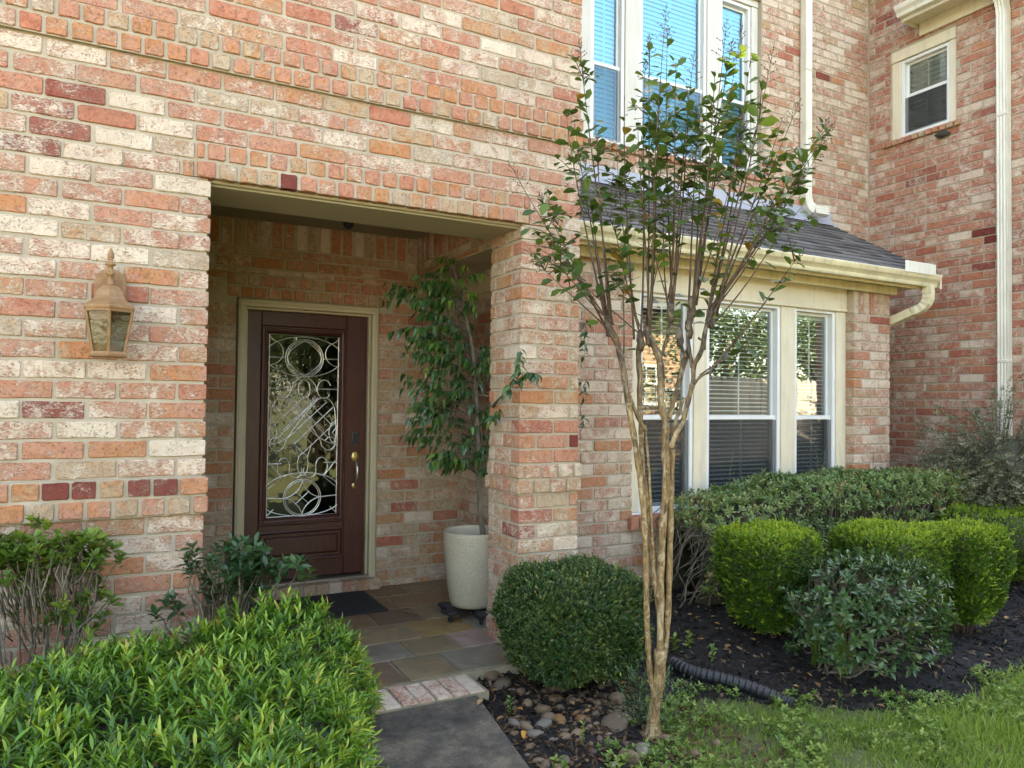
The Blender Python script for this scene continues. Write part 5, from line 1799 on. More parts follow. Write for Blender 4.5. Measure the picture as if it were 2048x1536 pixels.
def stone(px, py, wpx, ci, label=None):
    p = at_z(px, py, -0.05)
    dist = (p - Vector((0, 0, CAM_Z))).dot(CF)
    s = wpx * 0.95 / FPX * dist / 2
    o = bpy.data.objects.new('river_stone', random.choice(ROCKS))
    o.scale = (s * random.uniform(0.95, 1.2), s * random.uniform(0.9, 1.1), s * random.uniform(0.85, 1.1))
    o.rotation_euler = (random.uniform(-0.3, 0.3), random.uniform(-0.3, 0.3), random.uniform(0, 6.28))
    o.location = (p.x, p.y, float(gh(p.x, p.y)) + s * 0.22)
    c = RC[ci]
    k_ = random.uniform(0.85, 1.15)
    o.color = (c[0] * k_, c[1] * k_, c[2] * k_, 1)
    COL.objects.link(o)
    nm = ('brown', 'dark tan', 'light tan', 'grey', 'pale grey', 'rusty orange', 'dark brown')[ci]
    big = 'small' if wpx < 24 else 'fist sized'
    tag(o, label or '%s %s river stone in the bed beside the concrete walk' % (big, nm), 'stone', 'river stones beside the walk' if not label else None)


def placed(lst):
    for a in lst:
        stone(*a)


placed([(985, 1352, 44, 0), (1002, 1372, 40, 6), (1000, 1348, 20, 1), (1015, 1362, 16, 1), (1022, 1380, 22, 6), (1040, 1384, 24, 0), (1055, 1408, 30, 2), (1085, 1420, 42, 0), (1098, 1440, 36, 1), (1112, 1398, 34, 0), (1115, 1380, 36, 0),
        (1122, 1415, 22, 1), (1032, 1450, 30, 3), (1053, 1455, 34, 2), (1082, 1452, 22, 6), (1072, 1470, 36, 3), (1030, 1465, 20, 0), (1104, 1480, 24, 3), (1128, 1475, 28, 2), (1153, 1473, 34, 2), (1120, 1443, 38, 5), (1165, 1440, 34, 5),
        (1198, 1408, 20, 2), (1235, 1402, 36, 0), (1245, 1418, 22, 6), (1235, 1428, 24, 6), (1267, 1430, 18, 6), (1200, 1418, 20, 6), (1175, 1415, 20, 2), (1192, 1452, 20, 2), (1075, 1516, 26, 2), (1062, 1490, 22, 0), (1092, 1526, 30, 6),
        (1128, 1522, 34, 6), (1120, 1536, 30, 2), (1055, 1505, 18, 3), (1226, 1530, 24, 4), (1322, 1534, 32, 0), (1340, 1480, 30, 2), (1390, 1512, 26, 0), (1368, 1510, 16, 6), (1435, 1487, 18, 2), (1220, 1490, 26, 3), (1257, 1492, 22, 6),
        (1010, 1408, 22, 6), (1030, 1418, 20, 1), (1078, 1398, 18, 6), (1145, 1402, 22, 6), (1160, 1400, 18, 1), (1040, 1436, 20, 6)])
for i_ in range(95):
    px_, py_ = random.uniform(985, 1290), random.uniform(1372, 1530)
    if px_ < 985 + (py_ - 1375) * 0.6:
        continue
    stone(px_, py_, random.uniform(12, 22), random.choice((0, 1, 1, 2, 6, 6, 0)))
stone(1240, 1440, 42, 4, 'pale grey rounded stone beside the long brown stone in the bed')
stone(1092, 1452, 40, 3, 'grey pointed stone standing among the brown stones')
stone(1228, 1458, 62, 6, 'long dark brown stone lying flat among weeds near the tree foot')
stone(1288, 1508, 56, 4, 'large pale speckled stone in the weeds in front of the tree foot')
stone(1263, 1518, 50, 2, 'large tan stone touching the pale speckled stone')


# ------------------------------------------------------------------ foliage tools
def leaf_tpl(w, fold=0.12, droop=0.15, shape='lance'):
    """leaf of unit length along +Y, normal +Z; triangles"""
    st = {'lance': ((0.0, 0.06), (0.30, 0.85), (0.58, 0.92), (1.0, 0.0)), 'oval': ((0.0, 0.08), (0.28, 0.92), (0.62, 1.0), (1.0, 0.0)), 'obov': ((0.0, 0.10), (0.35, 0.80), (0.72, 1.0), (1.0, 0.0)),
          'fig': ((0.0, 0.08), (0.26, 1.0), (0.55, 0.80), (1.0, 0.0))}[shape]
    V, T = [], []
    z = lambda t: -droop * t * t
    V.append((0, 0, 0))
    for t, ww in st[1:3]:
        V += [(-w / 2 * ww, t, z(t) + fold * w * ww), (0, t, z(t)), (w / 2 * ww, t, z(t) + fold * w * ww)]
    V.append((0, 1, z(1)))
    T = [(0, 2, 1), (0, 3, 2), (1, 2, 5), (1, 5, 4), (2, 3, 6), (2, 6, 5), (4, 5, 7), (5, 6, 7)]
    return np.array(V, float), np.array(T, int)


def dia_tpl(w, fold=0.15):
    return np.array([(0, 0, 0), (-w / 2, 0.5, fold * w), (0, 1, 0), (w / 2, 0.5, fold * w)], float), np.array([(0, 2, 1), (0, 3, 2)], int)


def nrmz(a):
    return a / np.maximum(np.linalg.norm(a, axis=-1, keepdims=True), 1e-9)


def frames(d, up):
    y = nrmz(d)
    z = up - y * np.sum(up * y, -1, keepdims=True)
    bad = np.linalg.norm(z, axis=-1) < 1e-3
    z[bad] = np.cross(y[bad], np.array([1.0, 0.3, 0.2]))
    z = nrmz(z)
    x = np.cross(y, z)
    return x, y, z


class Leaves:
    def __init__(self):
        self.p, self.d, self.u, self.s, self.v = [], [], [], [], []

    def add(self, p, d, u, s, v):
        self.p.append(np.atleast_2d(p)); self.d.append(np.atleast_2d(d)); self.u.append(np.atleast_2d(u))
        self.s.append(np.atleast_1d(s)); self.v.append(np.atleast_1d(v))

    def arrays(self):
        return (np.concatenate(self.p), np.concatenate(self.d), np.concatenate(self.u), np.concatenate(self.s), np.concatenate(self.v))

    def build(self, name, tpl, m, parent, single=0, single_name='leaf'):
        p, d, u, s, v = self.arrays()
        x, y, z = frames(d.astype(float), u.astype(float))
        V, T = tpl
        idx = np.arange(len(p))
        if single:
            q = p - np.array([0, 0, CAM_Z])
            dep = q @ np.array(CF)
            px = 1024 + FPX * (q @ np.array(CR)) / dep
            py = 768 - FPX * (q @ np.array(CU)) / dep
            ok = (px > 5) & (px < 2043) & (py > 5) & (py < 1531)
            score = np.where(ok, s / dep, 0) * rng.uniform(0.8, 1.2, len(p))
            pick = np.argsort(-score)[:single]
            vs_ = np.clip(v, 0, 0.999)
            nb = 12
            ms = {}
            for i in pick:
                b = int(vs_[i] * nb)
                if b not in ms:
                    me = tri_mesh(single_name, V, T, np.full(len(V), (b + 0.5) / nb))
                    me.materials.append(M[m])
                    ms[b] = me
                o = bpy.data.objects.new(single_name, ms[b])
                mw = Matrix(((x[i, 0] * s[i], y[i, 0] * s[i], z[i, 0] * s[i], p[i, 0]), (x[i, 1] * s[i], y[i, 1] * s[i], z[i, 1] * s[i], p[i, 1]),
                             (x[i, 2] * s[i], y[i, 2] * s[i], z[i, 2] * s[i], p[i, 2]), (0, 0, 0, 1)))
                o.matrix_basis = mw
                link(o, parent)
            idx = np.setdiff1d(idx, pick)
        if len(idx) == 0:
            return None
        P = p[idx][:, None, :] + s[idx][:, None, None] * (V[None, :, 0:1] * x[idx][:, None, :] + V[None, :, 1:2] * y[idx][:, None, :] + V[None, :, 2:3] * z[idx][:, None, :])
        n = len(V)
        TT = (T[None] + (np.arange(len(idx)) * n)[:, None, None]).reshape(-1, 3)
        me = tri_mesh(name, P.reshape(-1, 3), TT, np.repeat(v[idx], n))
        me.materials.append(M[m])
        o = link(bpy.data.objects.new(name, me), parent)
        o['kind'] = 'stuff'
        return o


def rand_dir(n):
    a = rng.normal(size=(n, 3))
    return nrmz(a)


UP = np.array([0, 0, 1.0])


def sprigs(L, P, Nn, nl, spread, length, size, vmean, vsd, up_bias=0.3, tip_v=0.15):
    """shoots at P leaning along Nn, each with nl leaves in a spiral"""
    n = len(P)
    ax = nrmz(Nn + up_bias * UP + rng.normal(0, 0.28, (n, 3)))
    r = nrmz(np.cross(ax, rand_dir(n)))
    q = np.cross(ax, r)
    sv = np.clip(rng.normal(vmean, vsd, n), 0, 1)
    ln = length * rng.uniform(0.7, 1.3, n)
    for k in range(nl):
        t = (k + 0.5) / nl
        ang = k * 2.4 + rng.uniform(0, 0.8, n)
        side = r * np.cos(ang)[:, None] + q * np.sin(ang)[:, None]
        open_ = spread * (1.15 - 0.75 * t)
        d = nrmz(ax * (1 - 0.25 * (1 - t)) + side * open_ + rng.normal(0, 0.12, (n, 3)))
        p = P + ax * (ln * (t - 0.75))[:, None]
        u = nrmz(ax - d * 0.3 + 0.25 * UP)
        s = size * rng.uniform(0.7, 1.2, n) * (1.05 - 0.35 * t)
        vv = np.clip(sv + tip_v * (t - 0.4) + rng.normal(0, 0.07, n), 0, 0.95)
        vv[rng.uniform(0, 1, n) < 0.012] = 1.0
        L.add(p, d, u, s, vv)


def lump(c, rad, n_exp, noise_a, seed, n1=22, n2=36, shrink=0.9, zmin=None):
    """closed lumpy body mesh painted dark for the shade in the heart of a shrub"""
    r = np.random.default_rng(seed)
    ph = r.uniform(0, 6, 6)
    V, F = [], []
    for i in range(n1 + 1):
        th = math.pi * i / n1
        for j in range(n2):
            a = 2 * math.pi * j / n2
            dv = (math.sin(th) * math.cos(a), math.sin(th) * math.sin(a), math.cos(th))
            k = shrink * srad(np.array([dv]), rad, n_exp, ph, noise_a)[0]
            z = c[2] + dv[2] * k
            V.append((c[0] + dv[0] * k, c[1] + dv[1] * k, z if zmin is None else max(z, zmin)))
    for i in range(n1):
        for j in range(n2):
            F.append((i * n2 + j, (i + 1) * n2 + j, (i + 1) * n2 + (j + 1) % n2, i * n2 + (j + 1) % n2))
    return V, F, ph


def srad(d, rad, n_exp, ph, na):
    k = (np.abs(d[:, 0] / rad[0]) ** n_exp + np.abs(d[:, 1] / rad[1]) ** n_exp + np.abs(d[:, 2] / rad[2]) ** n_exp) ** (-1 / n_exp)
    w = na * (np.sin(4 * d[:, 0] + ph[0]) * np.sin(5 * d[:, 1] + ph[1]) + 0.7 * np.sin(9 * d[:, 2] + ph[2] + 5 * d[:, 0]) + 0.5 * np.sin(13 * d[:, 1] + ph[3] + 6 * d[:, 2]))
    return k * (1 + w)


def clipped_bush(name, label, c, rad, leafm, n_spr, nl, size, vmean, expn=3.0, na=0.02, group=None, top_v=0.0, spread=0.9, length=0.03, w=0.55, zcut=-0.98, cat='shrub', bottom=None, seed=1, loose=0.012, taper=0.36):
    base = (c[0], c[1], float(gh(c[0], c[1])))
    t = thing(name, label, cat, base, group)
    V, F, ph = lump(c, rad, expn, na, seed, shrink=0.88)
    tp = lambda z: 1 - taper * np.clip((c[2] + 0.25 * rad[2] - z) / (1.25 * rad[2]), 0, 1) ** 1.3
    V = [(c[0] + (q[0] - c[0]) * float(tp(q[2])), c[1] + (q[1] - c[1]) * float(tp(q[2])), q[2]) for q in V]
    core = MB().add(V, F).build('shade_core', 'litter', t, True)  # solid body coloured dark as the shaded inside of the bush
    # directions, area weighted by rejection
    d = rand_dir(int(n_spr * 3.2))
    k = srad(d, rad, expn, ph, na)
    wgt = k ** 2
    keep = rng.uniform(0, wgt.max(), len(d)) < wgt
    d, k = d[keep], k[keep]
    m = d[:, 2] * k / rad[2] > zcut
    d, k = d[m][:n_spr], k[m][:n_spr]
    P = np.array(c) + d * k[:, None] * rng.normal(1.0, loose, len(d))[:, None] * (1 - 0.10 * rng.uniform(0, 1, len(d)) ** 3)[:, None]
    f_ = tp(P[:, 2])[:, None]
    P[:, :2] = np.array(c)[:2] + (P[:, :2] - np.array(c)[:2]) * f_
    # normals of the superellipsoid
    N = nrmz(np.sign(d) * np.abs(d / np.array(rad)) ** (expn - 1) / np.array(rad))
    L = Leaves()
    vm = vmean + top_v * np.clip(N[:, 2], 0, 1) ** 0.7 + 0.10 * np.sin(P[:, 0] * 17) * np.sin(P[:, 1] * 15 + P[:, 2] * 13)  # top_v colours upward-facing leaves brighter, as lit by the sky
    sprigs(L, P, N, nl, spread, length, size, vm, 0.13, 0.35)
    st_ = rng.uniform(0, 1, len(P)) < 0.03
    sprigs(L, P[st_] + N[st_] * rng.uniform(0.01, 0.035, st_.sum())[:, None], N[st_], nl + 2, spread * 0.8, length * 1.6, size, vmean + top_v * 0.6 + 0.2, 0.15, 0.6)
    L.build('leaves', dia_tpl(w), leafm, t)
    # stems at the foot
    for i in range(5):
        a = i * 1.256 + seed
        MB().tube([(base[0] + 0.03 * math.cos(a), base[1] + 0.03 * math.sin(a), base[2] - 0.03), (base[0] + 0.10 * math.cos(a), base[1] + 0.10 * math.sin(a), c[2] - rad[2] * 0.55), (c[0] + rad[0] * 0.3 * math.cos(a), c[1] + rad[1] * 0.3 * math.sin(a), c[2])],
                  [0.009, 0.007, 0.004], 6).build('stem', 'bark_dark', t, True)
    return t


def center_of(pxl, pxr, pyt, pyb, ground_z=0.0, front=0.5):
    """centre and radii of a shrub from its outline, its foot standing on the ground"""
    px = (pxl + pxr) / 2
    p = at_z(px, pyb, ground_z)                       # where the front of its foot meets the ground
    dep = (p - Vector((0, 0, CAM_Z))).dot(CF)
    half = (pxr - pxl) / 2 / FPX * dep
    dep2 = dep + half * front
    half = (pxr - pxl) / 2 / FPX * dep2
    top = ray(px, pyt) * dep2 + Vector((0, 0, CAM_Z))
    c = ray(px, (pyt + pyb) / 2) * dep2 + Vector((0, 0, CAM_Z))
    return c, half, top.z


# ------------------------------------------------------------------ clipped shrubs
c, hf, tz = center_of(998, 1288, 1128, 1398, -0.06)
tz -= 0.02
clipped_bush('round_shrub', 'dense dark green shrub clipped into a ball at the brick pillar foot', (c.x, c.y, (tz + 0.02) / 2), (hf * 0.87, hf * 0.84, (tz - 0.02) / 2 * 1.0), 'lf_ball', 11000, 6, 0.022, 0.48, 3.8, 0.035, None, 0.0, 1.0, 0.032, 0.52, seed=2, loose=0.026, taper=0.10)
BX = []
for (l, r, t, b, gz, sd) in ((1436, 1640, 1055, 1268, 0.01, 3), (1664, 1893, 1050, 1262, 0.0, 4), (1838, 2012, 1048, 1258, -0.01, 5)):
    c, hf, tz = center_of(l, r, t, b, gz, 0.35)
    BX.append((c, hf, tz, sd))
LB = ['bright green clipped boxwood nearest the tree, beside the bay window', 'broad bright green clipped boxwood behind the glossy leggy shrub', 'bright green clipped boxwood between the two other rounded boxwoods of the row']
for (c, hf, tz, sd), lb in zip(BX, LB):
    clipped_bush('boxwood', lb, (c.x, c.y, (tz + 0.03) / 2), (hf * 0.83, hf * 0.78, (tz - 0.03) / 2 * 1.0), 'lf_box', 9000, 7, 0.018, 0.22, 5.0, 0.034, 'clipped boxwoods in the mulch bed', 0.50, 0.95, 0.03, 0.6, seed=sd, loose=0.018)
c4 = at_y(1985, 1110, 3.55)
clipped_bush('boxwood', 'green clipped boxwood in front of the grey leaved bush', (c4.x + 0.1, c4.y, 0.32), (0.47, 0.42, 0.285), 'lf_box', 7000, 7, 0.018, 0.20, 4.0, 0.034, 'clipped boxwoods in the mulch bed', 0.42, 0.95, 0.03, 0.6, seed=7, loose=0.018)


# ------------------------------------------------------------------ the willow-leaved hedge beside the walk
def hedge_h(x, y):
    xr = np.interp(y, [1.0, 2.4, 2.72, 3.27, 3.62], [0.50, 0.73, 0.86, 1.02, 1.10])
    yb = np.interp(x, [-1.6, 0.30, 0.45, 1.1], [3.42, 3.46, 3.62, 3.66])
    xr = xr + 0.035 * np.sin(y * 8) + 0.02 * np.sin(y * 17 + 1)
    e = np.minimum(np.minimum((xr - x) / 0.46, (yb - y) / 0.34), np.minimum((x + 1.7) / 0.3, (y - 0.9) / 0.3))
    e = np.clip(e, 0, 1)
    prof = np.sqrt(np.clip(1 - (1 - e) ** 2.4, 0, 1))
    top = 0.50 + 0.06 * smoothstep((x - 0.1) / 0.6) * smoothstep((y - 2.7) / 0.6) + 0.040 * np.sin(x * 5.3 + 1) * np.sin(y * 4.6) + 0.022 * np.sin(x * 13 + 2 * np.sin(y * 5)) * np.cos(y * 11) + 0.02
    return top * prof


hd = thing('hedge', 'low lush hedge of narrow bright green leaves beside the walk', 'hedge', (0.0, 2.5, -0.06))
xs = np.arange(-1.7, 1.16, 0.05)
ys = np.arange(0.9, 3.70, 0.05)
nx = len(xs)
X_, Y_ = np.meshgrid(xs, ys)
H_ = hedge_h(X_, Y_)
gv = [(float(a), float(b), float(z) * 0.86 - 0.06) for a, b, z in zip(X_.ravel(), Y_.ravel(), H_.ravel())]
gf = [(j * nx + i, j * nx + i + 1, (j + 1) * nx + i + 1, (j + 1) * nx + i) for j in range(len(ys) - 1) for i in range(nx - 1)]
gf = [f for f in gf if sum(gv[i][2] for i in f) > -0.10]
MB().add(gv, gf).build('shade_core', 'litter', hd, True)  # dark sheet under the leaves, painted shade of the hedge inside
n = 26000
x = rng.uniform(-1.2, 1.14, n); y = rng.uniform(1.25, 3.68, n)
e = 0.01
h = hedge_h(x, y)
hx_ = (hedge_h(x + e, y) - hedge_h(x - e, y)) / (2 * e)
hy_ = (hedge_h(x, y + e) - hedge_h(x, y - e)) / (2 * e)
N = np.stack([-hx_, -hy_, np.ones(n)], 1)
area = np.linalg.norm(N, axis=1)
area = np.minimum(area, 8)
keep = (rng.uniform(0, 8, n) < area * 1.15) & (h > 0.05)
x, y, h, N = x[keep], y[keep], h[keep], nrmz(N[keep])
P = np.stack([x, y, h - 0.045], 1)
P += N * rng.normal(0, 0.02, len(P))[:, None] - np.outer(rng.uniform(0, 1, len(P)) ** 2 * 0.07, UP)
print('hedge shoots', len(P))
L = Leaves()
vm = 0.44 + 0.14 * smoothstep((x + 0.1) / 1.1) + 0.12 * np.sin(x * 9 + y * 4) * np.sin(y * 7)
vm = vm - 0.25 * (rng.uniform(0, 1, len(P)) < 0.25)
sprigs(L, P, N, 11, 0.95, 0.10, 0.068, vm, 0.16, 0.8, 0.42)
tall = rng.uniform(0, 1, len(P)) < 0.05
sprigs(L, P[tall] + np.outer(rng.uniform(0.02, 0.07, tall.sum()), UP), N[tall], 11, 0.6, 0.11, 0.062, 0.62, 0.15, 1.4, 0.42)
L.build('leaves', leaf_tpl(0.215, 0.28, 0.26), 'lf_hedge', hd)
# a few taller shoots standing out of the top
tp = [(at_z(52, 1450, 0.55), 0.14), (at_z(610, 1130, 0.62), 0.05), (at_z(160, 1270, 0.55), 0.08), (at_z(395, 1245, 0.55), 0.07), (at_z(750, 1190, 0.5), 0.05)]
for p_, hh in tp:
    b_ = np.array([p_.x, p_.y, float(hedge_h(p_.x, p_.y)) - 0.06])
    MB().tube([tuple(b_), tuple(b_ + [0.01, 0, hh * 0.6]), tuple(b_ + [0.015, 0.005, hh + 0.03])], [0.003, 0.0025, 0.002], 5).build('shoot', 'lf_hedge', hd, True)


# ------------------------------------------------------------------ woody shrubs with stems
def twig_tube(pts, r0, r1, parent, name='stem', m='twig', n=6):
    k = len(pts)
    return MB().tube(pts, [r0 + (r1 - r0) * i / (k - 1) for i in range(k)], n).build(name, m, parent, True)


def wander(a, b, n=6, amp=0.03):
    a, b = np.array(a, float), np.array(b, float)
    pts = [a + (b - a) * t for t in np.linspace(0, 1, n)]
    off = np.zeros(3)
    for i in range(1, n - 1):
        off = off * 0.5 + rng.normal(0, amp, 3)
        pts[i] = pts[i] + off
    return [tuple(p) for p in pts]


def rosettes(L, P, Nn, nl, size, vmean, vsd, flat=0.75):
    n = len(P)
    ax = nrmz(Nn + 0.5 * UP + rng.normal(0, 0.35, (n, 3)))
    r = nrmz(np.cross(ax, rand_dir(n)))
    q = np.cross(ax, r)
    sv = np.clip(rng.normal(vmean, vsd, n), 0, 1)
    for k in range(nl):
        ang = k * 2.4 + rng.uniform(0, 0.7, n)
        side = r * np.cos(ang)[:, None] + q * np.sin(ang)[:, None]
        inner = k / nl
        d = nrmz(side * (flat + 0.35 - 0.6 * inner) + ax * (0.25 + 0.75 * inner) + rng.normal(0, 0.1, (n, 3)))
        p = P - ax * (0.035 * (1 - inner) * size / 0.05)[:, None] if not np.isscalar(size) else P - ax * (0.035 * (1 - inner) * size / 0.05)
        s = size * rng.uniform(0.65, 1.15, n) * (1.0 - 0.3 * inner)
        L.add(p, d, nrmz(ax - 0.2 * d), s, np.clip(sv + 0.12 * (inner - 0.4) + rng.normal(0, 0.08, n), 0, 1))


def leggy(name, label, base, tops, leafm, tpl, nl, size, vmean, stem_n, low=None, group=None, amp=0.03, vsd=0.15, r0=0.010, dark=None):
    t = thing(name, label, 'shrub', tuple(base), group)
    tops = np.array(tops)
    for i in range(stem_n):
        k = rng.integers(len(tops))
        b = np.array(base) + np.array([rng.normal(0, 0.05), rng.normal(0, 0.04), 0.0])
        b[2] -= 0.03
        twig_tube(wander(b, tops[k], 7, amp), r0 * rng.uniform(0.7, 1.2), 0.0022, t)
    # short twigs that carry the leaf clusters
    tw = MB()
    for i in range(0, len(tops), 2):
        p = tops[i]
        q = p + (np.array(base) + np.array([0, 0, 0.18]) - p) * rng.uniform(0.2, 0.5) + rng.normal(0, 0.03, 3)
        tw.tube(wander(q, p, 4, 0.012), [0.004, 0.0032, 0.0026, 0.002], 4)
    o = tw.build('twigs', 'twig', t, True)
    o['kind'] = 'stuff'
    L = Leaves()
    cen = np.array(base) + np.array([0, 0, 0.3])
    rosettes(L, tops, nrmz(tops - cen), nl, size, vmean, vsd)
    L.build('leaves', tpl, leafm, t)
    return t


# leggy privet against the wall
tops = []
for i in range(165):
    px = rng.uniform(-40, 205)
    py = rng.uniform(1062, 1125) if i < 120 else rng.uniform(1120, 1260)
    p = at_y(px, py, rng.uniform(3.44, 3.70))
    tops.append(p)
for px, py in ((232, 1090), (215, 1085), (60, 1035), (75, 1040), (95, 1048), (240, 1115), (210, 1180), (225, 1195), (5, 1120), (20, 1160)):
    tops.append(at_y(px, py, 3.55))
leggy('leggy_shrub', 'sparse woody shrub with a leafy flat top against the lantern wall', (-0.20, 3.56, -0.05), [tuple(p) for p in tops], 'lf_leggy', leaf_tpl(0.55, 0.15, 0.12, 'oval'), 8, 0.052, 0.52, 17, amp=0.035, r0=0.006)
# dark shrub at the opening
tops = []
for i in range(95):
    px, py = rng.normal(475, 55), rng.normal(1130, 34)
    if py < 1075 or px < 375 or px > 640:
        continue
    tops.append(tuple(at_y(px, py, rng.uniform(3.42, 3.66))))
for px, py in ((600, 1120), (570, 1128), (620, 1140), (545, 1150), (372, 1115), (330, 1200), (350, 1215), (345, 1190), (310, 1225), (380, 1090)):
    tops.append(tuple(at_y(px, py, 3.6)))
leggy('camellia_shrub', 'small dark glossy shrub growing at the left edge of the porch opening', (0.50, 3.55, -0.05), tops, 'lf_dark', leaf_tpl(0.46, 0.2, 0.2, 'oval'), 8, 0.062, 0.42, 12)
# glossy leggy shrub in the mulch
c, hf, tz = center_of(1575, 1888, 1112, 1350, -0.03, 0.4)
gb = at_z(1655, 1352, -0.04)
tops = []
for i in range(560):
    d = rand_dir(1)[0]
    d[2] = abs(d[2]) if rng.uniform() < 0.72 else -abs(d[2]) * 0.8
    k = srad(d[None], (hf * 1.02, hf * 0.8, 0.34), 3.6, np.zeros(6), 0.0)[0] * rng.uniform(0.82, 1.0)
    p = np.array([c.x, c.y, tz - 0.335]) + d * k
    if p[2] < 0.04:
        continue
    tops.append(tuple(p))
leggy('gardenia_shrub', 'open twiggy shrub with glossy dark leaves in front of the boxwoods', (gb.x + 0.08, gb.y + 0.05, -0.03), tops, 'lf_gard', leaf_tpl(0.42, 0.22, 0.15, 'oval'), 8, 0.056, 0.45, 13, amp=0.04, r0=0.009)
# iris blades inside it
for (px, py, nn, hh, lb) in ((1685, 1350, 9, 0.46, 'clump of tall sword shaped green leaves under the glossy shrub'), (1622, 1330, 8, 0.34, 'shorter clump of sword shaped leaves by the woody stem of the glossy shrub')):
    b_ = at_z(px, py, -0.03)
    ir = thing('iris_plant', lb, 'plant', (b_.x, b_.y, b_.z))
    for i in range(nn):
        L = Leaves()
        d = np.array([rng.normal(0, 0.10), rng.normal(0, 0.08), 1.0])
        L.add(np.array([b_.x + rng.normal(0, 0.018), b_.y + rng.normal(0, 0.012), b_.z - 0.02]), d, np.array([rng.normal(0, 0.4), -1.0, 0.0]), hh * rng.uniform(0.75, 1.1), rng.uniform(0.25, 0.6))
        o = L.build('leaf', leaf_tpl(0.07, 0.3, 0.10), 'weed', ir)
        if 'kind' in o:
            del o['kind']

# hawthorn hedge under the bay window
hw = thing('hawthorn_hedge', 'long twiggy evergreen hedge under the bay window', 'hedge', (5.2, 4.15, 0.02))
tops, nrm = [], []
for i in range(2900):
    x = rng.uniform(3.60, 7.0)
    top = np.interp(x, [3.6, 3.8, 4.2, 4.8, 5.6, 6.2, 6.6, 7.0], [0.60, 0.72, 0.80, 0.86, 0.86, 0.86, 0.84, 0.66]) + 0.02 * math.sin(x * 7)
    if rng.uniform() < 0.62:
        y, z = rng.uniform(3.86, 4.40), top + rng.normal(0, 0.014)
        nn_ = (0, -0.25, 1.0)
    else:
        q = rng.uniform(0, 1)
        if x > 4.6 and q < 0.72 and rng.uniform() < 0.5:
            q = rng.uniform(0.72, 1)
        y, z = 3.86 - 0.07 * math.sin(q * 2.6) + rng.normal(0, 0.02), 0.16 + (top - 0.16) * q
        nn_ = (0, -1.0, 0.5)
    tops.append((x, y, z)); nrm.append(nn_)
tops, nrm = np.array(tops), nrmz(np.array(nrm))
L = Leaves()
rosettes(L, tops, nrm, 8, 0.046, 0.52 + 0.30 * smoothstep((tops[:, 0] - 5.9) / 0.9) + 0.18 * smoothstep((4.3 - tops[:, 0]) / 0.5), 0.17)
L.build('leaves', leaf_tpl(0.40, 0.2, 0.12, 'obov'), 'lf_haw', hw)
for i in range(70):
    k = rng.integers(len(tops))
    p = tops[k]
    b = np.array([p[0] + rng.normal(0, 0.16) - 0.08, rng.uniform(3.95, 4.25), 0.0])
    twig_tube(wander(b, p, 6, 0.03), rng.uniform(0.006, 0.010), 0.002, hw)
tw = MB()
for i in range(1100):
    p = tops[rng.integers(len(tops))]
    q = np.array([p[0] + rng.normal(0, 0.12), p[1] + rng.uniform(0.0, 0.25), max(0.1, p[2] - rng.uniform(0.15, 0.4))])
    tw.tube(wander(q, p, 4, 0.02), [0.0042, 0.0034, 0.0027, 0.002], 4)
o = tw.build('twigs', 'twig', hw, True)
o['kind'] = 'stuff'
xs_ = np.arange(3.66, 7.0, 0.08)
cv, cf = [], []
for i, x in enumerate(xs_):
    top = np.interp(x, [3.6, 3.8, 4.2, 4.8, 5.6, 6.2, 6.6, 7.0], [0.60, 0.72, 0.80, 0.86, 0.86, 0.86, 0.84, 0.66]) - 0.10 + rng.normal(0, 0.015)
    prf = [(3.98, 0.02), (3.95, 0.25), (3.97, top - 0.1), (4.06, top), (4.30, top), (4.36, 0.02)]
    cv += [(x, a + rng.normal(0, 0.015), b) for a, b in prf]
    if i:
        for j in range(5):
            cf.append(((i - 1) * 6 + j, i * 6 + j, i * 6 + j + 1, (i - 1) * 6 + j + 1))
MB().add(cv, cf).build('shade_core', 'litter', hw, True)  # dark body stands in for the shade behind the leaves
# bare upright shoots in front of the panes
for (px0, py0, px1, py1, nl_) in ((1637, 955, 1632, 888, 12), (1640, 955, 1650, 900, 10), (1460, 985, 1467, 905, 5), (1745, 945, 1748, 905, 5)):
    a, b = at_y(px0, py0 + 20, 4.2), at_y(px1, py1, 4.2)
    twig_tube(wander(a, b, 5, 0.006), 0.0035, 0.0015, hw, 'shoot', 'twig', 5)
    L = Leaves()
    for k in range(nl_):
        t = 0.3 + 0.7 * k / nl_
        p = np.array(a) + (np.array(b) - np.array(a)) * t
        an = k * 2.4
        L.add(p, np.array([math.cos(an), math.sin(an) * 0.6, 0.35]), UP, 0.038 * (1.1 - 0.5 * t), 0.75)
    o = L.build('shoot_leaves', leaf_tpl(0.42, 0.2, 0.2, 'oval'), 'lf_leggy', hw)

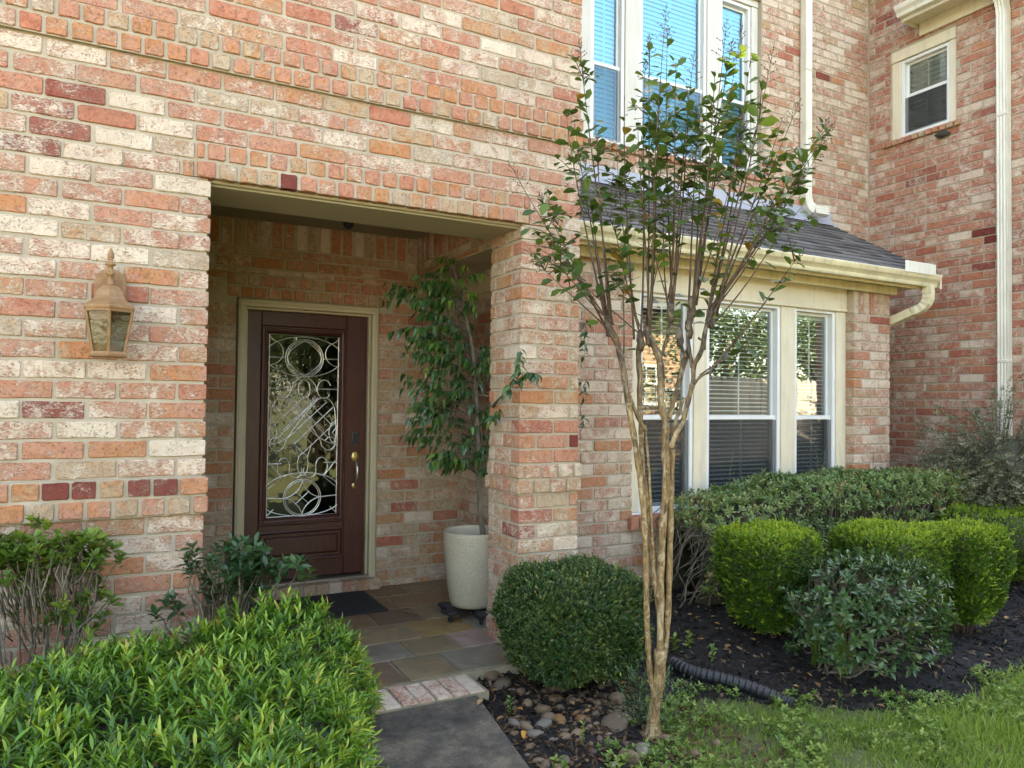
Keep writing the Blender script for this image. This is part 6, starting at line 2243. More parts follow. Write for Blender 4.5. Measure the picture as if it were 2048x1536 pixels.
# grey-leaved bush by the side wall
gs = thing('grey_bush', 'large grey green arching bush in front of the downspout wall', 'shrub', (7.1, 3.75, 0.0))
L = Leaves()
tw = MB()
cen = np.array([7.10, 3.80, 0.62])
nb = 1100
for i in range(nb):
    d = rand_dir(1)[0]
    d[2] = abs(d[2]) * 0.9 - 0.30
    d = d / np.linalg.norm(d)
    k = srad(d[None], (0.55, 0.60, 0.92), 2.1, np.array([1, 2, 3, 4, 5, 6.0]), 0.10)[0] * rng.uniform(0.85, 1.12)
    tip = cen + d * k
    tip[2] = max(tip[2], 0.06)
    tip[0] = min(tip[0], SX - 0.06)
    st0 = cen * 0.55 + tip * 0.45 + np.array([0, 0, 0.10])
    hor = nrmz(np.array([[d[0], d[1], 0.15]]))[0]
    pts = [st0, st0 * 0.5 + tip * 0.5 + np.array([0, 0, 0.05]), tip, tip + hor * 0.07 + np.array([0, 0, -0.015])]
    pts[3][0] = min(pts[3][0], SX - 0.04)
    tw.tube([tuple(p) for p in pts], [0.0028, 0.0022, 0.0015, 0.0009], 4)
    m_ = 34
    t = np.linspace(0.35, 3.0, m_)
    ii = np.minimum(t.astype(int), 2)
    fr_ = (t - ii)[:, None]
    PP = np.array(pts)
    pos = PP[ii] * (1 - fr_) + PP[ii + 1] * fr_
    dd = nrmz(PP[ii + 1] - PP[ii])
    an = np.arange(m_) * 2.4
    side = nrmz(np.cross(dd, UP)) * np.cos(an)[:, None] + UP * (np.sin(an) * 0.6)[:, None]
    L.add(pos, dd * 0.5 + side, np.tile(UP, (m_, 1)) + rng.normal(0, 0.4, (m_, 3)), rng.uniform(0.020, 0.034, m_), np.clip(rng.normal(0.45, 0.18) + rng.normal(0, 0.12, m_), 0, 1))
L.build('leaves', dia_tpl(0.5), 'lf_grey', gs)
o = tw.build('branches', 'twig', gs, True)
o['kind'] = 'stuff'
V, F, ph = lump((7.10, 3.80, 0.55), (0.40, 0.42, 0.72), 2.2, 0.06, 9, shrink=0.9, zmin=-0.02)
MB().add(V, F).build('shade_core', 'litter', gs, True)  # dark lump in place of the shaded inside


# ------------------------------------------------------------------ ficus in the pot
def at_d(px, py, dep):
    return ray(px, py) * dep + Vector((0, 0, CAM_Z))


fi = thing('ficus_tree', 'slender potted ficus with drooping glossy leaves beside the door', 'tree', (PX, PYY, 0.51))
trunk = [Vector((PX - 0.005, PYY - 0.02, 0.49)), at_y(968, 1095, 4.52), at_y(960, 1010, 4.51), at_y(956, 930, 4.50), at_y(953, 820, 4.50), at_y(945, 700, 4.50), at_y(925, 600, 4.51), at_y(905, 530, 4.52)]
MB().tube(trunk, [0.022, 0.020, 0.0185, 0.018, 0.016, 0.012, 0.008, 0.004], 10).build('trunk', 'ficus_bark', fi, True)
L = Leaves()
spots = []
for i in range(165):
    py = rng.uniform(535, 935)
    wl = np.interp(py, [520, 560, 620, 700, 800, 880, 940], [885, 815, 805, 815, 815, 822, 850])
    px = rng.uniform(wl, 985) if rng.uniform() < 0.8 else rng.uniform(wl - 15, wl + 40)
    spots.append((px, py, rng.uniform(4.25, 4.85)))
for a in ((765, 562, 4.75), (770, 585, 4.75), (785, 575, 4.7), (800, 580, 4.75), (757, 600, 4.8), (775, 665, 4.75), (795, 690, 4.6), (800, 705, 4.6), (800, 745, 4.6), (797, 775, 4.6), (805, 760, 4.6), (825, 790, 4.6), (800, 870, 4.7), (812, 860, 4.7), (835, 910, 4.6), (860, 925, 4.5),
          (960, 900, 4.4), (970, 940, 4.4), (905, 520, 4.5), (930, 530, 4.45), (945, 550, 4.45), (880, 515, 4.7), (970, 545, 4.4), (890, 545, 4.55), (920, 560, 4.5), (860, 585, 4.6), (840, 570, 4.6)):
    spots.append(a)
tw = MB()
for (px, py, Y) in spots:
    tip = at_y(px, py, Y)
    tz_ = min(max(tip.z - rng.uniform(0.05, 0.25), 0.95), 2.35)
    k = np.interp(tz_, [t_.z for t_ in trunk], range(len(trunk)))
    i0 = min(int(k), len(trunk) - 2)
    st0 = trunk[i0].lerp(trunk[i0 + 1], k - i0)
    mid = st0.lerp(tip, rng.uniform(0.3, 0.6)) + Vector((0, 0, rng.uniform(0.03, 0.10)))
    tw.tube([st0, st0.lerp(mid, 0.5) + Vector((rng.normal(0, 0.02), rng.normal(0, 0.02), rng.uniform(0, 0.05))), mid, tip], [0.0034, 0.0026, 0.002, 0.001], 4)
    dirv = np.array((tip - mid).normalized())
    nl = rng.integers(6, 11)
    for k_ in range(nl):
        t = 0.25 + 0.75 * k_ / nl
        p = np.array(mid.lerp(tip, t))
        an = k_ * 2.4 + rng.uniform(0, 1)
        sd = np.array([math.cos(an), math.sin(an), 0])
        d = dirv * 0.35 + sd * 0.6 + np.array([0, 0, -0.75 + rng.normal(0, 0.3)])
        L.add(p, d, sd * 0.6 + np.array([0, -0.4, 0.7]) + rng.normal(0, 0.2, 3), rng.uniform(0.050, 0.088), np.clip(rng.normal(0.50, 0.2) + (0.3 if py < 600 and px > 870 else 0), 0, 1))
# branches that lean out of the porch round the pillar
for pts, n_ in (([at_y(953, 830, 4.5), at_y(985, 810, 4.1), at_y(1015, 780, 3.72), at_y(1040, 735, 3.66), at_y(1042, 695, 3.66)], 22), ([at_y(985, 815, 4.1), at_y(1020, 775, 3.70), at_y(1055, 745, 3.66), at_y(1078, 748, 3.64)], 18),
                ([at_y(958, 850, 4.5), at_y(985, 840, 4.0), at_y(1000, 815, 3.72)], 12),
                ([Vector((2.12, 4.45, 1.8)), Vector((2.55, 4.34, 1.75)), at_y(1172, 640, 4.33), at_y(1168, 720, 4.33)], 20), ([Vector((2.12, 4.45, 1.5)), Vector((2.55, 4.34, 1.48)), at_y(1172, 760, 4.33), at_y(1165, 800, 4.33)], 12),
                ([Vector((2.12, 4.45, 1.3)), Vector((2.55, 4.34, 1.33)), at_y(1170, 830, 4.33), at_y(1163, 855, 4.33)], 9)):
    tw.tube(pts, [0.005 - 0.0035 * i / (len(pts) - 1) for i in range(len(pts))], 5)
    for k_ in range(n_):
        t = 0.45 + 0.55 * k_ / n_
        q = t * (len(pts) - 1)
        i0 = min(int(q), len(pts) - 2)
        p = np.array(pts[i0].lerp(pts[i0 + 1], q - i0))
        an = k_ * 2.4
        L.add(p, np.array([math.cos(an) * 0.7, math.sin(an) * 0.4 - 0.1, -0.6 + rng.normal(0, 0.25)]), np.array([0.1, -0.5, 0.8]) + rng.normal(0, 0.25, 3), rng.uniform(0.050, 0.078), np.clip(rng.normal(0.45, 0.15), 0, 1))
o = tw.build('branches', 'ficus_bark', fi, True)
o['kind'] = 'stuff'
L.build('foliage', leaf_tpl(0.42, 0.2, 0.3, 'fig'), 'lf_ficus', fi, 300)

# ------------------------------------------------------------------ crape myrtle
TB = at_z(1306, 1478, -0.06)
TD = (TB - Vector((0, 0, CAM_Z))).dot(CF)
cm = thing('crape_myrtle', 'multi stemmed crape myrtle with peeling tan bark in front of the bay window', 'tree', (TB.x, TB.y, TB.z))


def stem(pxs, r0, r1, dd=0.0, name='stem', m='bark', n=10):
    pts = [at_d(x, y, TD + dd * (1 - max(0, min(1, (y - 1000) / 480)))) for x, y in pxs]
    fine, rad = [], []
    for i in range(len(pts) - 1):
        p0, p1, p2, p3 = pts[max(i - 1, 0)], pts[i], pts[i + 1], pts[min(i + 2, len(pts) - 1)]
        for t in np.linspace(0, 1, 5)[:-1]:
            fine.append(0.5 * ((2 * p1) + (p2 - p0) * t + (2 * p0 - 5 * p1 + 4 * p2 - p3) * t * t + (3 * p1 - p0 - 3 * p2 + p3) * t ** 3))
    fine.append(pts[-1])
    for i in range(len(fine)):
        rad.append((r0 + (r1 - r0) * i / (len(fine) - 1)) * (1 + 0.10 * math.sin(i * 1.7 + x) + random.uniform(-0.05, 0.05)))
    return MB().tube(fine, rad, n).build(name, m, cm, True)


MB().tube([TB + Vector((0, 0, -0.06)), TB + Vector((0, 0, 0.0)), TB + Vector((0.002, 0.002, 0.035)), TB + Vector((0.004, 0.004, 0.09))], [0.062, 0.048, 0.036, 0.024], 11).build('root_flare', 'bark', cm, True)
stem([(1304, 1490), (1306, 1440), (1312, 1400), (1318, 1360), (1321, 1300)], 0.0245, 0.0282, 0, 'trunk', n=12)
stem([(1320, 1330), (1321, 1208), (1322, 1126), (1326, 1044), (1333, 960), (1330, 898), (1331, 848), (1322, 806), (1322, 757), (1319, 718), (1307, 690), (1296, 668)], 0.0166, 0.0165, 0.0)
stem([(1318, 1370), (1330, 1298), (1336, 1226), (1339, 1126), (1341, 1044), (1342, 965), (1344, 900)], 0.0137, 0.0141, 0.03)
stem([(1310, 1400), (1300, 1345), (1296, 1290), (1293, 1208), (1292, 1126), (1289, 1044), (1281, 964), (1272, 898), (1262, 838), (1251, 771), (1245, 729), (1233, 683), (1217, 651)], 0.0122, 0.0148, -0.03)
stem([(1318, 1230), (1310, 1168), (1306, 1112), (1300, 1040), (1288, 960), (1283, 900), (1282, 850), (1279, 806), (1280, 757), (1277, 711), (1281, 680)], 0.0101, 0.0133, 0.02)
stem([(1306, 1100), (1302, 1020), (1298, 940), (1293, 880), (1291, 850)], 0.0065, 0.0047, -0.02)
stem([(1250, 771), (1262, 800), (1276, 835), (1292, 862)], 0.0079, 0.0094, -0.02)
stem([(1342, 895), (1352, 868), (1366, 841), (1377, 799), (1386, 764), (1388, 732), (1403, 701), (1412, 655), (1421, 632)], 0.0122, 0.0101, -0.03)
stem([(1338, 838), (1350, 792), (1360, 757), (1369, 722), (1378, 700)], 0.0108, 0.0133, 0.02, m='bark')
stem([(1340, 870), (1356, 830), (1368, 795)], 0.0086, 0.0070, 0.03)
stem([(1372, 715), (1362, 690), (1359, 670)], 0.0086, 0.0054, 0.0)
stem([(1386, 735), (1378, 700), (1376, 655), (1384, 610)], 0.0108, 0.0078, 0.0)
stem([(1319, 720), (1330, 690), (1338, 655), (1342, 620)], 0.0086, 0.0063, 0.02)
stem([(1388, 768), (1402, 752), (1418, 744), (1430, 728)], 0.0072, 0.0047, -0.05)
KN = {'a': (1217, 651), 'b': (1281, 680), 'c': (1296, 668), 'd': (1342, 622), 'e': (1384, 612), 'f': (1421, 634), 'g': (1378, 655), 'h': (1359, 672)}
SH = [('a', (1160, 98), 1), ('a', (1128, 195), 1), ('a', (1150, 250), 1), ('a', (1032, 350), 2), ('a', (1085, 400), 0), ('a', (1190, 230), 1), ('a', (1205, 300), 0), ('a', (1170, 330), 0), ('a', (1110, 480), 0),
      ('b', (1232, 275), 1), ('b', (1250, 190), 0), ('b', (1290, 140), 1), ('b', (1262, 330), 0), ('b', (1215, 370), 0),
      ('c', (1298, 90), 1), ('c', (1330, 45), 2), ('c', (1320, 160), 1), ('c', (1275, 250), 1), ('c', (1345, 240), 0),
      ('d', (1335, 70), 1), ('d', (1352, 120), 1), ('d', (1385, 135), 2), ('d', (1378, 180), 1), ('d', (1310, 320), 0), ('h', (1352, 290), 0),
      ('g', (1405, 190), 1), ('g', (1400, 250), 0), ('g', (1450, 75), 2), ('e', (1430, 140), 1), ('e', (1462, 100), 1), ('e', (1480, 80), 2), ('e', (1440, 260), 0),
      ('f', (1502, 105), 1), ('f', (1540, 130), 2), ('f', (1530, 190), 1), ('f', (1565, 235), 1), ('f', (1590, 225), 2), ('f', (1610, 300), 0), ('f', (1650, 250), 1), ('f', (1658, 262), 1), ('f', (1640, 300), 1), ('f', (1490, 220), 0), ('f', (1545, 300), 0),
      ('f', (1600, 360), 0), ('e', (1470, 330), 0), ('f', (1520, 380), 0), ('f', (1575, 430), 0)]
for q_ in KN.values():
    c_ = at_d(q_[0], q_[1], TD)
    MB().tube([c_ + Vector((0, 0, -0.05)), c_ + Vector((0.006, 0, -0.025)), c_ + Vector((0, 0.004, 0.0)), c_ + Vector((-0.004, 0, 0.025)), c_ + Vector((0, 0, 0.045))], [0.013, 0.016, 0.018, 0.015, 0.008], 9).build('knuckle', 'bark', cm, True)
L = Leaves()
SHL = []


def shoot(a, tip, kind, dd, r0=0.0075, bend=None):
    p0 = at_d(a[0], a[1], TD)
    p3 = at_d(tip[0], tip[1], TD + dd)
    v = p3 - p0
    b = bend if bend is not None else rng.uniform(0.02, 0.10)
    side = Vector((v.x, v.y, 0)) * 0.30
    p1 = p0 + v * 0.33 + side * b * 4 * 0.35 + Vector((rng.normal(0, 0.012), rng.normal(0, 0.02), 0))
    p2 = p0 + v * 0.68 + side * b * 3 * 0.30 + Vector((rng.normal(0, 0.015), rng.normal(0, 0.02), 0))
    pts = []
    for t in np.linspace(0, 1, 13):
        pts.append(p0 * (1 - t) ** 3 + p1 * 3 * t * (1 - t) ** 2 + p2 * 3 * t * t * (1 - t) + p3 * t ** 3)
    rad = [r0 * (1 - 0.82 * t) for t in np.linspace(0, 1, 13)]
    MB().tube(pts, rad, 6).build('shoot', 'bark_dark', cm, True)
    ln = v.length
    m_ = max(6, int(ln / 0.030))
    lo = {0: 0.45, 1: 0.50, 2: 0.50}[kind]
    hi = {0: 1.0, 1: 1.0, 2: 0.80}[kind]
    for k_ in range(m_):
        t = k_ / m_
        if t < lo and rng.uniform() > 0.06:
            continue
        if t > hi or rng.uniform() < 0.14:
            continue
        q = t * 12
        i0 = min(int(q), 11)
        p = pts[i0].lerp(pts[i0 + 1], q - i0)
        ax = (pts[i0 + 1] - pts[i0]).normalized()
        an = (0 if k_ % 2 else math.pi) + rng.normal(0, 0.5) + k_ * 0.35
        s1 = ax.cross(Vector((math.cos(0.7), math.sin(0.7), 0.1))).normalized()
        s2 = ax.cross(s1)
        sd = s1 * math.cos(an) + s2 * math.sin(an)
        d = sd * 0.8 + ax * 0.45 + Vector((0, 0, rng.normal(-0.05, 0.25)))
        sz = rng.uniform(0.050, 0.082) * (1.0 if t < 0.85 else 0.75)
        r_ = rng.uniform()
        v_ = np.clip(rng.normal(0.45, 0.2), 0, 0.86) if r_ > 0.045 else 0.97
        L.add(np.array(p + sd * 0.004), np.array(d), np.array([rng.normal(0, 0.4), -0.35 + rng.normal(0, 0.4), 0.8]), sz, v_)
    # side twigs with leaves
    for k_ in range(3):
        t = rng.uniform(0.55, 0.95 if kind < 2 else 0.78)
        q = t * 12
        i0 = min(int(q), 11)
        p = pts[i0].lerp(pts[i0 + 1], q - i0)
        e_ = p + Vector((rng.normal(0, 0.09), rng.normal(0, 0.09), rng.uniform(0.03, 0.14)))
        MB().tube([p, p.lerp(e_, 0.5) + Vector((0, 0, 0.01)), e_], [0.003, 0.002, 0.001], 4).build('twig', 'bark_dark', cm, True)
        for j in range(rng.integers(4, 8)):
            tt = 0.25 + 0.75 * j / 7
            pp_ = p.lerp(e_, tt)
            an = j * 2.6
            L.add(np.array(pp_), np.array([math.cos(an), math.sin(an), rng.normal(0.1, 0.3)]), np.array([rng.normal(0, 0.4), -0.3, 0.8]), rng.uniform(0.038, 0.066), np.clip(rng.normal(0.45, 0.2), 0, 0.86))
    if kind == 2 or rng.uniform() < 0.30:
        seed_head(pts[-1], (pts[-1] - pts[-2]).normalized(), 0.16 if kind == 2 else 0.10)


def seed_head(p, ax, ln):
    mb = MB()
    base = p - ax * ln * 0.6
    mb.tube([base, p, p + ax * ln * 0.35], [0.0022, 0.0016, 0.001], 4)
    for k_ in range(12):
        t = k_ / 12
        b = base + ax * (ln * (0.1 + 0.85 * t))
        an = k_ * 2.4
        s1 = ax.cross(Vector((0.3, 0.9, 0.1))).normalized()
        s2 = ax.cross(s1)
        e_ = b + (s1 * math.cos(an) + s2 * math.sin(an)) * ln * 0.30 * (1.1 - t) + ax * ln * 0.14
        mb.tube([b, e_], [0.0011, 0.0008], 3)
        for j in range(2):
            c_ = b.lerp(e_, 0.6 + 0.4 * j)
            r = 0.0038
            mb.add([c_ + Vector(w_) * r for w_ in ((1, 0, 0), (-1, 0, 0), (0, 1, 0), (0, -1, 0), (0, 0, 1.2), (0, 0, -1.2))],
                   [(0, 2, 4), (2, 1, 4), (1, 3, 4), (3, 0, 4), (2, 0, 5), (1, 2, 5), (3, 1, 5), (0, 3, 5)])
    mb.build('seed_head', 'bark_dark', cm)


SH = [s_ for i_, s_ in enumerate(SH) if s_[2] > 0 or i_ % 3]
for kn, tip, kind in SH:
    a = KN[kn]
    shoot((a[0] + rng.normal(0, 5), a[1] + rng.normal(0, 6)), tip, kind, rng.normal(0, 0.16), 0.0060 if tip[1] < 260 else 0.0045)
shoot((1425, 735), (1597, 512), 1, 0.02, 0.006, 0.01)
shoot((1400, 750), (1505, 690), 1, -0.03, 0.004, 0.01)
shoot((1246, 729), (1250, 470), 0, -0.05, 0.004, 0.02)
shoot((1410, 700), (1440, 480), 0, -0.05, 0.004, 0.02)
for i in range(10):
    kn = KN[random.choice('abcdefgh')]
    shoot((kn[0] + rng.normal(0, 8), kn[1] + rng.normal(0, 8)), (kn[0] + rng.normal(0, 55) + (kn[0] - 1320) * 1.0, kn[1] - rng.uniform(90, 330)), 0, rng.normal(0, 0.18), 0.0042)
L.build('foliage', leaf_tpl(0.60, 0.14, 0.16, 'obov'), 'lf_myrtle', cm, 300)
# fine green suckers round the foot
L = Leaves()
P = np.array([tuple(at_z(rng.normal(1318, 34), rng.uniform(1345, 1440), -0.03 + rng.uniform(0, 0.1))) for _ in range(90)])
P = P * 0.0 + np.stack([TB.x + rng.normal(0.05, 0.09, 90), TB.y + rng.normal(0.06, 0.09, 90), rng.uniform(-0.02, 0.24, 90)], 1)
sprigs(L, P, nrmz(P - np.array([TB.x, TB.y, 0.0])), 12, 0.8, 0.10, 0.030, 0.45, 0.15, 0.5)
L.build('sucker_leaves', leaf_tpl(0.2, 0.2, 0.2), 'lf_gard', cm)

# ------------------------------------------------------------------ grass, weeds, mulch chips, fallen leaves
BL = (np.array([(-0.05, 0, 0), (0.05, 0, 0), (-0.042, 0.5, 0.08), (0.042, 0.5, 0.08), (0, 1, 0.38)], float), np.array([(0, 1, 3), (0, 3, 2), (2, 3, 4)]))
n = 150000
x = rng.uniform(1.75, 6.2, n); y = rng.uniform(1.35, 3.2, n)
e = lawn_edge(x) - y + rng.normal(0, 0.05, n)
cl = 0.5 + 0.5 * np.sin(x * 11 + 2 * np.sin(y * 7)) * np.sin(y * 12 + 1.5 * np.sin(x * 6))
dens = smoothstep((e + 0.02) / 0.30) * (0.55 + 0.45 * smoothstep((x - 2.5) / 0.8)) * (0.25 + 0.75 * cl)
dens = dens * np.where(x < 1.62 + 0.17 * (y - 3.37) + 0.45, 0.25, 1)
keep = rng.uniform(0, 1, n) < dens * 1.0
x, y = x[keep], y[keep]
n = len(x)
print('grass', n)
L = Leaves()
lush = smoothstep((x - 3.0) / 0.8)
d = np.stack([rng.normal(0, 0.42, n), rng.normal(0, 0.42, n), np.ones(n)], 1)
u = np.stack([rng.normal(0, 1, n), rng.normal(0, 1, n), np.full(n, 0.2)], 1)
L.add(np.stack([x, y, gh(x, y) - 0.008], 1), d, u, rng.uniform(0.026, 0.062, n) * (0.70 + 0.45 * lush), np.clip(0.42 + 0.10 * lush + rng.normal(0, 0.2, n), 0, 1))
gr = L.build('grass', BL, 'grass', None)
tag(gr, 'short green lawn grass along the mulch bed', 'grass', kind='stuff')
# weeds in the bed
L = Leaves()
n = 4200
x = rng.uniform(1.62, 4.4, n); y = rng.uniform(1.9, 3.2, n)
cl = np.sin(x * 8 + 1) * np.sin(y * 9 + 2) + 0.6 * np.sin(x * 17) * np.sin(y * 15)
e = lawn_edge(x) - y
keep = (cl > -0.1) & (e > -0.10) & (x > 1.68 + 0.17 * (y - 3.37))
x, y = x[keep], y[keep]
P = np.stack([x, y, gh(x, y) + rng.uniform(0.005, 0.055, len(x))], 1)
rosettes(L, P, np.tile(UP, (len(P), 1)), 6, 0.026, 0.5, 0.2, 0.9)
wd = L.build('weeds', leaf_tpl(0.55, 0.1, 0.15, 'oval'), 'weed', None)
tag(wd, 'low broad leaved weeds among the stones and grass', 'weeds', kind='stuff')
# sprouting seedlings in the mulch, each its own plant
for (px, py, nn_, sz, lb) in ((1020, 1405, 4, 0.03, 'tiny green seedling among the stones beside the walk'), (1378, 1278, 5, 0.045, 'leafy green seedling behind the drain pipe'), (1425, 1300, 4, 0.035, 'pale upright seedling at the bend of the drain pipe'), (1350, 1285, 6, 0.05, 'broad leaved seedling beside the tree stems'), (1165, 1465, 5, 0.028, 'upright weed with a thin stalk among the stones')):
    p = at_z(px, py + 18, -0.03)
    t = thing('seedling', lb, 'plant', (p.x, p.y, float(gh(p.x, p.y))))
    L = Leaves()
    b = np.array([p.x, p.y, float(gh(p.x, p.y))])
    twig_tube([tuple(b), tuple(b + [0.004, 0, 0.05]), tuple(b + [0.0, 0.004, 0.10])], 0.002, 0.001, t, 'stalk', 'weed', 5)
    rosettes(L, np.array([b + [0, 0, z_] for z_ in np.linspace(0.03, 0.10, nn_)]), np.tile(UP, (nn_, 1)), 4, sz, 0.6, 0.15)
    L.build('leaves', leaf_tpl(0.5, 0.15, 0.2, 'oval'), 'weed', t)
# mulch chips
CH = (np.array([(-0.5, -0.16, 0), (0.5, -0.12, 0.05), (0.45, 0.16, 0.16), (-0.5, 0.14, 0.12), (0, 0.02, 0.25)], float), np.array([(0, 1, 4), (1, 2, 4), (2, 3, 4), (3, 0, 4)]))
n = 9000
x = rng.uniform(1.6, 7.2, n); y = rng.uniform(2.2, 4.4, n)
keep = (y > lawn_edge(x) - 0.08)
x, y = x[keep], y[keep]
n = len(x)
L = Leaves()
d = rng.normal(0, 1, (n, 3)) * np.array([1, 1, 0.35])
L.add(np.stack([x, y, gh(x, y) + 0.012], 1), d, np.stack([rng.normal(0, 0.5, n), rng.normal(0, 0.5, n), np.ones(n)], 1), rng.uniform(0.012, 0.048, n), rng.uniform(0, 1, n))
M['chip'] = leaf_mat('mulch_chip', [(0, (0.006, 0.005, 0.004)), (0.6, (0.022, 0.016, 0.012)), (0.88, (0.05, 0.035, 0.024)), (1, (0.20, 0.135, 0.08))], 0.0, 0.9, 0.2)
ch = L.build('mulch_chips', CH, 'chip', None)
tag(ch, 'dark shredded bark mulch covering the planting bed', 'mulch', kind='stuff')
# brown litter among the stones
n = 1500
x = rng.uniform(1.5, 2.6, n); y = rng.uniform(2.2, 3.6, n)
keep = x > 1.66 + 0.17 * (y - 3.37)
x, y = x[keep], y[keep]
n = len(x)
L = Leaves()
L.add(np.stack([x, y, gh(x, y) + 0.014], 1), rng.normal(0, 1, (n, 3)) * np.array([1, 1, 0.3]), np.stack([rng.normal(0, 0.5, n), rng.normal(0, 0.5, n), np.ones(n)], 1), rng.uniform(0.012, 0.040, n), rng.uniform(0, 0.75, n) ** 1.5)
M['litter_leaf'] = leaf_mat('leaf_litter', [(0, (0.045, 0.025, 0.012)), (0.5, (0.12, 0.065, 0.028)), (1, (0.28, 0.17, 0.075))], 0.05, 0.8, 0.2)
lt = L.build('leaf_litter', CH, 'litter_leaf', None)
tag(lt, 'brown crumbled leaf litter between the river stones', 'leaf litter', kind='stuff')
# fallen leaves one by one
FT = leaf_tpl(0.5, 0.35, -0.12, 'oval')
_fl = []
for b in range(6):
    V, T = FT
    V = V.copy()
    V[:, 2] += 0.10 * np.sin(V[:, 1] * 4 + b) * (b % 3) * 0.5
    me = tri_mesh('fallen_leaf', V, T, np.full(len(V), b / 5.0))
    me.materials.append(M['dry'])
    _fl.append(me)


def fallen(px, py, zz, sz, b, label, group, dz=0.006):
    p = at_z(px, py, zz)
    o = bpy.data.objects.new('fallen_leaf', _fl[b])
    o.location = (p.x, p.y, zz + dz)
    o.scale = (sz, sz, sz)
    o.rotation_euler = (rng.normal(0, 0.15), rng.normal(0, 0.15), rng.uniform(0, 6.28))
    COL.objects.link(o)
    tag(o, label, 'leaf', group)


fallen(955, 1413, -0.016, 0.05, 3, 'single tan curled leaf on the middle of the concrete walk', None)
fallen(737, 1508, -0.016, 0.045, 1, 'brown leaf on the concrete walk beside the hedge', None)
fallen(807, 1226, 0.0, 0.06, 2, 'thin dry leaf on the brown flagstone of the porch', None)
fallen(925, 1246, 0.0, 0.04, 3, 'pale leaf on the flagstones beside the castor', None)
for px, py, b in ((1378, 1205, 2), (1392, 1215, 3), (1375, 1232, 2), (1388, 1238, 3), (1432, 1235, 3), (1428, 1248, 2), (1450, 1300, 1), (1460, 1310, 0), (1408, 1282, 2), (1500, 1280, 2), (1605, 1378, 4), (1612, 1362, 0), (1640, 1378, 0), (1625, 1355, 4),
                  (1768, 1355, 3), (1750, 1360, 2), (1585, 1345, 0), (1675, 1405, 0), (1770, 1418, 1), (1815, 1392, 0), (1730, 1385, 2), (1880, 1340, 1), (1875, 1255, 3), (2010, 1240, 2), (1950, 1265, 1), (1900, 1270, 0)):
    z_ = float(gh(*tuple(at_z(px, py, -0.02))[:2]))
    fallen(px, py, z_ + 0.012, random.uniform(0.035, 0.06), b, 'dry leaf fallen on the dark mulch', 'dry leaves on the mulch')
for px, py, b in ((1032, 1421, 5), (1010, 1440, 1), (1148, 1415, 3), (1152, 1408, 1), (1048, 1482, 5), (1062, 1488, 1), (1105, 1395, 0), (1165, 1412, 2), (1180, 1425, 2), (1145, 1436, 0), (1206, 1440, 4), (985, 1388, 2), (1190, 1425, 1), (1235, 1378, 0), (1255, 1372, 2)):
    fallen(px, py, -0.03, random.uniform(0.03, 0.05), b, 'dry leaf lying among the brown river stones', 'dry leaves among the stones', 0.012)

# ------------------------------------------------------------------ what stands across the lawn (seen in the panes)
M['fence'] = bark_mat('weathered_fence_wood', (0.20, 0.175, 0.14), (0.33, 0.295, 0.245), (0.45, 0.41, 0.35), 12, 0.1, 0.3)
fe = thing('picket_fence', 'weathered grey board fence reflected in the bay window panes', 'fence', (12.0, -0.8, 0))
pk = MB().extrude([(-0.068, 0), (0.068, 0), (0.068, 1.93), (0.038, 2.0), (-0.038, 2.0), (-0.068, 1.93)], 'y', -0.009, 0.009).build('picket', 'fence', fe)
fix_normals(pk)
pk.location = (9.4, -0.8, -0.05)
for i in range(1, 46):
    o = pk.copy()
    COL.objects.link(o)
    o.location = (9.4 + i * 0.143, -0.8 + random.uniform(-0.006, 0.006), -0.05 + random.uniform(-0.03, 0.03))
for zz in (0.35, 1.0, 1.65):
    MB().box(9.3, 15.9, -0.86, -0.815, zz, zz + 0.09).build('fence_rail', 'fence', fe)


def far_brick_mat():
    m, nt, b = new_mat('far_tan_brick')
    p = pos_of(nt)
    v = nd(nt, 'ShaderNodeMapping', {'Vector': p, 'Rotation': (math.pi / 2, 0, 0)}).outputs[0]
    t = nd(nt, 'ShaderNodeTexBrick', {'Vector': v, 'Color1': (0.30, 0.185, 0.105, 1), 'Color2': (0.25, 0.145, 0.08, 1), 'Mortar': (0.28, 0.235, 0.175, 1), 'Scale': 1.0, 'Mortar Size': 0.010, 'Brick Width': 0.24, 'Row Height': 0.088})
    nt.links.new(t.outputs[0], b.inputs['Base Color'])
    b.inputs['Roughness'].default_value = 0.9
    return m


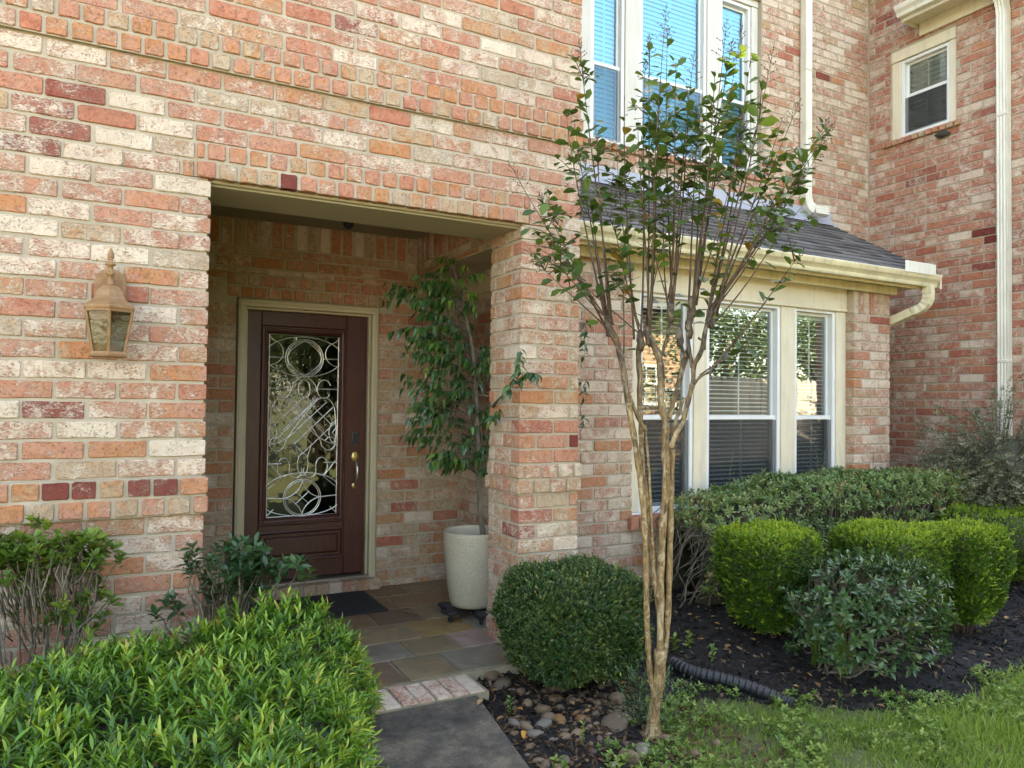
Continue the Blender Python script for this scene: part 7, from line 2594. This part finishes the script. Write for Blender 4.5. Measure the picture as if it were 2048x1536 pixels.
M['far_brick'] = far_brick_mat()
nb_ = thing('neighbour_house', 'tan brick house across the lawn reflected in the window panes', 'house', (8.5, -8.5, 0))
MB().box(8.6, 13.9, -13.0, -6.0, -0.1, 3.9).build('wall', 'far_brick', nb_)
MB().add([(8.1, -13.5, 3.9), (14.4, -13.5, 3.9), (14.4, -5.5, 3.9), (8.1, -5.5, 3.9), (10.2, -9.5, 5.4), (11.8, -9.5, 5.4)], [(0, 1, 2, 3), (3, 2, 5, 4), (2, 1, 5), (1, 0, 4, 5), (0, 3, 4)]).build('roof', 'slab', nb_)
for (x0, z0) in ((11.9, 1.5), (12.9, 0.9), (9.4, 1.2)):
    wn_ = MB()
    for a in ((x0 - 0.08, x0, z0 - 0.08, z0 + 0.98), (x0 + 0.7, x0 + 0.78, z0 - 0.08, z0 + 0.98), (x0, x0 + 0.7, z0 + 0.9, z0 + 0.98), (x0, x0 + 0.7, z0 - 0.08, z0), (x0, x0 + 0.7, z0 + 0.43, z0 + 0.47), (x0 + 0.33, x0 + 0.37, z0, z0 + 0.9)):
        wn_.box(a[0], a[1], -6.0, -5.95, a[2], a[3])
    wo = wn_.build('window', 'vinyl', nb_)
    MB().box(x0, x0 + 0.7, -5.999, -5.98, z0, z0 + 0.9).build('pane', 'glass', wo)


def far_tree(x, y, h, r, seed, label, nl=5200):
    t = thing('shade_tree', label, 'tree', (x, y, -0.1))
    rr = np.random.default_rng(seed)
    MB().tube([(x, y, -0.15), (x + 0.05, y, h * 0.35), (x - 0.05, y + 0.1, h * 0.7)], [0.16, 0.12, 0.04], 8).build('trunk', 'twig', t, True)
    L = Leaves()
    ncl = 34
    for i in range(ncl):
        d = nrmz(rr.normal(size=(1, 3)))[0]
        c = np.array([x, y, h * 0.62]) + d * np.array([r, r, h * 0.36]) * rr.uniform(0.35, 1.0)
        if i < 12:
            MB().tube([(x, y, h * 0.35), tuple((c + np.array([x, y, h * 0.45])) / 2), tuple(c)], [0.05, 0.03, 0.01], 5).build('limb', 'twig', t, True)
        m_ = nl // ncl
        P = c + rr.normal(0, 0.26 * r / 1.5 + 0.1, (m_, 3))
        L.add(P, rr.normal(size=(m_, 3)), rr.normal(size=(m_, 3)) + UP, rr.uniform(0.08, 0.15, m_), np.clip(rr.normal(rr.uniform(0.3, 0.7), 0.15, m_), 0, 1))
    L.build('crown', dia_tpl(0.6), 'far_leaf', t)


far_tree(12.6, -3.4, 4.2, 1.7, 21, 'bushy tree behind the board fence, reflected in the wide bay pane')
far_tree(15.6, -3.2, 4.8, 1.8, 22, 'taller tree behind the board fence, reflected in the narrow bay pane')
far_tree(0.2, -8.5, 5.6, 2.0, 31, 'broad sunlit tree at the far side of the lawn, reflected in the door glass')
far_tree(3.6, -9.5, 6.0, 2.2, 32, 'tall sunlit tree at the back of the lawn behind the smaller one')
far_tree(6.6, -8.5, 5.6, 1.8, 33, 'sunlit tree beside the tan brick house across the lawn')
far_tree(18.5, -4.5, 5.0, 2.0, 25, 'round tree standing beyond the end of the board fence')
far_tree(1.9, -2.6, 4.4, 1.3, 23, 'leafy tree on the lawn reflected in the door glass')
far_tree(3.9, -4.6, 5.0, 1.5, 24, 'sunlit tree before the neighbouring house reflected in the door glass')
